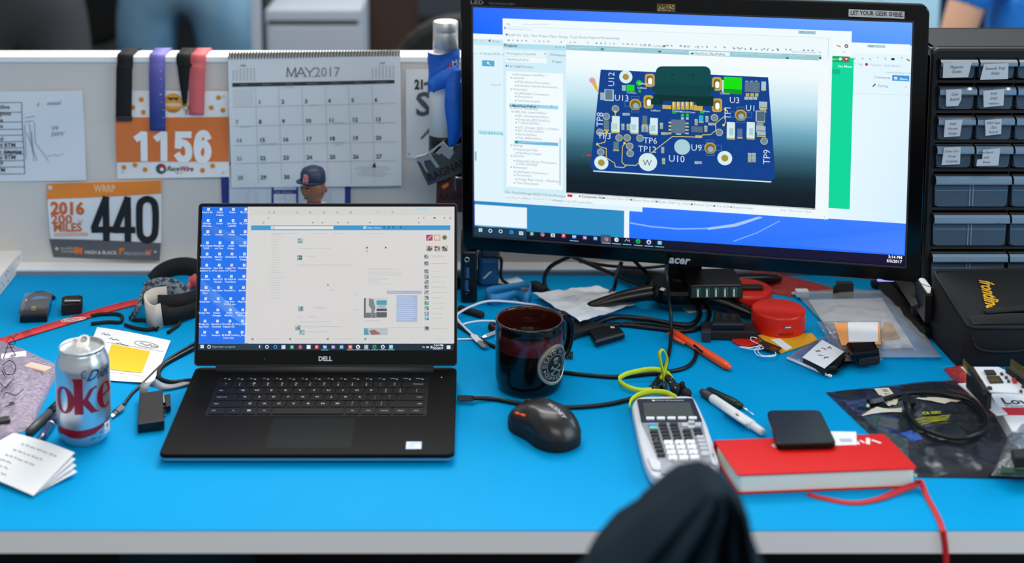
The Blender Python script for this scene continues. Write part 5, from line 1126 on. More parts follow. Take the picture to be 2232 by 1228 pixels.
def wrapf(u, v):
    a = math.pi * (1.02 - 1.06 * u) + math.pi; lowy = 205 - 62 * min(1, u * 1.15) if u < .8 else 150 + 30 * (u - .8) * 5
    y = 108 + 9 * math.sin(u * 5) * .5 + (lowy - 108) * v; r = bw2 * (1.07 + .08 * math.sin(v * 9 + u * 6) * .5)
    return (bc.x - .002 - r * math.cos(math.pi * u), BYY - r * math.sin(math.pi * u), bz(y))
m.grid(lambda u, v: wrapf(u, 1 - v), 26, 10, 'ribbon_blue')
P = [B(940, 190, .695), B(955, 180, .688), B(975, 172, .686), B(1000, 165, .69)]; m.strap(P, [Vector((.2, .1, 1))] * 4, [.020, .024, .030, .034], .002, 'ribbon_blue')
P = [B(992, 150, .688), B(987, 190, .682), B(986, 230, .680), B(990, 275, .682), B(985, 318, .690)]; m.strap(P, [Vector((1, -.1, 0))] * 5, [.022, .022, .024, .022, .012], .0016, 'ribbon_blue')
P = [B(1012, 180, .69), B(1008, 230, .688), B(1000, 280, .687), B(987, 316, .69)]; m.strap(P, [Vector((1, .5, 0))] * 4, [.022, .022, .018, .010], .0016, 'ribbon_blue')
s = Page(m, B(985, 150, .6765), (1, 0, 0), (0, 0, 1), 'print', None, eps=.0002)
m.build('ribbon', me_)
m = MB(); s = Page(m, B(970, 150, BYY - bw2 * 1.19), (1, 0, 0), (0, 0, 1), 'print', None, eps=.0003)
s.text(.003, -.004, '4', .011, 'e0502c', 1, .03, rot=.2, shear=.2); s.text(.0115, .0035, 'M', .0085, 'dfe6f0', 1, .03, rot=.35, shear=.2); s.line([(.006, -.07), (.011, -.064), (.013, -.055), (.018, -.053)], .003, 'e0702c', 1)
m.build('ribbon_print', me_)
mat('medal_grey', '4a4f54', .45, .3); mat('emblem_silver', 'd4d6d8', .3, .7); mat('medal_dark', '1c1f23', .4, .6); mat('medal_rust', '6b3b38', .4, .6); mat('orange_enamel', 'd8742c', .4)
mq = [(908, 350), (1004, 312), (1018, 372), (933, 404)]; MYd = .70
o = B(933, 404, MYd); m = MB(); PW = [B(x, y, MYd) for x, y in mq]
TF = Matrix(((1, 0, 0, 0), (0, 0, -1, MYd), (0, 1, 0, 0), (0, 0, 0, 1)))      # (x, z) drawing plane facing the seat
m.prism([(p.x, p.z) for p in PW], 0, .0035, 'medal_grey', .0008, TF); m.build('plate', me_)
def on(pts, Y=MYd): return [(B(x, y, Y).x, B(x, y, Y).z) for x, y in pts]
m = MB()
for poly in ([(905, 340), (928, 334), (934, 330), (946, 345), (958, 362), (951, 364), (938, 346), (924, 349), (926, 360), (934, 374), (929, 372), (917, 352), (908, 348)], [(930, 334), (966, 306), (980, 322), (986, 318), (990, 332), (980, 346), (962, 332), (958, 336), (950, 332), (964, 318), (958, 316), (940, 334)]):
    m.prism(on(poly), .0034, .0062, 'emblem_silver', .0006, TF)
m.build('raised_emblem', me_)
m = MB(); b0, b1 = B(936, 397, MYd), B(1004, 366, MYd); uu = (b1 - b0).normalized(); s = Page(m, b0 + Vector((0, -.0037, 0)), uu, Vector((-uu.z, 0, uu.x)), 'print', None, eps=.0002)
s.text(0, .001, 'RAGNAR', .012, '17191c', 2, .03, wscale=.95); s.text(.038, .029, 'R', .014, 'd8742c', 2, .04, shear=.3)
m.build('lettering', me_)
MB().tube([B(985, 318, .694) + Vector((.003 * math.cos(a), 0, .0045 * math.sin(a))) for a in [2 * math.pi * k / 12 for k in range(12)]], .0008, 'chrome', 6, closed=True).build('ring', me_)
m2 = thing('race_medal', 'reddish brown medal hanging below the grey one beside the monitor', 'medal', B(980, 440, .715))
m = MB(); T2 = TF.copy(); T2[1][3] = .716; Y2 = .716
m.prism(on([(952, 392), (1020, 388), (1020, 462), (950, 462)], Y2), 0, .003, 'medal_rust', .0006, T2); m.build('plate', m2)
m = MB(); m.prism(on([(963, 404), (978, 396), (978, 404), (966, 411)], Y2), .0029, .0045, 'orange_enamel', .0003, T2); m.prism(on([(992, 384), (998, 384), (997, 412), (991, 412)], Y2), .0029, .006, 'chrome', .0005, T2); m.build('raised_emblem', m2)
m = MB(); s = Page(m, B(957, 434, Y2) + Vector((0, -.0032, 0)), (1, 0, 0), (0, 0, 1), 'print', None, eps=.0002); s.text(0, 0, 'RAGNAR', .0105, '1c1414', 1, .03, wscale=.9); m.build('lettering', m2)
m = MB(); m.strap([B(1000, 385, .722), B(1004, 340, .724), B(1008, 290, .726)], Vector((1, 0, 0)), .012, .0012, 'ribbon_black'); m.build('ribbon', m2)

# ------------------------------------------------------------------ hub on the monitor base
hb = thing('usb_charger', 'black charger with five upright ports sitting on the monitor base', 'charger', D(1560, 640))
mat('circuit_green', '17402a', .5)
p0, p1 = D(1503, 653, .034), D(1620, 652, .034)
u = (p1 - p0); hwid = u.length; u.normalize(); n_ = Vector((-u.y, u.x, 0))
HT = Matrix(((u.x, n_.x, 0, p0.x), (u.y, n_.y, 0, p0.y), (0, 0, 1, .034), (0, 0, 0, 1)))
m = MB(); m.prism(rrect(hwid / 2, .036, hwid, .070, .004), .0, .0215, 'black_plastic', .0015, HT); m.build('case', hb)
m = MB(); F_ = HT @ Matrix(((1, 0, 0, 0), (0, 0, -1, .0009), (0, 1, 0, 0), (0, 0, 0, 1))); m.prism(rrect(hwid / 2, .0105, hwid * .93, .016, .001), 0, .0012, 'circuit_green', .0001, F_); m.build('front_plate', hb)
for i in range(5):
    m = MB(); x = hwid * (.16 + .168 * i)
    ringprism(m, rrect(x, .0105, .0062, .0150, .0008, 2), rrect(x, .0105, .0046, .0132, .0006, 2), 0, .0022, 'silver', F_); m.prism(rrect(x - .0006, .010, .0022, .0115, .0004), .001, .0019, 'white_plastic', 0, F_); m.build('port', hb)

# ------------------------------------------------------------------ behind the mug
pc_ = thing('mini_computer', 'slim upright black computer left of the monitor foot with blue ports', 'computer', D(1022, 664))
a, b = D(1004, 662), D(1040, 661); w_ = b.x - a.x
m = MB(); m.prism(rrect((a.x + b.x) / 2, a.y + .055, w_, .11, .006), 0, .084, 'black_plastic', .003); m.build('case', pc_)
m = MB(); fy = a.y
for px, py, ww, hh, mm in ((1018, 566, .008, .008, 'silver'), (1017, 594, .004, .016, 'usb_blue'), (1015, 622, .004, .016, 'usb_blue')):
    if mm not in MATS: mat('usb_blue', '1f5fa8', .4)
    p = B(px, py, fy)
    if mm == 'silver': m.tube([p + Vector((.0035 * math.cos(t), -.001, .0035 * math.sin(t))) for t in [2 * math.pi * k / 16 for k in range(16)]], .0009, mm, 6, closed=True)
    else: m.box(p + Vector((0, -.0006, -hh / 2)), p + Vector((ww, .001, hh / 2)), mm); m.box(p + Vector((-.003, -.0005, -hh / 2)), p + Vector((0, .001, hh / 2)), 'dark_grey')
m.build('port', pc_)
m = MB(); s = Page(m, Vector((0, fy - .0004, 0)), (1, 0, 0), (0, 0, 1), 'print', lambda x, y: (B(x, y, fy).x, B(x, y, fy).z), eps=.0001)
for y, t in ((576, ':'), (607, '<+'), (636, '<+'), (644, '*')): s.text(1015, y, t, 5, 'b8bec4', 1)
m.build('printed_marks', pc_)
mat('blue_vinyl', '1b5c92', .5); mat('strap_blue', '2f86bd', .55); mat('strap_grey', '6d7378', .7)
tg = thing('tape_roll', 'dark blue rounded case with a white stripe behind the slim computer', 'case', D(1062, 625))
c = D(1064, 632); m = MB(); m.prism(rrect(c.x, c.y + .03, .034, .05, .01), 0, .05, 'blue_vinyl', .008); m.build('body', tg); tg.name = 'blue_case'
m = MB(); s = Page(m, B(1062, 600, c.y + .0046), (1, 0, 0), (0, 0, 1), 'print'); s.uvpoly([(-.008, -.006), (-.004, -.006), (.008, .006), (.004, .006)], 'c8d4e0', 1); m.build('white_stripe', tg)
m = MB(); m.prism(rrect(c.x + .004, c.y + .03, .03, .04, .004), .05, .075, 'grey_plastic', .002); m.build('grey_top', tg)
wb = thing('wrist_band', 'light blue rubber wrist band standing in loops beside the slim computer', 'band', D(1105, 645))
P = [D(1062, 648, .010), D(1074, 654, .010), D(1100, 648, .010), D(1124, 642, .010), D(1146, 652, .010), D(1156, 638, .010), D(1150, 626, .010), D(1124, 625, .010), D(1088, 630, .010), D(1068, 636, .010), D(1060, 642, .010)]
m = MB(); m.strap(P, Vector((0, .05, 1)), [.018, .018, .014, .012, .020, .022, .020, .012, .012, .016, .018], .0022, 'strap_blue'); m.build('loop', wb)
m = MB(); m.prism(rrect(D(1146, 652).x, D(1146, 652).y, .016, .004, .001), .003, .018, 'strap_grey', .001); m.build('clasp', wb)
tag(MB().tube([D(1150, 622, .005), D(1168, 624, .008), D(1190, 632, .008)], [.006, .009, .006], 'black_matte', 8).build('cable_strain_relief'), 'stubby black sleeve between the blue band and the crumpled paper', 'cable')
tag(MB().strap([D(1085, 612, .004), D(1110, 614, .004), D(1135, 609, .004)], Vector((0, 1, 0)), .02, .001, 'paper').build('paper_strip'), 'white paper strip behind the light blue wrist band', 'paper')

# white leads
wl = thing('white_cable', 'white charging lead with a silver rectangular plug right of the laptop', 'cable', D(1040, 700))
cable('cord', [(1180, 669), (1157, 664), (1110, 658, .006), (1063, 657, .012), (1028, 668, .012), (1000, 683, .008), (996, 694, .006), (1010, 712, .005), (1030, 730, .005)], .0018, 'white_cable', parent=wl)
a, b, c = D(1029, 728, .005), D(1046, 745, .005), D(1060, 757, .005)
MB().tube([a, a.lerp(b, .25), b], [.002, .0052, .0056], 'white_plastic', 4, False, flat=.55).build('plug', wl); MB().tube([b, c], .0054, 'steel', 4, False, flat=.42).build('contact', wl)
cable('white_cable', [(990, 714), (1003, 710), (1021, 704), (1050, 700), (1085, 701), (1120, 706)], .0016, 'white_cable', 'white lead running behind the mug just below its rim', 'cable')
w3 = thing('white_cable', 'white lead ending in a grey plug at the left side of the mug', 'cable', D(1030, 738))
cable('cord', [(985, 741), (1010, 740), (1035, 739), (1052, 736)], .0016, 'white_cable', parent=w3); a, b = D(1050, 736, .004), D(1085, 722, .004); MB().tube([a, a.lerp(b, .2), b], [.002, .005, .0054], 'silver', 4, False, flat=.55).build('plug', w3)
cable('black_lead', [(988, 704), (1005, 714), (1030, 730), (1060, 748), (1090, 760)], .0028, 'cable_black', 'black lead crossing under the white charging lead', 'cable')
tag(MB().tube([D(1000, 672, .005), D(1004, 673, .005), D(1050, 687, .005), D(1053, 688, .005)], [.004, .0055, .0055, .004], 'black_matte', 10).build('pen'), 'short black pen lying behind the white charging lead', 'pen')
tag(MB().ball(D(1073, 713, .008), .007, 'black_plastic', 10).build('earbud'), 'round black earbud peeking out left of the mug rim', 'earbud')

# crumpled sheet on a black adapter
ad = thing('power_adapter', 'black power adapter under the crumpled white sheet', 'adapter', D(1300, 735))
m = MB(); slabq(m, [(1284, 718), (1346, 706), (1362, 724), (1298, 742)], .013, 'cable_black', .004, .0135); m.build('body', ad)
m = MB(); s = deskpage(m, .0137); s.rect(1330, 712, 1340, 716, 'b8bcc0', 1); m.build('label_plate', ad)
ab = thing('power_adapter', 'flat black adapter brick half hidden by the mug and the crumpled sheet', 'adapter', D(1240, 720))
m = MB(); slabq(m, [(1200, 702), (1270, 694), (1318, 706), (1232, 730)], .012, 'black_matte', .003, .0125); m.build('body', ab)
q = [D(1161, 644, .006), D(1300, 628, .006), D(1398, 664, .006), D(1264, 707, .017)]
f = lambda u, v: q[0].lerp(q[1], u).lerp(q[3].lerp(q[2], u), v) + Vector((0, 0, .004 + .004 * nz(u * 3, v * 3, 1) + .0028 * nz(u * 9, v * 7, 3)))
m = MB(); m.grid(lambda u, v: f(u, 1 - v), 30, 24, 'paper'); m.grid(lambda u, v: f(u, v) - Vector((0, 0, .0006)), 20, 16, 'paper'); rr = random.Random(9)
for k in range(13):
    v0 = .2 + .05 * k; pts = [f(.25 + .03 * j, v0 + rr.uniform(-.01, .01)) + Vector((0, 0, .0006)) for j in range(rr.randrange(5, 12))]; m.tube(pts, .00014, 'grey_plastic', 4)
tag(m.build('crumpled_paper'), 'crumpled white printed sheet lying behind the mug under the monitor foot', 'paper')
tag(MB().prism([tuple(D(x, y)[:2]) for x, y in ((1466, 660), (1548, 668), (1552, 678), (1500, 683))], .0006, .0014, 'paper').build('paper_sheet'), 'white sheet corner on the desk under the monitor base', 'paper')

# black cables
cable('power_cable', [(1285, 712, .006), (1335, 692, .008), (1400, 695), (1462, 706), (1506, 708), (1524, 690), (1520, 668), (1496, 655), (1470, 650)], .0042, 'cable_black', 'thick black power cable looping right of the crumpled sheet', k=8)
cable('power_cable', [(1262, 712, .006), (1345, 708), (1420, 715), (1490, 722), (1530, 712), (1546, 690), (1540, 664, .006), (1520, 648, .006)], .0036, 'cable_black', 'second black cable doubled along the thick power cable loop')
cable('thin_cable', [(1231, 752), (1262, 732), (1300, 716, .004), (1340, 709, .006), (1392, 704), (1455, 712), (1500, 720)], .0022, 'cable_black', 'thin black cable rising from behind the mug across the power adapter')
cable('curved_cable', [(1262, 552, .07), (1230, 565, .06), (1200, 582, .045), (1187, 606, .025), (1190, 628, .010), (1205, 642, .006), (1225, 650)], .0034, 'cable_black', 'black cable curving down from the monitor in front of the partition rail')
cable('straight_cable', [(1240, 556, .075), (1290, 578, .055), (1345, 602, .035), (1400, 622, .02), (1450, 630, .014)], .0034, 'cable_black', 'black cable running diagonally from the monitor to its base')
cable('hooked_cable', [(1354, 574, .07), (1344, 600, .04), (1340, 625, .014), (1326, 642, .006), (1300, 650)], .0034, 'cable_black', 'black cable hanging straight behind the rear monitor leg')
cable('rear_cable', [(1262, 570, .06), (1330, 580, .05), (1400, 584, .046), (1450, 580, .05)], .0026, 'cable_black', 'thin black cable sagging behind the monitor above the rail')
cable('rear_cable', [(1380, 566, .07), (1400, 586, .045), (1425, 604, .026), (1440, 616, .02)], .003, 'cable_black', 'short black cable dropping to the left of the monitor neck')
cable('upright_lead', [(1082, 562, .055), (1090, 562, .055), (1093, 570, .05), (1093, 606, .012), (1110, 622, .004)], .0026, 'cable_black', 'black bent lead standing beside the blue case')
cable('monitor_lead', [(1452, 578, .095), (1454, 610, .080), (1459, 660, .045), (1463, 700, .022), (1462, 740, .008), (1457, 775), (1446, 805), (1425, 838), (1410, 858)], .0027, 'cable_black', 'black lead dropping straight from the monitor to the yellow cable')
cable('side_cable', [(1228, 812), (1270, 817), (1340, 822), (1400, 817), (1455, 811), (1498, 800), (1516, 778), (1512, 752), (1490, 732), (1464, 724)], .0028, 'cable_black', 'black cable looping from the mug round the orange pen')
lc = thing('usb_c_cable', 'black cable plugged into the right side of the laptop', 'cable', D(1100, 872))
cable('cord', [(1030, 868, .006), (1075, 870), (1120, 878), (1180, 886), (1250, 888), (1320, 882), (1380, 868), (1416, 848), (1440, 826), (1452, 800)], .003, 'cable_black', parent=lc)
a, b = D(997, 868, .0065), D(1034, 869, .0065); MB().tube([a, a.lerp(b, .05), a.lerp(b, .85), b], [.004, .006, .006, .004], 'black_plastic', 4, False, flat=.7).build('plug', lc)

# ------------------------------------------------------------------ mug
mat('mug_black', '070607', .16, spec=.4, coat=.15); mat('mug_brown', '4a1519', .16, coat=.2, noise=(38, '24090b', .4, .6)); mat('mug_inside', '36110c', .14, coat=.4); mat('coffee', '120603', .08); mat('pewter', 'a8a392', .35, .6); mat('badge_dark', '0e1013', .4)
MCx = Vector((.0742, .3581, 0)); r = .0459; h = .0969
mg = thing('coffee_mug', 'dark glazed coffee mug with a pewter skull badge right of the laptop', 'mug', MCx)
prof = [(0, .004), (.034, .004), (.037, .0), (.040, .001), (.0435, .006), (.0455, .014), (r, .02), (r, .060), (r, .066), (r, .083), (.0452, .086), (.0455, .09), (.0458, .0945), (.0452, .0969), (.0438, .0968), (.0424, .0945), (.0418, .088), (.0416, .07), (.0416, .06), (.0, .06)]
ms = ['mug_black'] * 7 + ['mug_brown', 'mug_brown', 'mug_black', 'mug_black', 'mug_black', 'mug_black', 'mug_inside', 'mug_inside', 'mug_inside', 'mug_inside', 'mug_inside', 'mug_inside']
MB().lathe(MCx, prof, 'mug_black', 72, mats=ms).build('body', mg)
MB().lathe(MCx, [(.0415, .0665), (.0, .0667)], 'coffee', 48).build('coffee', mg)
ha = dg(38); hd = Vector((math.cos(ha), math.sin(ha), 0)); P = [MCx + hd * .044 + Vector((0, 0, .084)), MCx + hd * .058 + Vector((0, 0, .087)), MCx + hd * .071 + Vector((0, 0, .074)), MCx + hd * .073 + Vector((0, 0, .052)), MCx + hd * .064 + Vector((0, 0, .03)), MCx + hd * .044 + Vector((0, 0, .022))]
MB().tube(crom(P, 6), .0068, 'mug_black', 12, flat=.8, up=(0, 0, 1) if False else None).build('handle', mg)
TH0 = dg(45); bzc = .0455; bR = .0268
def cw(x, y, dr):
    t = TH0 + x / r; rr_ = r + dr; return (MCx.x + rr_ * math.sin(t), MCx.y - rr_ * math.cos(t), bzc + y)
def cwpoly(mb, pts, dr, m, sub=0):
    V, F = list(pts), [tuple(range(len(pts)))]
    if sub: V, F = dens(V, F, sub)
    mb.add([cw(x, y, dr) for x, y in V], F, m)
def cring(mb, r0, r1, dr0, dr1, m, n=48):
    V = []
    for i in range(n):
        a = 2 * math.pi * i / n
        V += [cw(r0 * math.cos(a), r0 * math.sin(a), dr0), cw(r1 * math.cos(a), r1 * math.sin(a), dr1)]
    mb.add(V, [(2 * i, 2 * ((i + 1) % n), 2 * ((i + 1) % n) + 1, 2 * i + 1) for i in range(n)], m, None, True)
bd = MB()
for r0, r1, d0, d1, mm in ((.0275, .0268, .0, .0022, 'pewter'), (.0268, .0240, .0022, .0026, 'pewter'), (.0240, .0232, .0026, .0019, 'pewter'), (.0232, .0222, .0019, .0019, 'badge_dark'), (.0222, .0217, .0019, .0022, 'pewter'), (.0217, .0146, .0018, .0018, 'badge_dark'), (.0146, .0138, .0022, .0022, 'pewter'), (.0138, .007, .0018, .0018, 'badge_dark'), (.007, .0001, .0018, .0018, 'badge_dark')): cring(bd, r0, r1, d0, d1, mm)
bdo = bd.build('badge', mg)
m = MB()
def arc(txt, a0, da, inward=False, hh=.0046, R=.0160):
    for i, ch in enumerate(txt):
        if ch == ' ': continue
        V, F = glyphs(ch, .035); a = a0 + da * i; wmid = max(p[0] for p in V) / 2
        Q = []
        for x, y in V:
            x = (x - wmid) * hh / .69; y = y * hh / .69
            if inward: rr_ = R + .0046 - y; t = a + x / R; Q.append(cw(rr_ * math.sin(t) * 1, -rr_ * math.cos(t), .0023))
            else: rr_ = R + y; t = a - x / R; Q.append(cw(rr_ * math.cos(t), rr_ * math.sin(t), .0023))
        m.add(Q, F, 'pewter')
arc('DEATH WISH', dg(172), -dg(18.5)); arc('COFFEE CO', -dg(58), dg(16), True)
for t in (196,): m.add([cw(.0183 * math.cos(dg(t)) + .0018 * math.cos(a), .0183 * math.sin(dg(t)) + .0018 * math.sin(a), .0023) for a in [2 * math.pi * k / 12 for k in range(12)]], [tuple(range(12))], 'pewter')
sk = [(0, 11.5), (3, 11.1), (5, 9.4), (5.6, 6.8), (5, 4.2), (3.6, 2.8), (3.2, .6), (1.6, -.6), (-1.6, -.6), (-3.2, .6), (-3.6, 2.8), (-5, 4.2), (-5.6, 6.8), (-5, 9.4), (-3, 11.1)]
cwpoly(m, [(x * .00082, y * .00082 + .0015) for x, y in reversed(sk)], .0026, 'pewter')
for c_ in (-2.3, 2.3): cwpoly(m, [((c_ + x) * .00082, (5.2 + y) * .00082 + .0015) for x, y in circ(0, 0, 1.55, 12)], .0029, 'badge_dark')
cwpoly(m, [(0, .0048), (-.0008, .0033), (.0008, .0033)], .0029, 'badge_dark')
for x in (-1.6, -.5, .6, 1.7): cwpoly(m, [((x - .18) * .00082, .0012), ((x + .18) * .00082, .0012), ((x + .18) * .00082, .0028), ((x - .18) * .00082, .0028)], .0029, 'badge_dark')
for sg in (-1, 1):
    a_, b_ = Vector((-sg * .0068, -.0102)), Vector((sg * .0068, -.0018)); d_ = (b_ - a_).normalized(); n2 = Vector((-d_.y, d_.x)) * .0009
    cwpoly(m, [a_ + n2, a_ - n2, b_ - n2, b_ + n2], .0027, 'pewter')
    for e_ in (a_, b_):
        for k in (-1, 1): cwpoly(m, [(e_.x + n2.x * 1.2 * k + x, e_.y + n2.y * 1.2 * k + y) for x, y in circ(0, 0, .0014, 10)], .0027, 'pewter')
m.build('badge_relief', bdo)
cp = thing('circuit_chip', 'tiny gold printed circuit piece standing just right of the mug', 'circuit board', D(1240, 784))
p = D(1240, 784, .0); m = MB(); mat('chip_dark', '2b2618', .5); m.box(p + Vector((-.0055, 0, .0)), p + Vector((.0055, .0015, .0115)), 'chip_dark'); m.build('board', cp); m = MB(); rr = random.Random(3)
for k in range(26): x, z = rr.uniform(-.005, .0038), rr.uniform(.0008, .0098); m.box(p + Vector((x, -.0004, z)), p + Vector((x + rr.uniform(.0006, .0016), .0002, z + rr.uniform(.0005, .0014))), rr.choice(['gold', 'gold', 'silver']))
m.build('contacts', cp)

# ------------------------------------------------------------------ mouse
mat('mouse_body', '1a1a1c', .34, coat=.15); mat('mouse_side', '0d0d0e', .6); mat('orange_plastic', 'e8521c', .4)
mo = thing('computer_mouse', 'black wireless mouse with orange side buttons in front of the mug', 'mouse', D(1190, 940))
mc = D(1186, 948, 0); ma = math.radians(-64)              # nose points up and to the left in the photo
ax = Vector((math.cos(dg(127)), math.sin(dg(127)), 0)); ay = Vector((-ax.y, ax.x, 0)); LM, WM, HM = .056, .0355, .040
def mshape(u, v, k=1.0, dz=0):
    a = 2 * math.pi * u; t = v
    ca, sa = math.cos(a), math.sin(a); e = .8
    x = math.copysign(abs(ca) ** e, ca); y = math.copysign(abs(sa) ** e, sa)
    wy = WM * (1 - .14 * math.exp(-((x - .05) / .35) ** 2) + .02 * x); rr_ = math.cos(t * math.pi / 2) ** .55 if t < 1 else 0
    px, py = x * LM * rr_ * k, y * wy * rr_ * k
    z = (HM * (1 - .28 * (px / LM) ** 2 - .12 * (px / LM))) * math.sin(t * math.pi / 2) ** .9
    return mc + ax * px + ay * py + Vector((0, 0, .0015 + z + dz + (.003 if False else 0)))
m = MB(); m.grid(lambda u, v: mshape(u, .22 + .78 * v), 56, 22, 'mouse_body'); m.build('top_shell', mo)
m = MB(); m.grid(lambda u, v: mshape(u, .24 * v, .985 - .03 * (1 - v)), 56, 8, 'mouse_side'); m.build('side_shell', mo)
def mtop(px, py, dz=.0004):      # height of the shell over a point in mouse coordinates
    lo, hi = 0, 1; x, y = px / LM, py / WM; q = min(.999, (abs(x) ** 2.4 + abs(y) ** 2.4) ** (1 / 2.4)); t = math.acos(q ** (1 / .55)) / (math.pi / 2)
    z = (HM * (1 - .28 * x * x - .12 * x)) * math.sin(t * math.pi / 2) ** .9; return mc + ax * px + ay * py + Vector((0, 0, .0015 + z + dz))
for k, (x0, x1) in enumerate(((.004, .013), (.0145, .025))):
    m = MB()
    P = [mshape(.25 - .5 * math.asin(max(-1, min(1, x / LM))) / math.pi, .50 , 1.0) + ay * .0005 for x in (x0, (x0 + x1) / 2, x1)]
    m.tube(P, [.0018, .0023, .0016], 'orange_plastic', 8, flat=.8); m.build('side_button', mo)
m = MB(); V, F = glyphs('TECKNET', .03, .2); sc = .0052 / .69
Q = []
for x, y in V: Q.append(mtop(-.004 - x * sc * 1.0, -.002 + (y - .35) * -sc, .0006))
m.add(Q, F, 'print', lin('b9bbbe')); m.build('lettering', mo)
m = MB(); P = [mtop(x, 0, -.0002) for x in (.026, .031, .037, .042)]; m.tube(P, [.001, .0026, .0026, .001], 'rubber', 10); m.build('scroll_wheel', mo)
m = MB(); P = [mtop(x, .0, .0001) for x in (.012, .018, .024, .05)]; m.tube(P, .0004, 'mouse_side', 5)
P = [mtop(.012, y, .0001) for y in (-.02, -.01, 0, .01, .02)]; m.tube(P, .0004, 'mouse_side', 5); m.build('button_seam', mo)
# ------------------------------------------------------------------ yellow cable and key-ring bits
mat('lime_strap', 'c8d92c', .5)
yc = thing('lime_cable', 'flat lime green looped charging strap lying behind the calculator', 'strap', D(1440, 840))
m = MB(); P = [D(1420, 850, .006), D(1395, 851, .006), D(1366, 843, .007), D(1349, 829, .008), D(1362, 817, .010), D(1392, 809, .014), D(1424, 805, .016), D(1452, 812, .012), D(1466, 830, .006)]
m.strap(P, [Vector((0, .5, 1))] * 9, .0062, .002, 'lime_strap', k=8)
gy = D(1440, 835).y
P = [B(1447, 836, gy), B(1446, 815, gy), B(1440, 790, gy), B(1437, 772, gy), B(1444, 763, gy + .004), B(1453, 776, gy + .008), B(1452, 795, gy + .008), B(1444, 818, gy + .004), B(1428, 842, gy + .002)]
m.strap(P, [Vector((.25, -1, .1))] * 4 + [Vector((0, -1, .3))] + [Vector((.2, -1, -.1))] * 4, .0062, .0022, 'lime_strap', k=8)
P = [D(1372, 888, .010), D(1376, 874, .013), D(1392, 862, .016), D(1420, 855, .019), D(1450, 857, .018), D(1474, 868, .015)]
m.strap(P, [Vector((0, -.3, 1))] * 6, .0085, .002, 'lime_strap', k=8); m.build('loops', yc)
m = MB(); 
for (a, b, r_) in (((1420, 848, .006), (1446, 846, .006), .0042), ((1447, 834, .012), (1449, 856, .006), .0035)): P = [D(*a), D(*b)]; m.tube([P[0], P[0].lerp(P[1], .2), P[1]], [r_ * .7, r_, r_], 'black_plastic', 8)
m.build('plug', yc)
kr = thing('earphones', 'black wireless earphones with ear hooks behind the calculator', 'earphones', D(1482, 850))
m = MB(); P = [D(1456, 825, .008), D(1466, 836, .010), D(1470, 850, .008), D(1480, 856, .008)]; m.tube(crom(P, 4), .0052, 'black_matte', 10); m.build('inline_body', kr)
m = MB(); m.ball(D(1474, 848, .010), .0085, 'black_matte', 10, (1, .9, .9)); m.ball(D(1496, 858, .008), .0072, 'black_matte', 10); m.build('earbud', kr)
m = MB(); P = [D(1480, 846, .008), D(1488, 836, .018), D(1486, 832, .022), D(1490, 848, .012)]; m.tube(P, [.004, .0034, .0016, .004], 'black_matte', 8); m.build('ear_hook', kr)
m = MB()
for x, y in ((1463, 826), (1461, 834), (1472, 846)): m.ball(D(x, y, .014), .0012, 'silver', 6)
m.build('stud', kr)

# ------------------------------------------------------------------ calculator
mat('calc_shell', 'd2d5dc', .35); mat('calc_face', '9b9fa6', .4, .3); mat('calc_dark', '222326', .35); mat('calc_screen', '4a4d3e', .2); mat('key_white', 'eceef2', .35); mat('key_dark', '2a2c30', .4); mat('key_blue', '6ea0e0', .4); mat('key_green', '7fd0b0', .4); mat('key_silver', 'c0c4ca', .35)
ca_ = thing('graphing_calculator', 'silver graphing calculator with a dark screen beside the red notebook', 'calculator', D(1470, 960))
ZC = .017
zc = lambda x, y: (1360 + x / 4.095, 760 + y / 4.095)
out = [(66, 520), (118, 446), (616, 437), (668, 530), (740, 690), (800, 870), (858, 1050), (835, 1100), (480, 1165), (330, 1190), (245, 1150), (190, 1050), (130, 830)]
o2 = roundpoly([D(*zc(x, y), .012)[:2] for x, y in out], .012, 4)
m = MB(); m.prism(o2, .0015, .0155, 'calc_shell', .004, chb=.002); m.build('shell', ca_)
fo = [(112, 452), (616, 443), (700, 660), (778, 1000), (776, 1075), (330, 1120), (326, 1030), (160, 665)]
m = MB(); m.prism(roundpoly([D(*zc(x, y), ZC)[:2] for x, y in fo], .003, 3), .0150, ZC, 'calc_face', .0005); m.build('faceplate', ca_)
m = MB(); m.prism(roundpoly([D(*zc(x, y), ZC)[:2] for x, y in ((118, 455), (612, 447), (700, 655), (156, 664))], .003, 3), ZC - .0005, ZC + .0006, 'calc_dark', .0002)
s = Page(m, (0, 0, ZC + .0006), (1, 0, 0), (0, 1, 0), 'print', lambda x, y: tuple(D(*zc(x, y), ZC + .0006)[:2]), eps=.0001)
s.text(222, 458, 'TI-84 Plus  Silver Edition', 6, 'a8504c', 1, 0); s.text(282, 470, 'TEXAS INSTRUMENTS', 9, 'c8cacc', 1, .01, wscale=.9); s.disc(264, 466, 7, 'd8dadc', 1, 8); m.build('top_panel', ca_)
m = MB(); m.prism([D(*zc(x, y), ZC)[:2] for x, y in ((170, 492), (588, 488), (628, 612), (184, 618))], ZC, ZC + .0012, 'calc_screen', .0003); m.build('screen', ca_)
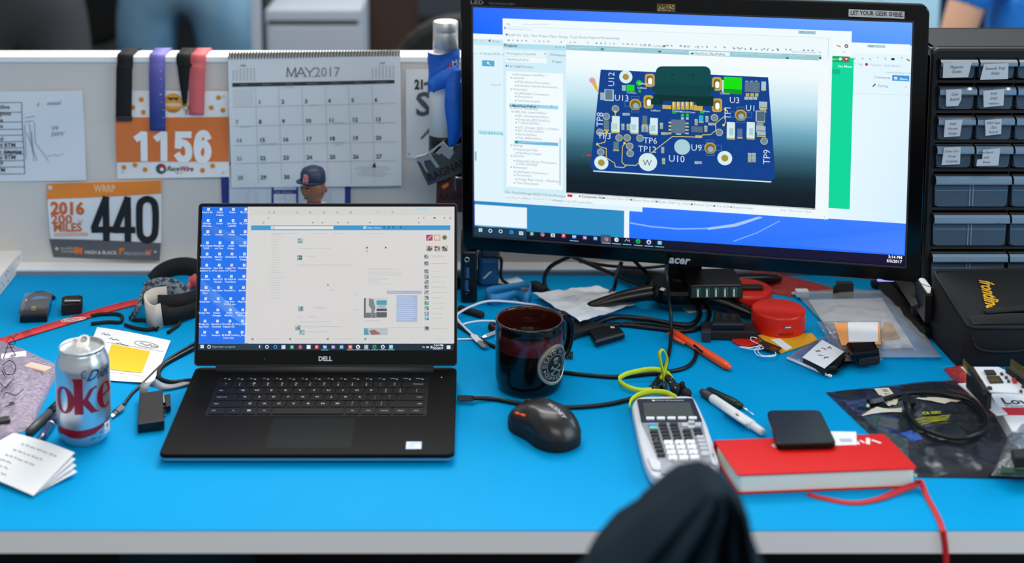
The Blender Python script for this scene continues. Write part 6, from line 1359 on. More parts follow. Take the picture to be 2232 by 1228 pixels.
def ckey(x, y, w_, h_, mm, ch=None, sl=None, hz=.0032):
    mb = MB(); k = .14
    P = [(x + k * (y0 - y) * .35 + dx, y0) for dx, y0 in ((-w_ / 2, y - h_ / 2), (w_ / 2, y - h_ / 2), (w_ / 2, y + h_ / 2), (-w_ / 2, y + h_ / 2))]
    mb.prism(roundpoly([D(*zc(*p), ZC)[:2] for p in P], .0016, 3), ZC - .0006, ZC + hz, mm, .0006)
    if ch:
        s = Page(mb, (0, 0, ZC + hz), (1, 0, 0), (0, 1, 0), 'print', lambda x, y: tuple(D(*zc(x, y), ZC + hz)[:2]), eps=.0001); s.text(x, y + h_ * .25, ch, h_ * .42, '30343a' if mm != 'key_dark' else 'b8bcc2', 1, .01, 'c')
    mb.build('key', ca_)
for i in range(5): ckey(235 + i * 94.5, 633 - i * .8, 76, 20, 'key_white', hz=.0024)
for x, y, mm, ch in ((252, 692, 'key_blue', None), (345, 692, 'key_dark', None), (444, 690, 'key_dark', None), (262, 722, 'key_green', None), (355, 722, 'key_dark', None), (452, 722, 'key_dark', None)): ckey(x, y, 72, 19, mm, ch)
for x, y, w_, h_ in ((545, 692, 62, 32), (660, 690, 58, 30), (600, 668, 60, 20), (602, 712, 66, 22)): ckey(x, y, w_, h_, 'key_silver', hz=.0026)
lab = [['MATH', 'APPS', 'PRGM', 'VARS', 'CLEAR'], ['x-1', 'SIN', 'COS', 'TAN', '^'], ['x2', ',', '(', ')', None]]
for r_, y in enumerate((753, 784, 815)):
    for q in range(5):
        if r_ == 2 and q == 4: continue
        ckey(268 + q * 97 + r_ * 9, y - q * 2 - (8 if q == 4 else 0), 72, 20, 'key_dark', lab[r_][q] if len(lab[r_][q]) < 3 else None)
for k, y in enumerate((852, 884, 918, 960)): ckey(296 + k * 12, y, 74, 22, 'key_dark')
for r_, (y, row) in enumerate(((855, '789'), (898, '456'), (944, '123'), (992, '0.-'))):
    for q, ch in enumerate(row): ckey(397 + q * 98 + r_ * 13, y - q * 1.5, 80, 36, 'key_white', ch)
for k, y in enumerate((806, 840, 875, 908, 952)): ckey(680 + k * 11, y, 70, 22 if k < 4 else 36, 'key_silver')
m = MB(); m.prism(roundpoly([D(*zc(x, y), .012)[:2] for x, y in ((200, 1000), (326, 1042), (330, 1130), (250, 1120))], .006, 3), .0150, .0185, 'calc_shell', .0015); m.build('corner_grip', ca_); m = MB(); m.prism(roundpoly([D(*zc(x, y), .012)[:2] for x, y in ((782, 960), (845, 1040), (830, 1090), (778, 1062))], .006, 3), .0150, .0185, 'calc_shell', .0015); m.build('corner_grip', ca_)

# ------------------------------------------------------------------ pens
mat('orange_pen', 'f4561c', .28, coat=.3); mat('pen_white', 'e9eaec', .3, coat=.2)
pn = thing('pen', 'bright orange pen with a clip lying behind the yellow cable', 'pen', D(1530, 765))
a, b = D(1464, 722, .0062), D(1592, 803, .0058); d = b - a; L = d.length; dn_ = d.normalized(); sd = Vector((dn_.y, -dn_.x, 0))
MB().tube([a, a + d * .02, a + d * .30, a + d * .8, a + d * .93, a + d * .985, b], [.003, .005, .0058, .0062, .006, .004, .0015], 'orange_pen', 18).build('barrel', pn)
m = MB(); m.tube([a + d * .02 + sd * .004, a + d * .04 + sd * .0095, a + d * .2 + sd * .011, a + d * .32 + sd * .0085], [.002, .0026, .003, .0016], 'orange_pen', 8); m.build('clip', pn)
m = MB(); c = a + d * .44; m.tube([c + sd * .0045 + Vector((0, 0, .003)), c + d * .16 + sd * .0052 + Vector((0, 0, .002))], .0018, 'black_plastic', 6); m.build('pocket_slot', pn)
wp_ = thing('pen', 'white ballpoint pen with a dark grey tip behind the phone', 'pen', D(1600, 900))
a, b = D(1529, 853, .006), D(1664, 944, .0062); d = b - a; dn_ = d.normalized(); sd = Vector((dn_.y, -dn_.x, 0))
MB().tube([a, a + d * .03, a + d * .18], [.0038, .0052, .0058], 'marker_grey', 16).build('grip', wp_)
MB().tube([a + d * .18, a + d * .2, a + d * .82, a + d * .84], [.0056, .0062, .0064, .0058], 'pen_white', 16).build('barrel', wp_)
MB().tube([a + d * .84, a + d * .86, a + d * .98, b], [.0052, .0054, .005, .003], 'pen_white', 16).build('push_button', wp_)
m = MB(); c0 = a + d * .44; m.tube([c0 + sd * .006, c0 + d * .03 + sd * .0085 + Vector((0, 0, .0035)), c0 + d * .3 + sd * .009 + Vector((0, 0, .004)), c0 + d * .38 + sd * .0085 + Vector((0, 0, .0025))], [.002, .0048, .005, .0025], 'pen_white', 10, flat=.7)
V, F = glyphs('Tey', .03, .3); lc_ = c0 + d * .2 + sd * .009 + Vector((0, 0, .0078)); m.add([lc_ + dn_ * x * .006 - sd * (y - .3) * .006 for x, y in V], F, 'print', lin('3a3c42')); m.build('clip', wp_)
tz = thing('probe_pen', 'dark green probe with a needle tip beside the white pen', 'tool', D(1590, 878))
mat('probe_green', '10261f', .35); a, b = D(1542, 850, .0045), D(1616, 886, .0048); d = b - a; t2 = D(1643, 905, .003)
MB().tube([a, a + d * .05, a + d * .8, b], [.003, .005, .0058, .0042], 'probe_green', 14).build('handle', tz); MB().tube([b, b.lerp(t2, .35), t2], [.0026, .0014, .0004], 'chrome', 10).build('needle', tz)

# ------------------------------------------------------------------ notebook, phone, card
mat('cover_red', 'd0120f', .55, spec=.25, bump=(900, .06, .0003)); mat('pages_cream', 'e9e6d8', .8); mat('ribbon_red', 'c41f26', .6)
ZN = .0245
nb = thing('notebook', 'thick red notebook with cream pages lying under the phone', 'notebook', D(1800, 1010))
NT = [D(x, y, ZN) for x, y in ((1556, 960), (1928, 946), (2001, 1021), (1608, 1036))]
oc = roundpoly([(p.x, p.y) for p in NT], .006, 4)
MB().prism(oc, ZN - .0018, ZN, 'cover_red', .0006).build('front_cover', nb); MB().prism(oc, .0004, .0022, 'cover_red', .0006).build('back_cover', nb)
pg_ = ccw([(p.x, p.y) for p in NT]); pgi = inset(pg_, .0025)
m = MB(); m.prism(roundpoly(pgi, .005, 4), .0022, ZN - .0018, 'pages_cream')
for k in range(9):
    z = .004 + k * .0021; o_ = inset(roundpoly(pgi, .005, 4), -.00012); m.prism(o_, z, z + .0009, 'pages_cream')
m.build('page_block', nb)
sp = [NT[0], NT[1]]; e = (sp[1] - sp[0]); n2 = Vector((-e.y, e.x, 0)).normalized() * .0008
m = MB(); m.hexa([Vector((p.x, p.y, .0006)) for p in (sp[0], sp[1], sp[1] + n2, sp[0] + n2)], [Vector((p.x, p.y, ZN - .0006)) for p in (sp[0], sp[1], sp[1] + n2, sp[0] + n2)], 'cover_red'); m.build('spine', nb)
m = MB(); s = Page(m, (0, 0, ZN), (1, 0, 0), (0, 1, 0), 'print', lambda x, y: tuple(D(x, y, ZN)[:2]), eps=.0002)
zn = lambda x, y: (1480 + x / 3.01, 820 + y / 3.01)
pts = [zn(650, 447), zn(625, 450), zn(614, 458), zn(625, 467), zn(650, 465)]; s.line(pts, 2.2, 'f0d8d4', 1)
m.build('cover_print', nb); m = MB(); s = Page(m, (0, 0, ZN), (1, 0, 0), (0, 1, 0), 'print', lambda x, y: tuple(D(x, y, ZN)[:2]), eps=.0002)
s.line([zn(1150, 452), zn(1168, 425)], 2.4, 'f0e4e0', 1); s.line([zn(1168, 425), zn(1178, 448)], 2.4, 'f0e4e0', 1); s.line([zn(1192, 425), zn(1214, 438)], 2.4, 'f0e4e0', 1); s.line([zn(1240, 412), zn(1240, 445)], 4, 'f0e4e0', 1); s.line([zn(1268, 422), zn(1320, 440)], 2.8, 'f0e4e0', 1); s.line([zn(1050, 445), zn(1150, 449)], 2.4, 'f0e4e0', 1); m.build('cover_print', nb)
m = MB(); P = [D(1760, 1078, .0012), D(1800, 1088, .0012), D(1860, 1097, .0012), D(1915, 1088, .002), D(1965, 1068, .0045), D(2000, 1055, .0085), D(2003, 1048, .011)]
m.strap(P, [Vector((.15, 1, .1))] * 4 + [Vector((.4, 1, .5))] * 3, .0075, .0008, 'ribbon_red')
P = [D(1996, 1050, .010), D(2008, 1052, .009), D(2018, 1078, .002), D(2034, 1108, .001), D(2048, 1136, .001), D(2054, 1155, .0012), Vector((D(2056, 1158).x, -.004, -.004)), Vector((D(2056, 1158).x + .003, -.006, -.03)), Vector((D(2056, 1158).x + .005, -.006, -.09))]
m.strap(P, [Vector((1, -.2, 0))] * 9, .0066, .0008, 'ribbon_red'); m.build('bookmark_ribbon', nb)['label'] = 'red ribbon bookmark trailing over the desk edge'
mat('phone_glass', '121112', .3); mat('phone_frame', '1d1a1b', .3, .6)
ph = thing('smartphone', 'black smartphone lying face up on the red notebook', 'phone', D(1745, 935, ZN))
ZP = ZN + .0085; PT = [D(x, y, ZP) for x, y in ((1671, 894), (1788, 893), (1824, 966), (1693, 969))]
po = roundpoly([(p.x, p.y) for p in PT], .009, 5)
MB().prism(po, ZN + .0005, ZP - .0004, 'phone_frame', .0016).build('frame', ph); MB().prism(inset(po, .0012), ZP - .0008, ZP, 'phone_glass', .0004).build('glass', ph)
m = MB(); s = Page(m, (0, 0, ZP), (1, 0, 0), (0, 1, 0), 'print', lambda x, y: tuple(D(x, y, ZP)[:2]), eps=.00015); s.line([(1727, 897), (1736, 897)], 1.6, '2a2a2c', 1); m.build('earpiece', ph)
m = MB(); a, b = PT[3], PT[2]; e = (b - a); 
for t0, t1 in ((.42, .54),): m.box(a.lerp(b, t0) + Vector((0, -.0004, -.0055)), a.lerp(b, t1) + Vector((0, .002, -.0030)), 'black_gloss')
m.build('charging_port', ph)
m = MB(); m.prism([D(x, y, ZN + .0004)[:2] for x, y in ((1806, 941), (1866, 942), (1868, 970), (1810, 972))], ZN + .00025, ZN + .0006, 'paper')
s = Page(m, (0, 0, ZN + .0006), (1, 0, 0), (0, 1, 0), 'print', lambda x, y: tuple(D(x, y, ZN + .0006)[:2]), eps=.0001); s.rect(1829, 957, 1859, 964, 'a9b0c4', 1); s.line([(1832, 960.5), (1856, 960.5)], .8, 'd8dce4', 2)
tag(m.build('label_card'), 'small white printed card sticking out under the phone', 'card')

# ------------------------------------------------------------------ red speakers and the bits round them
mat('speaker_red', 'd4200f', .35)
def puck(px, py, label, side):
    c = D(px, py); rr_ = .0395; c = c + Vector((0, rr_, 0)); h_ = .033
    t = thing('round_speaker', label, 'speaker', c, 'round red speakers')
    MB().lathe(c, [(.0, .0), (rr_ * .93, 0), (rr_ * .99, .002), (rr_, .004), (rr_, h_ - .004), (rr_ * .985, h_ - .0012), (rr_ * .95, h_ - .0002), (rr_ * .9, h_), (0, h_ + .0006)], 'speaker_red', 64).build('body', t)
    m = MB(); a = side; n_ = Vector((math.sin(a), -math.cos(a), 0)); u_ = Vector((n_.y * -1, n_.x, 0)); p = c + n_ * (rr_ + .0001) + Vector((0, 0, h_ * .60))
    F_ = Matrix(((u_.x, 0, n_.x, p.x), (u_.y, 0, n_.y, p.y), (0, 1, 0, p.z), (0, 0, 0, 1))); ringprism(m, rrect(0, 0, .0128, .0056, .0008, 2), rrect(0, 0, .0108, .0038, .0005, 2), -.002, .0006, 'silver', F_); m.prism(rrect(0, 0, .0108, .004, .0004), -.003, -.0004, 'black_gloss', 0, F_); m.prism(rrect(0, -.0004, .009, .0014, .0003), -.001, .0002, 'white_plastic', 0, F_); m.build('usb_port', t)
    return t, c, n_, u_, h_
t, c, n_, u_, h_ = puck(1708, 742, 'nearer red round speaker with a usb port in front of the monitor base', dg(9))
m = MB(); p = c + Vector((n_.x, n_.y, 0)) * (.0395 + .0004)
V, F = glyphs('MAGOO', .02); Q = []
for x, y in V:
    a = dg(6) + (x - 1.9) * .0062 / .0395; Q.append((c.x + .0398 * math.sin(a), c.y - .0398 * math.cos(a), .0065 + y * .0062))
mat('dark_red_print', '6a1512', .5); m.add(Q, F, 'dark_red_print'); m.build('lettering', t)
t2, c2, *_ = puck(1636, 694, 'rear red round speaker partly hidden behind the black charger', dg(42))
m = MB(); m.prism(rrect(c2.x + .004, c2.y - .006, .042, .016, .006), .0332, .0385, 'rubber', .002); m.build('top_grip', t2)
film('red_bubble', (226, 60, 52), 1.4, .22, (260, 1.0, .003), .62, (205, 52, 44)); film('clear_film', (238, 241, 244), 1.45, .14, (45, .55, .004), .26, (232, 234, 238)); film('smoky_film', (120, 128, 142), 1.6, .16, (13, .7, .010), .44, (50, 56, 66)); film('crinkled_film', (226, 232, 240), 1.5, .10, (60, 1, .006), .10)
m = MB(); pillow(m, [D(1598, 628), D(1722, 648), D(1832, 634), D(1640, 586)], .008, 'red_bubble', 40, 30, .003, 70, 4, edge=.3); tag(m.build('bubble_wrap_bag'), 'flat red bubble wrap bag behind the two round speakers', 'packaging')
mb_ = thing('mounting_clip', 'black plastic mounting bracket left of the nearer red speaker', 'bracket', D(1590, 725))
m = MB(); slabq(m, [(1527, 700), (1640, 700), (1652, 724), (1534, 722)], .014, 'black_matte', .002, .0145); m.build('plate', mb_)
m = MB(); slabq(m, [(1556, 678), (1612, 684), (1622, 704), (1552, 704)], .014, 'black_plastic', .004, .026); m.build('hump', mb_)
m = MB(); slabq(m, [(1529, 716), (1550, 716), (1550, 724), (1530, 724)], .016, 'dark_grey', .001, .0165); m.build('foot', mb_)
rt = thing('red_tag', 'round red tag with white threads left of the yellow envelope', 'tag', D(1626, 744)); c = D(1626, 745)
MB().prism(circ(c.x, c.y, .0205, 36), .0004, .0032, 'speaker_red', .0008).build('disc', rt)
m = MB(); m.prism(circ(c.x, c.y, .0150, 30), .0032, .0036, 'speaker_red', .0002); m.build('inner_disc', rt)
m = MB()
for pts in (((1612, 757), (1640, 762), (1664, 760), (1655, 752)), ((1650, 738), (1638, 735), (1637, 742), (1648, 748), (1655, 752)), ((1656, 754), (1645, 764), (1652, 775), (1672, 778), (1690, 776), (1690, 768)), ((1660, 752), (1652, 766), (1664, 776), (1690, 774)), ((1612, 756), (1636, 758), (1655, 754))): m.tube(crom([D(x, y, .0065) for x, y in pts], 6), .0008, 'white_cable', 5)
m.build('thread', rt)
cb_ = thing('circuit_board', 'tiny dark circuit board lying on the yellow envelope', 'circuit board', D(1675, 758, .004))
m = MB(); slabq(m, [(1664, 742), (1704, 758), (1690, 768), (1645, 752)], .0016, 'chip_dark', .0003, .0068); m.build('board', cb_); m = MB(); slabq(m, [(1684, 755), (1697, 760), (1690, 764), (1677, 759)], .0016, 'gold', .0002, .008); m.build('chip', cb_)
mat('envelope_yellow', 'e2a31c', .6); ev = thing('padded_envelope', 'flat yellow envelope with a white band under the nearer red speaker', 'envelope', D(1715, 755))
m = MB(); slabq(m, [(1650, 730), (1770, 726), (1784, 742), (1702, 769)], .0024, 'envelope_yellow', .0006, .003); m.build('sleeve', ev); m = MB(); slabq(m, [(1680, 740), (1700, 738), (1727, 758), (1712, 764)], .0006, 'paper', 0, .0034); m.build('white_band', ev)
bb = thing('black_box', 'small black box standing behind the clear zip bag', 'box', D(1838, 636)); m = MB(); slabq(m, [(1822, 612), (1858, 612), (1861, 618), (1823, 618)], .026, 'dark_grey', .002, .027); m.build('body', bb); m = MB(); slabq(m, [(1816, 622), (1828, 620), (1830, 632), (1816, 634)], .016, 'black_matte', .002, .0165); m.build('side_catch', bb)

# ------------------------------------------------------------------ clear bags
zb = thing('zip_bag', 'large clear zip bag holding papers between the red speaker and black case', 'bag', D(1900, 700))
zq = [D(1728, 640), D(1866, 786), D(2052, 786), D(1948, 638)]; zq = [D(1866, 786), D(2052, 786), D(1948, 638), D(1728, 640)]
m = MB(); pillow(m, zq, .012, 'clear_film', 40, 40, .004, 34, 7, z0=.0045, edge=.4, flatbottom=False); m.build('film', zb)
m = MB(); a, b = D(1726, 640, .006), D(1950, 638, .006); m.tube([a, b], .0022, 'white_cable', 6); m.box(D(1742, 640, .004) - Vector((.008, .004, 0)), D(1764, 636, .014), 'white_plastic', .001); m.build('zip_strip', zb)
m = MB(); slabq(m, [(1762, 654), (1922, 650), (1992, 758), (1832, 762)], .001, 'paper', 0, .0034); m.build('inner_sheet', zb); m = MB(); slabq(m, [(1928, 702), (1944, 706), (1962, 738), (1912, 744)], .001, 'envelope_yellow', 0, .0042); m.build('yellow_insert', zb)
mat('label_orange', 'f2a25c', .6); sbg = thing('parts_bag', 'small clear bag with an orange label and dark gadget on the large zip bag', 'bag', D(1870, 755, .012))
m = MB(); slabq(m, [(1818, 704), (1918, 704), (1920, 750), (1834, 752)], .001, 'label_orange', 0, .0185); m.build('orange_label', sbg); m = MB(); slabq(m, [(1848, 703), (1914, 703), (1914, 744), (1850, 744)], .0006, 'paper', 0, .0192); m.build('white_label', sbg)
m = MB(); slabq(m, [(1845, 744), (1908, 742), (1916, 762), (1856, 768)], .016, 'black_gloss', .005, .030); slabq(m, [(1866, 762), (1916, 756), (1918, 776), (1872, 780)], .014, 'black_matte', .003, .021); m.build('gadget', sbg)
m = MB(); pillow(m, [D(1832, 790, .012), D(1924, 787, .012), D(1921, 700, .012), D(1780, 702, .012)], .003, 'crinkled_film', 30, 30, .002, 60, 11, z0=.001, edge=.4, flatbottom=False); m.build('film', sbg)
fb = thing('parts_bag', 'small clear bag with a handwritten white note nearest the desk front', 'bag', D(1800, 785))
m = MB(); slabq(m, [(1792, 741), (1840, 767), (1797, 803), (1749, 779)], .0008, 'print', 0, .016); m.c = [lin('e4e4e6')] * len(m.c)
s = Page(m, (0, 0, .016), (1, 0, 0), (0, 1, 0), 'print', lambda x, y: tuple(D(x, y, .016)[:2]), eps=.0002)
for x, y in ((1778, 768), (1790, 764), (1802, 762), (1784, 780), (1796, 784)): s.scrawl(x, y, 10, 6, '5a5c62', .9, 2)
m.build('note', fb)
m = MB(); slabq(m, [(1838, 757), (1868, 764), (1826, 800), (1802, 802)], .013, 'black_gloss', .004, .0145); slabq(m, [(1750, 782), (1764, 776), (1800, 800), (1798, 808)], .008, 'dark_grey', .001, .010); m.build('gadget', fb)
m = MB(); pillow(m, [D(1716, 782), D(1812, 822), D(1884, 764), D(1800, 735)], .006, 'crinkled_film', 34, 34, .002, 60, 21, z0=.003, edge=.4, flatbottom=False); m.build('film', fb)
m = MB(); m.tube([D(1716, 781, .003), D(1812, 821, .003)], .0022, 'white_cable', 6); m.build('zip_strip', fb)

# ------------------------------------------------------------------ folding stand right of the monitor
fs = thing('folding_stand', 'black folding arm with a white sticker between the monitor and the black case', 'stand', D(1985, 680))
m = MB(); a, b = D(1930, 622, .012), D(2026, 728, .010); m.tube([a, a.lerp(b, .03), a.lerp(b, .97), b], [.008, .014, .013, .008], 'black_plastic', 8, False, flat=.8); m.build('lower_arm', fs)
m = MB(); a, b = D(1966, 592, .05), D(2016, 672, .04); m.tube([a, a.lerp(b, .04), a.lerp(b, .96), b], [.010, .020, .018, .010], 'black_plastic', 4, False, flat=.45); m.build('upper_arm', fs)
m = MB(); a, b = D(2004, 640, .002), D(2016, 640, .05); m.tube([Vector((b.x - .01, b.y, .0)), Vector((b.x - .01, b.y, .05))], .01, 'black_matte', 10); m.build('pivot_post', fs)
zs = .066; m = MB(); s = Page(m, (0, 0, 0), (1, 0, 0), (0, 1, 0), 'print'); q = [D(x, y, .0765) for x, y in ((2001, 607), (2014, 605), (2030, 626), (2028, 638), (2021, 638))]
m.prism([(p.x, p.y) for p in q], .0750, .0765, 'white_plastic', .0004); c = sum(q, Vector()) / 5; s = Page(m, (c.x, c.y, .0766), Vector((.62, -.78, 0)), Vector((.78, .62, 0)), 'print'); s.text(0, -.002, 'Premium', .0042, '4a4e54', 1, .02, 'c'); m.build('sticker', fs); MB().prism(inset(ccw([(p.x, p.y) for p in q]), -.003), .03, .0750, 'black_plastic', .002).build('end_block', fs)
m = MB(); m.tube(crom([D(1905, 618, .006), D(1930, 622, .012), D(1952, 632, .012)], 4), .008, 'black_matte', 8); m.build('cable_end', fs)

# ------------------------------------------------------------------ padded black case
mat('nylon_black', '131416', .8, bump=(700, .3, .0006)); mat('nylon_panel', '1a1d20', .8, bump=(700, .3, .0006)); mat('yellow_thread', 'd9a520', .6)
bg = thing('padded_case', 'black padded nylon case with yellow lettering at the right edge', 'case', D(2180, 760))
zb_, zf = .098, .062
q_b = [D(2082, 798, .0), D(2420, 800, .0), Vector((.93, .60, 0)), Vector((.68, .60, 0))]
tbl, tbr = D(2034, 592, zb_), D(2330, 588, zb_); tfl, tfr = D(2112, 716, zf), D(2420, 716, zf)
lo = [Vector((D(2085, 800).x, D(2085, 800).y, .0005)), Vector((tfr.x + .02, D(2085, 800).y, .0005)), Vector((tbr.x + .02, tbr.y, .0005)), Vector((D(2034, 735).x, tbl.y, .0005))]
lo[3].x = tbl.x - .004
hi = [tfl, tfr, tbr, tbl]
m = MB()
def case(u, v):      # u round the four sides, v from bottom to top
    k = (u * 4) % 4; i = int(k); f_ = k - i; e = .5 - .5 * math.cos(math.pi * v)
    L0 = lo[i].lerp(lo[(i + 1) % 4], f_); H0 = hi[i].lerp(hi[(i + 1) % 4], f_); c0 = sum(lo, Vector()) / 4; p = L0.lerp(H0, v)
    bul = .006 * math.sin(math.pi * v) * math.sin(math.pi * f_) ** .5; dr = Vector((p.x - c0.x, p.y - c0.y, 0)).normalized(); return p + dr * bul
m.grid(case, 64, 10, 'nylon_black')
def ctop(u, v): p = hi[0].lerp(hi[1], u).lerp(hi[3].lerp(hi[2], u), v); return p + Vector((0, 0, .010 * (max(0, math.sin(math.pi * u)) * max(0, math.sin(math.pi * v))) ** .4))
m.grid(ctop, 24, 16, 'nylon_black'); m.add([lo[3], lo[2], lo[1], lo[0]], [(0, 1, 2, 3)], 'nylon_black'); m.build('body', bg)
m = MB(); m.tube([hi[i].lerp(hi[(i + 1) % 4], t) + Vector((0, 0, .001)) for i in range(4) for t in (.03, .3, .7, .97)], .0026, 'black_matte', 8, closed=True); m.build('piping', bg)
m = MB(); 
def flap(u, v): p = ctop(.03 + .9 * u, .02 + .13 * v * (1 - .2 * u)); return p + Vector((0, 0, .002 + .006 * math.sin(math.pi * v) * math.sin(math.pi * min(1, u * 1.3))))
m.grid(flap, 24, 10, 'nylon_panel'); m.build('top_pocket', bg)
m = MB()
P = [ctop(.16 + .82 * t, .18 + .03 * math.sin(math.pi * t)) + Vector((0, 0, .002 + .004 * math.sin(math.pi * t))) for t in (0, .15, .3, .5, .7, .85, 1)]
m.strap(P, Vector((.0, 1, .2)), [.008, .016, .020, .022, .020, .016, .008], .004, 'black_matte'); m.build('carry_handle', bg)
m = MB()
def front(u, v): a_ = lo[0].lerp(lo[1], u); b_ = hi[0].lerp(hi[1], u); return a_.lerp(b_, v) + Vector((0, -.0075, 0))
P = [front(.03, .8), front(.08, .55), front(.2, .45), front(.4, .5), front(.55, .8)]; m.tube(crom(P, 6), .0016, 'nylon_panel', 6); m.build('front_seam', bg)
m = MB(); p0 = ctop(.20, .94) ; V, F = glyphs('frontline', .035, .45)
ln_u = (D(2170, 655, .09) - D(2148, 606, .095)); ln_u = Vector((ln_u.x, ln_u.y, 0)); L = ln_u.length; ln_u.normalize(); ln_v = Vector((-ln_u.y, ln_u.x, 0)); o0 = D(2143, 607, .1)
sc = L * .86 / max(x for x, y in V); Q = []
for x, y in V:
    p = o0 + ln_u * x * sc + ln_v * (y - .2) * sc * 1.5
    # rest the lettering on the lid
    best = min((ctop(a / 20, b / 16) for a in range(21) for b in range(17)), key=lambda q_: (q_.x - p.x) ** 2 + (q_.y - p.y) ** 2) if False else None
    Q.append(p)
e1, e2, e3 = hi[1] - hi[0], hi[3] - hi[0], None
def topz(x, y):
    v = (y - hi[0].y) / (hi[3].y - hi[0].y); xl = hi[0].x + (hi[3].x - hi[0].x) * v; xr = hi[1].x + (hi[2].x - hi[1].x) * v; u = (x - xl) / (xr - xl); return ctop(min(1, max(0, u)), min(1, max(0, v))).z
m.add([(p.x, p.y, topz(p.x, p.y) + .0012) for p in Q], F, 'yellow_thread'); m.build('lettering', bg)

# ------------------------------------------------------------------ smoky bag, cable loop, boards
ab = thing('antistatic_bag', 'dark shiny antistatic bag right of the red notebook', 'bag', D(2010, 930))
sq = [D(1996, 1042), D(2262, 1046), D(2130, 826), D(1800, 857)]
m = MB(); stf = pillow(m, sq, .013, 'smoky_film', 60, 60, .0060, 19, 33, z0=.001, edge=.42); m.build('film', ab)
mat('label_tan', 'cfc8b8', .7); m = MB()
def on_bag(pts, dz=.002):      # a print lying on the bag's crumpled surface
    out_ = []
    for x, y in pts:
        p = D(x, y, .014); out_.append(p)
    return out_
def bagz(x, y):
    bd_, bz_ = 9, .01
    for i in range(31):
        for j in range(31):
            q_ = bag_s[i][j]; d_ = (q_.x - x) ** 2 + (q_.y - y) ** 2
            if d_ < bd_: bd_, bz_ = d_, q_.z
    return bz_
bag_s = [[stf(i / 30, j / 30) for j in range(31)] for i in range(31)]
def decal(mb, quad, mm, nu=8, nv=4, dz=.0012, c=None):
    W = [D(x, y, .016) for x, y in quad]
    def f(u, v): p = W[0].lerp(W[1], u).lerp(W[3].lerp(W[2], u), v); return Vector((p.x, p.y, bagz(p.x, p.y) + dz))
    mb.grid(lambda u, v: f(u, 1 - v), nu, nv, mm, c); return f
decal(m, [(1905, 837), (1938, 836), (1952, 856), (1922, 860)], 'label_tan'); decal(m, [(1878, 893), (1912, 878), (1966, 884), (1966, 892), (1910, 890), (1886, 905)][:4], 'label_tan'); decal(m, [(1996, 872), (2024, 864), (2096, 866), (2060, 878)], 'label_tan'); decal(m, [(1928, 866), (1958, 864), (1956, 875), (1936, 874)], 'label_tan')
m.build('paper_label', ab)
m = MB(); f = decal(m, [(1906, 838), (1938, 837), (1950, 855), (1922, 858)], 'label_tan', dz=.0014)
for k, t in enumerate('URT'):
    V, F = glyphs(t, .02); m.add([f(.25 + .5 * (1 - y), .15 + .25 * k + .2 * x) + Vector((0, 0, .0006)) for x, y in V], F, 'ink')
m.build('handwritten_label', ab)
m = MB(); mat('yellow_ink', 'c8c81c', .6)
p = D(2030, 900, .016); s0 = bagz(p.x, p.y) + .0016
for t, px, py, hh in (('CE ESD', 2012, 899, .0075),):
    V, F = glyphs(t, .03); o_ = D(px, py, .016); m.add([(o_.x + x * .0075, o_.y + y * .0085, bagz(o_.x + x * .0075, o_.y + y * .0085) + .0018) for x, y in V], F, 'yellow_ink')
for k in range(5):
    a_, b_ = D(1990 + k * 3, 905 + k * 2.6, .016), D(2072 - k * 2, 903 + k * 2.6, .016); n = 10
    m.tube([(lambda q_: Vector((q_.x, q_.y, bagz(q_.x, q_.y) + .0014)))(a_.lerp(b_, t / n)) for t in range(n + 1)], .0004, 'yellow_ink', 4)
m.build('yellow_print', ab)
m = MB(); mat('blue_board', '2f55a8', .4); f = decal(m, [(1960, 938), (1986, 930), (2012, 950), (1990, 958)], 'blue_board', dz=.0006); m.build('blue_part', ab)
cl = thing('short_cable', 'short black cable bent in a circle on the antistatic bag', 'cable', D(2060, 900))
def bz2(x, y, dz): p = D(x, y, .018); p.z = bagz(p.x, p.y) + dz; return p
pts = [(1924, 863), (1952, 860), (1988, 858), (2035, 857), (2082, 860), (2118, 872), (2142, 893), (2150, 917), (2140, 940), (2118, 953), (2092, 957), (2060, 953), (2030, 944), (2004, 927), (1988, 908), (1981, 892), (1980, 880)]
MB().tube(crom([bz2(x, y, .0052) for x, y in pts], 5), .0031, 'cable_black', 10).build('cord', cl)
for (ax_, ay_), (bx_, by_) in (((1893, 870), (1926, 863)), ((1970, 866), (1990, 884))):
    a_, b_ = bz2(ax_, ay_, .006), bz2(bx_, by_, .006); m = MB(); m.tube([a_, a_.lerp(b_, .15), a_.lerp(b_, .85), b_], [.005, .0066, .0066, .004], 'black_plastic', 6, False, flat=.8); m.build('plug', cl)
a_ = bz2(1893, 872, .004); MB().tube([a_, a_ + Vector((-.003, -.006, -.002))], .003, 'steel', 6).build('contact', cl)
m = MB(); pillow(m, [D(2140, 900), D(2235, 960), D(2160, 812), D(2056, 806)], .016, 'red_bubble', 40, 40, .006, 80, 14, edge=.3); tag(m.build('bubble_wrap_bag'), 'glossy red bubble wrap under the white circuit boards', 'packaging')
cbd = thing('circuit_board', 'stacked white circuit boards with black pin headers near the black case', 'circuit board', D(2150, 850, .012))
mat('pcb_white', 'dcdfe4', .35)
z1, z2 = .030, .058
m = MB(); slabq(m, [(2088, 836), (2122, 834), (2196, 902), (2172, 905)], .0016, 'pcb_white', .0002, z1); m.build('lower_board', cbd)
m = MB(); slabq(m, [(2094, 800), (2176, 800), (2262, 842), (2262, 860), (2158, 854)], .0016, 'pcb_white', .0002, z2); m.build('upper_board', cbd)
for pts_, nm in (([(2112, 799), (2122, 799), (2152, 846), (2143, 850)], 'pin_header'), ([(2192, 799), (2202, 799), (2262, 840), (2256, 846)], 'pin_header')):
    m = MB(); slabq(m, pts_, .0085, 'black_matte', .0004, z2 + .0085); m.build(nm, cbd)
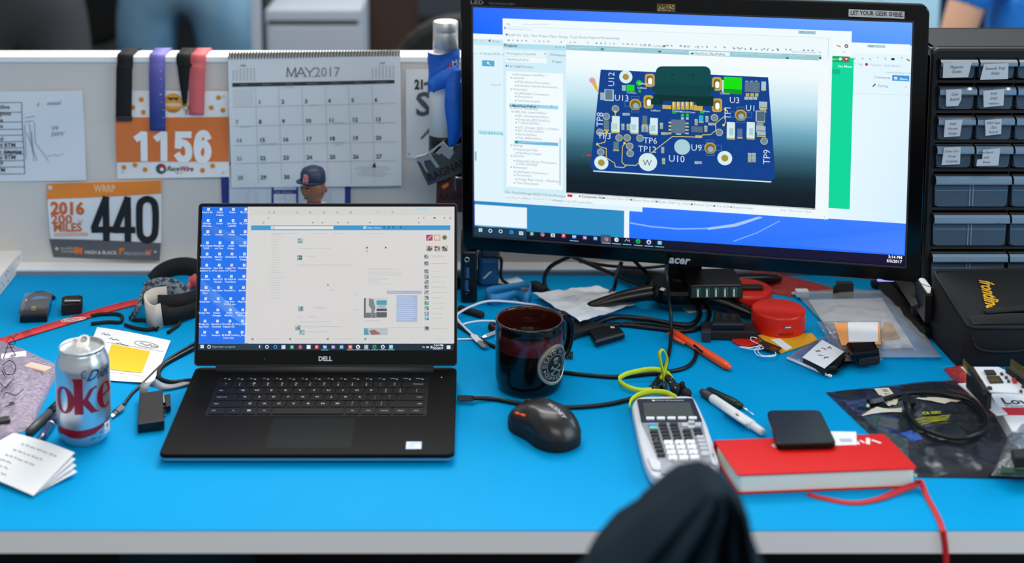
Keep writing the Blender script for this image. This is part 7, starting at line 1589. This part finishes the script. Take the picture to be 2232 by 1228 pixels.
for k in range(17):
    t = k / 16
    for p in (D(2100 + 40 * t, 801 + 47 * t, z2), D(2204 + 58 * t, 801 + 40 * t, z2)): MB().box(p + Vector((-.0008, -.0008, 0)), p + Vector((.0008, .0008, .011)), 'gold').build('pin', cbd)
m = MB(); slabq(m, [(2107, 806), (2117, 806), (2162, 853), (2152, 855)], .024, 'black_matte', .0006, z2 - .003); m.build('stacking_header', cbd)
for q_, h_, mm, dz in (([(2145, 806), (2166, 806), (2172, 814), (2150, 815)], .003, 'chip_dark', .003), ([(2150, 820), (2178, 819), (2188, 833), (2158, 834)], .002, 'key_dark', .002), ([(2155, 823), (2174, 822), (2180, 830), (2160, 831)], .0006, 'gold', .0026), ([(2205, 824), (2213, 824), (2217, 832), (2208, 832)], .003, 'toy_red', .003), ([(2152, 842), (2161, 842), (2163, 846), (2154, 846)], .003, 'chip_dark', .003)):
    m = MB(); slabq(m, q_, h_, mm, .0003, z2 + dz); m.build('chip', cbd)
for x, y in ((2190, 820), (2195, 828), (2222, 850), (2180, 812), (2226, 840)): m = MB(); slabq(m, [(x, y), (x + 6, y), (x + 7, y + 4), (x + 1, y + 4)], .002, 'dark_grey', .0002, z2 + .002); m.build('chip', cbd)
bxw = thing('white_card_box', 'white box with a red band reading Low under the circuit boards', 'box', D(2200, 900))
mat('card_white', 'e6e8ec', .5); lq = [(2158, 858), (2262, 858), (2300, 960), (2212, 945)]
m = MB(); slabq(m, [(2158, 858), (2280, 858), (2300, 950), (2206, 940)], .022, 'card_white', .0006, .0235); m.build('carton', bxw)
m = MB(); s = Page(m, (0, 0, .0235), (1, 0, 0), (0, 1, 0), 'print', lambda x, y: tuple(D(x, y, .0235)[:2]), eps=.0002)
s.poly([(2177, 889), (2280, 889), (2290, 906), (2186, 906)], 'c02030', 1); s.text(2187, 881, 'Low', 12, '24262c', 2, .015, rot=-.06, wscale=.92); s.text(2194, 888, 'Powered', 5, '8a9098', 2)
m.build('printing', bxw)
rbg = thing('crinkled_bag', 'crinkled clear plastic bag with a green board at the right edge', 'bag', D(2230, 990))
m = MB(); pillow(m, [D(2160, 1058), D(2330, 1066), D(2330, 960), D(2206, 955)], .024, 'crinkled_film', 34, 34, .008, 30, 44, z0=.012, edge=.4, flatbottom=False); m.build('film', rbg)
m = MB(); mat('board_green', '1d4a38', .4); slabq(m, [(2190, 985), (2300, 985), (2310, 1030), (2180, 1030)], .002, 'board_green', .0003, .020); slabq(m, [(2204, 978), (2300, 972), (2310, 992), (2212, 998)], .014, 'black_matte', .002, .036); m.build('green_board', rbg)
# ------------------------------------------------------------------ drawer cabinet
mat('cabinet_black', '17191c', .4); mat('cabinet_top', '24282c', .65, spec=.2)
film('drawer_clear', (150, 165, 182), 1.45, .25, (14, .15, .002), .55, (96, 116, 138)); film('drawer_clear_lit', (170, 190, 205), 1.5, .2, (14, .1, .002), .7, (140, 172, 198))  # second film is a paler, bluer copy: sky light painted into the lips
CYD = .56
Q = lambda px, py: B(px, py, CYD)
zt_ = Q(2026, 105).z; xl = Q(2019, 330).x; cwid = .335; cdep = .15
cab = thing('drawer_cabinet', 'tall black small-parts cabinet with clear drawers at the right edge', 'cabinet', (xl + cwid / 2, CYD + cdep / 2, 0))
m = MB(); m.box((xl, CYD, 0), (xl + .012, CYD + cdep, zt_), 'cabinet_black', .003); m.box((xl + cwid - .012, CYD, 0), (xl + cwid, CYD + cdep, zt_), 'cabinet_black', .003); m.box((xl, CYD + cdep - .006, 0), (xl + cwid, CYD + cdep, zt_), 'cabinet_black')
TFc = Matrix(((1, 0, 0, 0), (0, 0, -1, CYD + .002), (0, 1, 0, 0), (0, 0, 0, 1))); ringprism(m, rrect(xl + cwid / 2, zt_ / 2, cwid, zt_, .012, 5), rrect(xl + cwid / 2, zt_ / 2 - .003, cwid - .020, zt_ - .024, .004, 5), -.012, .008, 'cabinet_black', TFc, .003)
m.box((xl, CYD, 0), (xl + cwid, CYD + cdep, .01), 'cabinet_black'); m.build('frame', cab)
m = MB(); m.box((xl, CYD + .008, zt_ - .006), (xl + cwid, CYD + cdep, zt_), 'cabinet_top', .002); m.build('top_panel', cab)
x0 = Q(2046, 150).x - .001; pit = (Q(2131, 150).x - Q(2046, 150).x); dw = Q(2126.5, 150).x - Q(2046, 150).x
sm_rows = [(125, 171), (185, 238), (250, 304), (313, 365)]; lg_rows = [(378, 450), (462, 535), (547, 620), (632, 704)]
m = MB()
ys_ = [118, 178, 244, 308.5, 371.5, 456, 541, 626, 708]
for y in ys_[1:-1]: z = Q(2100, y).z; m.box((xl + .006, CYD + .002, z - .0022), (xl + cwid - .006, CYD + cdep - .006, z + .0022), 'cabinet_black')
for k in range(5): m.box((x0 + pit * k - .0022, CYD + .004, Q(0, 371).z), (x0 + pit * k - .0002, CYD + cdep, zt_ - .01), 'cabinet_black')
for k in range(3): m.box((x0 + 2 * pit * k - .0022, CYD + .004, .01), (x0 + 2 * pit * k - .0002, CYD + cdep, Q(0, 371).z), 'cabinet_black')
m.build('shelves', cab)
texts = {(0, 0): 'Magnetic\nOutlet', (0, 1): 'Smooth Tray\nStrips', (1, 0): 'Coil\n8mH3', (1, 1): 'Small\nSHLD\nresistors', (2, 0): 'Small\nHarvest\nRanges', (2, 1): '0603 Caps\nLEDs\nPack of', (3, 0): 'Under Con\nGroup\nCouplings', (3, 1): 'Main Board\nmale\nReset'}
shapes = {(0, 0): [(2056, 137), (2118, 136), (2110, 168), (2055, 170)], (0, 1): [(2145, 140), (2198, 138), (2197, 172), (2136, 174)], (1, 0): [(2062, 196), (2096, 194), (2095, 218), (2088, 231), (2062, 232)], (1, 1): [(2143, 198), (2189, 194), (2187, 230), (2144, 234)], (2, 0): [(2060, 262), (2098, 261), (2092, 297), (2057, 299)], (2, 1): [(2147, 262), (2183, 259), (2182, 292), (2148, 296)], (3, 0): [(2058, 322), (2094, 320), (2092, 358), (2052, 360)], (3, 1): [(2142, 327), (2180, 323), (2176, 361), (2128, 362), (2130, 348), (2141, 347)]}
def drawer(xa, xb, ya, yb, big, key=None):
    za, zb = Q(2100, yb).z + .0012, Q(2100, ya).z - .0005; hh = zb - za; lip = hh * (.34 if not big else .26)
    m = MB(); fx = .0025; yf = CYD - .004
    o = [(xa + fx, za + .004), (xa + fx + .004, za), (xb - fx - .004, za), (xb - fx, za + .004), (xb - .001, zb - lip), (xa + .001, zb - lip)]
    T = Matrix(((1, 0, 0, 0), (0, 0, -1, yf + .0015), (0, 1, 0, 0), (0, 0, 0, 1)))
    m.prism(o, 0, .0015, 'drawer_clear', 0, T)
    for xs in (xa + fx, xb - fx - .0012): m.box((xs, yf + .002, za + .001), (xs + .0012, CYD + cdep - .02, zb - lip), 'drawer_clear')
    m.box((xa + fx, yf + .002, za), (xb - fx, CYD + cdep - .02, za + .0012), 'drawer_clear')
    if big:
        xc = (xa + xb) / 2; m.box((xc - .003, yf - .0012, za + .001), (xc - .0015, yf, zb - lip), 'drawer_clear_lit'); m.box((xc + .0015, yf - .0012, za + .001), (xc + .003, yf, zb - lip), 'drawer_clear_lit'); m.box((xa + fx, yf - .0008, zb - lip - .012), (xb - fx, yf, zb - lip - .0112), 'drawer_clear_lit')
    o = m.build('drawer', cab)
    m = MB(); pr = [(yf + .003, zb), (yf - .006, zb - .001), (yf - .010, zb - .004), (yf - .0105, zb - lip + .002), (yf - .009, zb - lip), (yf + .001, zb - lip)]
    m.add([(x, y, z) for x in (xa, xb) for y, z in pr], [tuple(range(6)), tuple(reversed(range(6, 12)))] + [(i, i + 6, (i + 1) % 6 + 6, (i + 1) % 6) for i in range(6)], 'drawer_clear_lit'); m.build('pull_lip', o)
    if key in shapes:
        m = MB(); sh = shapes[key]; Y_ = yf - .0116
        T2 = Matrix(((1, 0, 0, 0), (0, 0, -1, Y_), (0, 1, 0, 0), (0, 0, 0, 1))); ww = [B(x, y, Y_) for x, y in sh]
        m.prism([(p.x, p.z) for p in ww], 0, .0004, 'print', 0, T2, c=lin('c3ccd4')); s = Page(m, Vector((0, Y_ - .0005, 0)), (1, 0, 0), (0, 0, 1), 'print', lambda x, y: (B(x, y, Y_).x, B(x, y, Y_).z), eps=.0001)
        cx = sum(p[0] for p in sh) / len(sh); y0 = min(p[1] for p in sh); hh_ = max(p[1] for p in sh) - y0; ls = texts[key].split('\n')
        for i, t in enumerate(ls): s.text(cx, y0 + hh_ * (.38 + .30 * i if len(ls) < 3 else .30 + .27 * i), t, 6.5 if len(ls) < 3 else 5.2, '3b424c', 1, 0, 'c', .03, .85, .25)
        m.build('paper_label', o)
rr = random.Random(12)
for r_, (ya, yb) in enumerate(sm_rows):
    for k in range(4): drawer(x0 + pit * k, x0 + pit * k + dw, ya, yb, False, (r_, k))
for r_, (ya, yb) in enumerate(lg_rows):
    for k in range(2): drawer(x0 + 2 * pit * k, x0 + 2 * pit * k + pit + dw, ya, yb, True)

# ------------------------------------------------------------------ people and furniture beyond the partition
def skinmesh(name, J, E, mname, parent, sub=2, root=None, off=None):
    """one continuous surface grown over the bones E between joints J = {name: (x, y, z, rx, ry)}"""
    names = list(J); ix = {n: i for i, n in enumerate(names)}; o = world_loc(parent) if parent else Vector()
    me = bpy.data.meshes.new(name); me.from_pydata([Vector(J[n][:3]) - o for n in names], [(ix[a], ix[b]) for a, b in E], []); me.materials.append(MATS[mname])
    ob = bpy.data.objects.new(name, me); COL.objects.link(ob); ob.parent = parent
    ob.modifiers.new('skin', 'SKIN'); 
    if not me.skin_vertices: me.attributes
    sv = me.skin_vertices[0].data
    for n in names:
        j = J[n]; sv[ix[n]].radius = (j[3], j[4] if len(j) > 4 else j[3]); sv[ix[n]].use_root = (n == (root or names[0]))
    ob.modifiers['skin'].use_smooth_shade = True
    md = ob.modifiers.new('smooth', 'SUBSURF'); md.levels = sub; md.render_levels = sub
    return ob
mat('skin_tone', 'c69a80', .5); mat('denim', '84b0cc', .8, bump=(300, .3, .001), noise=(5, '5a94c0', .4, .65)); mat('dark_wool', '34373b', .9); mat('black_cloth', '141519', .85); mat('navy_cloth', '16233c', .85); mat('blue_shirt', '1478d8', .75, bump=(12, .5, .02)); mat('hair_brown', '3a2618', .7); mat('hair_black', '141210', .7)
FZ = -.75
def stander(px, Y, label, trousers, top, hair, yaw=0, hipw=.095, flare=1.0, stance=.02):
    c = B(px, 60, Y); o = Vector((c.x, Y, FZ)); p = thing('person', label, 'person', o); ca, sa = math.cos(yaw), math.sin(yaw)
    def W(x, y, z, *r): return (o.x + x * ca - y * sa, o.y + x * sa + y * ca, FZ + z, *r)
    J = {'pelvis': W(0, 0, .96, .14, .10), 'waist': W(0, 0, 1.10, .13, .095), 'chest': W(0, 0, 1.30, .155, .11), 'collar': W(0, 0, 1.46, .08, .07), 'neck': W(0, -.01, 1.54, .055), 'skull': W(0, -.02, 1.66, .082, .095), 'crown': W(0, -.01, 1.74, .06, .07)}
    E = [('pelvis', 'waist'), ('waist', 'chest'), ('chest', 'collar'), ('collar', 'neck'), ('neck', 'skull'), ('skull', 'crown')]
    for s_, n in ((-1, 'l'), (1, 'r')):
        J |= {n + 'hip': W(s_ * hipw, 0, .88, .088), n + 'knee': W(s_ * (hipw + stance), -.01, .50, .058), n + 'ank': W(s_ * (hipw + stance), .02, .09, .04), n + 'toe': W(s_ * (hipw + stance + .02), -.16, .03, .035, .025), n + 'sh': W(s_ * .19, 0, 1.42, .055), n + 'elb': W(s_ * .22, .02, 1.15, .04), n + 'wri': W(s_ * .10, -.22, 1.20, .028), n + 'palm': W(s_ * .03, -.25, 1.22, .034, .018)}
        E += [('pelvis', n + 'hip'), (n + 'hip', n + 'knee'), (n + 'knee', n + 'ank'), (n + 'ank', n + 'toe'), ('collar', n + 'sh'), (n + 'sh', n + 'elb'), (n + 'elb', n + 'wri'), (n + 'wri', n + 'palm')]
        for f in range(4): J[n + 'f%d' % f] = W(s_ * -.04, -.25, 1.20 + .02 * f, .009); E.append((n + 'palm', n + 'f%d' % f))
        J[n + 'th'] = W(s_ * .03, -.24, 1.29, .010); E.append((n + 'wri', n + 'th'))
    skinmesh('body', J, E, 'skin_tone', p)
    T = {'pelvis': W(0, 0, .97, .155 * flare, .118), 'belt': W(0, 0, 1.04, .148, .11)}; TE = [('pelvis', 'belt')]
    for s_, n in ((-1, 'l'), (1, 'r')):
        T |= {n + 'hip': W(s_ * hipw, 0, .87, .104 * flare, .105), n + 'mid': W(s_ * (hipw + stance * .5), -.004, .68, .088 * flare), n + 'knee': W(s_ * (hipw + stance), -.01, .50, .072), n + 'hem': W(s_ * (hipw + stance), .015, .07, .062)}; TE += [('pelvis', n + 'hip'), (n + 'hip', n + 'mid'), (n + 'mid', n + 'knee'), (n + 'knee', n + 'hem')]
    skinmesh('trousers', T, TE, trousers, p)
    K = {'waist': W(0, 0, 1.06, .155, .12), 'mid': W(0, 0, 1.18, .15, .115), 'chest': W(0, 0, 1.32, .172, .125), 'collar': W(0, 0, 1.47, .075, .07)}; KE = [('waist', 'mid'), ('mid', 'chest'), ('chest', 'collar')]
    for s_, n in ((-1, 'l'), (1, 'r')): K |= {n + 'sh': W(s_ * .19, 0, 1.42, .068), n + 'elb': W(s_ * .22, .02, 1.15, .055), n + 'cuff': W(s_ * .13, -.19, 1.19, .042)}; KE += [('collar', n + 'sh'), (n + 'sh', n + 'elb'), (n + 'elb', n + 'cuff')]
    skinmesh('top', K, KE, top, p)
    m = MB(); h0 = W(0, 0, 1.69); m.ball(h0[:3], .098, hair, 14, (.9, 1.05, .95)); m.build('hair', p)
    m = MB()
    for s_ in (-1, 1): m.ball(W(s_ * .032, -.108, 1.655)[:3], .012, 'white_plastic', 8); m.ball(W(s_ * .032, -.118, 1.655)[:3], .006, 'toy_dark', 8)
    m.build('eyes', p)
    m = MB(); m.tube([W(0, -.10, 1.66)[:3], W(0, -.125, 1.625)[:3], W(0, -.10, 1.615)[:3]], [.008, .013, .008], 'skin_tone', 8); m.build('nose', p)
    m = MB(); m.ball(W(0, -.098, 1.585)[:3], .02, 'toy_lip', 8, (1.2, .5, .3)); m.build('mouth', p)
    return p
stander(407, 2.9, 'person standing in faded light blue jeans beyond the partition', 'denim', 'black_cloth', 'hair_brown', yaw=.0, hipw=.125, flare=1.15, stance=.0)
stander(42, 2.3, 'person standing in dark grey trousers beyond the partition at far left', 'dark_wool', 'black_cloth', 'hair_black', yaw=.1, hipw=.10, flare=1.0)
# seated person in blue at the right
def sitter():
    c = B(2290, 20, 2.1); o = Vector((c.x, 2.1, FZ)); p = thing('person', 'person sitting in a bright blue shirt beyond the drawer cabinet with one elbow out', 'person', o)
    W = lambda x, y, z, *r: (o.x + x, o.y + y, FZ + z, *r)
    def limbs(J, E, k=1.0):
        for s_, n in ((-1, 'l'), (1, 'r')):
            J |= {n + 'hip': W(s_ * .10, -.02, .50, .088 * k), n + 'knee': W(s_ * .14, -.42, .50, .062 * k), n + 'ank': W(s_ * .13, -.40, .08, .045 * k)}; E += [('pelvis', n + 'hip'), (n + 'hip', n + 'knee'), (n + 'knee', n + 'ank')]
    J = {'pelvis': W(0, 0, .54, .14, .11), 'waist': W(0, .02, .70, .13, .1), 'chest': W(0, .02, .92, .15, .11), 'collar': W(0, .0, 1.08, .08, .07), 'neck': W(0, -.02, 1.16, .055), 'skull': W(0, -.04, 1.28, .082, .095), 'crown': W(0, -.03, 1.36, .06, .07)}
    E = [('pelvis', 'waist'), ('waist', 'chest'), ('chest', 'collar'), ('collar', 'neck'), ('neck', 'skull'), ('skull', 'crown')]; limbs(J, E)
    for s_, n in ((-1, 'l'), (1, 'r')):
        J |= {n + 'toe': W(s_ * .14, -.56, .03, .035, .025), n + 'sh': W(s_ * .19, .0, 1.04, .055), n + 'elb': W(s_ * .26, -.02, .82, .042), n + 'wri': W(s_ * .20, -.28, .86, .03), n + 'palm': W(s_ * .18, -.36, .86, .035, .018)}; E += [(n + 'ank', n + 'toe'), ('collar', n + 'sh'), (n + 'sh', n + 'elb'), (n + 'elb', n + 'wri'), (n + 'wri', n + 'palm')]
        for f in range(4): J[n + 'f%d' % f] = W(s_ * (.15 + .02 * f), -.44 - .006 * (f % 2), .855, .009); E.append((n + 'palm', n + 'f%d' % f))
        J[n + 'th'] = W(s_ * .13, -.37, .875, .010); E.append((n + 'wri', n + 'th'))
    skinmesh('body', J, E, 'skin_tone', p)
    T = {'pelvis': W(0, 0, .55, .155, .125), 'belt': W(0, .01, .62, .145, .115)}; TE = [('pelvis', 'belt')]; limbs(T, TE, 1.22); skinmesh('trousers', T, TE, 'navy_cloth', p)
    K = {'waist': W(0, .02, .62, .16, .125), 'mid': W(0, .02, .78, .155, .12), 'chest': W(0, .02, .94, .172, .128), 'collar': W(0, 0, 1.09, .075, .07)}; KE = [('waist', 'mid'), ('mid', 'chest'), ('chest', 'collar')]
    for s_, n in ((-1, 'l'), (1, 'r')): K |= {n + 'sh': W(s_ * .19, 0, 1.04, .07), n + 'cuff': W(s_ * .235, -.01, .93, .062)}; KE += [('collar', n + 'sh'), (n + 'sh', n + 'cuff')]
    skinmesh('shirt', K, KE, 'blue_shirt', p)
    m = MB(); m.ball(W(0, -.02, 1.31)[:3], .098, 'hair_black', 14, (.9, 1.05, .95)); m.build('hair', p)
    m = MB()
    for s_ in (-1, 1): m.ball(W(s_ * .032, -.128, 1.275)[:3], .012, 'white_plastic', 8); m.ball(W(s_ * .032, -.138, 1.275)[:3], .006, 'toy_dark', 8)
    m.build('eyes', p); m = MB(); m.tube([W(0, -.12, 1.28)[:3], W(0, -.145, 1.245)[:3], W(0, -.12, 1.235)[:3]], [.008, .013, .008], 'skin_tone', 8); m.build('nose', p)
    m = MB(); m.ball(W(0, -.118, 1.205)[:3], .02, 'toy_lip', 8, (1.2, .5, .3)); m.build('mouth', p)
sitter()
mat('cabinet_grey', 'aab2bf', .5); mat('wood_brown', '38251a', .55); mat('chair_black', '0e0f11', .7); mat('pale_blue', 'c6f0fc', .55)
def office_chair(px, Y, label, m1='chair_black', yaw=0, top=.98):
    c = B(px, 60, Y); o = Vector((c.x, Y, FZ)); t = thing('office_chair', label, 'chair', o); T = Matrix.Translation(o) @ Matrix.Rotation(yaw, 4, 'Z')
    m = MB(); m.prism(rrect(0, 0, .48, .46, .1), .44, .51, m1, .025, T); m.build('seat', t)
    m = MB(); TB = T @ Matrix.Translation((0, .22, 0)) @ Matrix(((1, 0, 0, 0), (0, 0, 1, 0), (0, 1, 0, 0), (0, 0, 0, 1))); m.prism(rrect(0, (.56 + top) / 2, .46, top - .56, .18, 8), 0, .06, m1, .02, TB); m.build('backrest', t)
    m = MB(); m.tube([T @ Vector((0, .26, .62)), T @ Vector((0, .27, .48)), T @ Vector((0, .1, .42))], .022, 'black_plastic', 10); m.build('back_arm', t)
    m = MB(); m.lathe((0, 0, 0), [(.025, .10), (.025, .42), (.05, .44)], 'desk_metal', 16, T); m.build('post', t)
    for k in range(5):
        a = 2 * math.pi * k / 5; m = MB(); m.tube([T @ Vector((0, 0, .11)), T @ Vector((.28 * math.cos(a), .28 * math.sin(a), .07))], [.024, .016], 'black_plastic', 8); m.ball(T @ Vector((.28 * math.cos(a), .28 * math.sin(a), .03)), .03, 'black_plastic', 8); m.build('leg', t)
    return t
office_chair(1050, 2.1, 'black office chair with a round back beyond the steel bottle', yaw=math.pi)
office_chair(2085, 3.2, 'navy office chair between the pale blue unit and the person in blue', m1='navy_cloth', yaw=math.pi, top=1.05)
office_chair(205, 3.7, 'black office chair between the two standing people', yaw=math.pi, top=1.1)
c0, c1 = B(578, 20, 2.4), B(788, 110, 2.4); fc = thing('filing_cabinet', 'pale grey metal filing cabinet beyond the wall calendar', 'cabinet', ((c0.x + c1.x) / 2, 2.62, FZ))
m = MB(); m.box((c0.x, 2.4, FZ), (c1.x, 2.66, c0.z), 'cabinet_grey', .006); m.build('body', fc)
for k in range(3):
    z1_ = c0.z - .045 - k * .28; m = MB(); m.box((c0.x + .008, 2.392, z1_ - .262), (c1.x - .008, 2.402, z1_), 'cabinet_grey', .003); o_ = m.build('drawer', fc); m = MB(); m.box((c0.x + .008, 2.394, z1_ + .002), (c1.x - .008, 2.4, z1_ + .014), 'dark_grey'); m.build('handle_slot', o_)
c2 = B(557, 60, 2.3); tag(MB().box((c2.x - .011, 2.3, FZ), (c2.x + .011, 2.33, .5), 'cabinet_grey', .003).build('metal_post'), 'slim pale metal post between the jeans and the filing cabinet', 'post')
c2 = B(572, 60, 2.42); MB().box((c0.x - .022, 2.40, FZ), (c0.x, 2.66, .3), 'chair_black', .003).build('side_panel', fc)
b0, b1 = B(800, 0, 2.75), B(905, 120, 2.75); tb_ = thing('wooden_cupboard', 'brown wooden cupboard beyond the partition behind the round backed chair', 'cabinet', ((b0.x + b1.x) / 2, 2.85, FZ)); MB().box((b0.x, 2.75, FZ), (b1.x, 3.05, .35), 'wood_brown', .004).build('body', tb_); MB().box((b0.x + .01, 2.74, FZ + .06), (b1.x - .01, 2.752, .33), 'wood_brown', .004).build('door', tb_)
b0, b1 = B(1650, 0, 2.5), B(2046, 60, 2.5); wd = thing('storage_unit', 'pale blue storage unit beyond the top right corner of the monitor', 'cabinet', ((b0.x + b1.x) / 2, 2.65, FZ)); MB().box((b0.x, 2.5, FZ), (b1.x, 2.8, .42), 'pale_blue', .006).build('body', wd)
for k in range(3): x = b0.x + (b1.x - b0.x) * (k + .5) / 3; w_ = (b1.x - b0.x) / 6 - .004; MB().box((x - w_, 2.492, FZ + .05), (x + w_, 2.502, .40), 'pale_blue', .004).build('door', wd)
# ------------------------------------------------------------------ chair and jacket in front of the desk
JY = -.40
mat('jacket_cloth', '12212c', .85, spec=.1, bump=(160, .25, .001))
ch_ = B(1560, 1060, JY); och = thing('office_chair', 'office chair in front of the desk with a dark jacket hung over its back', 'chair', (ch_.x, JY - .2, FZ)); T = Matrix.Translation((ch_.x, JY, 0))
m = MB(); m.prism(rrect(0, -.24, .46, .44, .1), -.29, -.22, 'chair_black', .025, T); m.build('seat', och)
m = MB(); TB = T @ Matrix(((1, 0, 0, 0), (0, 0, 1, 0), (0, 1, 0, 0), (0, 0, 0, 1)));
m.prism(roundpoly([(-.16, -.22), (.10, -.22), (.045, .02), (.0, .10), (-.04, .06)], .03, 5), -.010, .010, 'chair_black', .008, TB); m.build('backrest', och)
m = MB(); m.tube([T @ Vector((0, .02, -.15)), T @ Vector((0, .03, -.27)), T @ Vector((0, -.16, -.31))], .02, 'black_plastic', 10); m.build('back_arm', och)
m = MB(); m.lathe((ch_.x, JY - .22, 0), [(.025, -.65), (.025, -.31), (.05, -.29)], 'desk_metal', 16); m.build('post', och)
for k in range(5):
    a = 2 * math.pi * k / 5 + .3; c_ = Vector((ch_.x, JY - .22, -.64)); e_ = c_ + Vector((.28 * math.cos(a), .28 * math.sin(a), -.04)); m = MB(); m.tube([c_, e_], [.024, .016], 'black_plastic', 8); m.ball(e_ + Vector((0, 0, -.04)), .03, 'black_plastic', 8); m.build('leg', och)
rowsj = [(1046, 1538, 1564), (1051, 1526, 1582), (1064, 1506, 1598), (1088, 1468, 1618), (1118, 1420, 1630), (1168, 1356, 1642), (1208, 1300, 1658), (1258, 1250, 1676), (1338, 1200, 1712), (1458, 1150, 1770), (1608, 1110, 1830)]
JR = [(B(l, y, JY), B(r_, y, JY)) for y, l, r_ in rowsj]
def jk(u, v):
    k = v * (len(JR) - 1); i = min(int(k), len(JR) - 2); f_ = k - i; A = JR[i][0].lerp(JR[i + 1][0], f_); C = JR[i][1].lerp(JR[i + 1][1], f_)
    a = 2 * math.pi * u; c_ = (A + C) / 2; hw = (C - A).length / 2; dp = .018 + .042 * min(1, v * 1.6); g = min(1, v * 2.2)
    fold = 1 + g * (.35 * math.sin(3 * a + .9) - 1.25 * sum(math.exp(-((a - ak) / wk) ** 2) for ak, wk in ((1.66, .13), (1.06, .12), (.70, .10), (2.3, .10))) + .12 * math.sin(11 * a + 2.0) + .12 * nz(3 * math.cos(a) + 5, 3 * math.sin(a), v * 2.5))
    return (c_.x + hw * math.cos(a) * (1 + .015 * g * math.sin(9 * v)), JY - dp * math.sin(a) * fold * 1.25, c_.z)
m = MB(); m.grid(lambda u, v: jk(1 - u, v), 96, 60, 'jacket_cloth'); m.add([jk(k / 24, 0) for k in range(24)], [tuple(range(24))], 'jacket_cloth'); tag(m.build('jacket'), 'dark blue-grey jacket draped over the chair back in front of the desk', 'jacket')
# ------------------------------------------------------------------ under the desk
mat('bin_blue', '27455e', .6); 
wb_ = thing('waste_bin', 'dark blue bin standing in the shade below the desk', 'bin', (-.455, .65, FZ)); MB().lathe((-.455, .65, FZ), [(.085, 0), (.113, .42), (.117, .425), (.110, .425), (.082, .01), (0, .01)], 'bin_blue', 32).build('body', wb_)
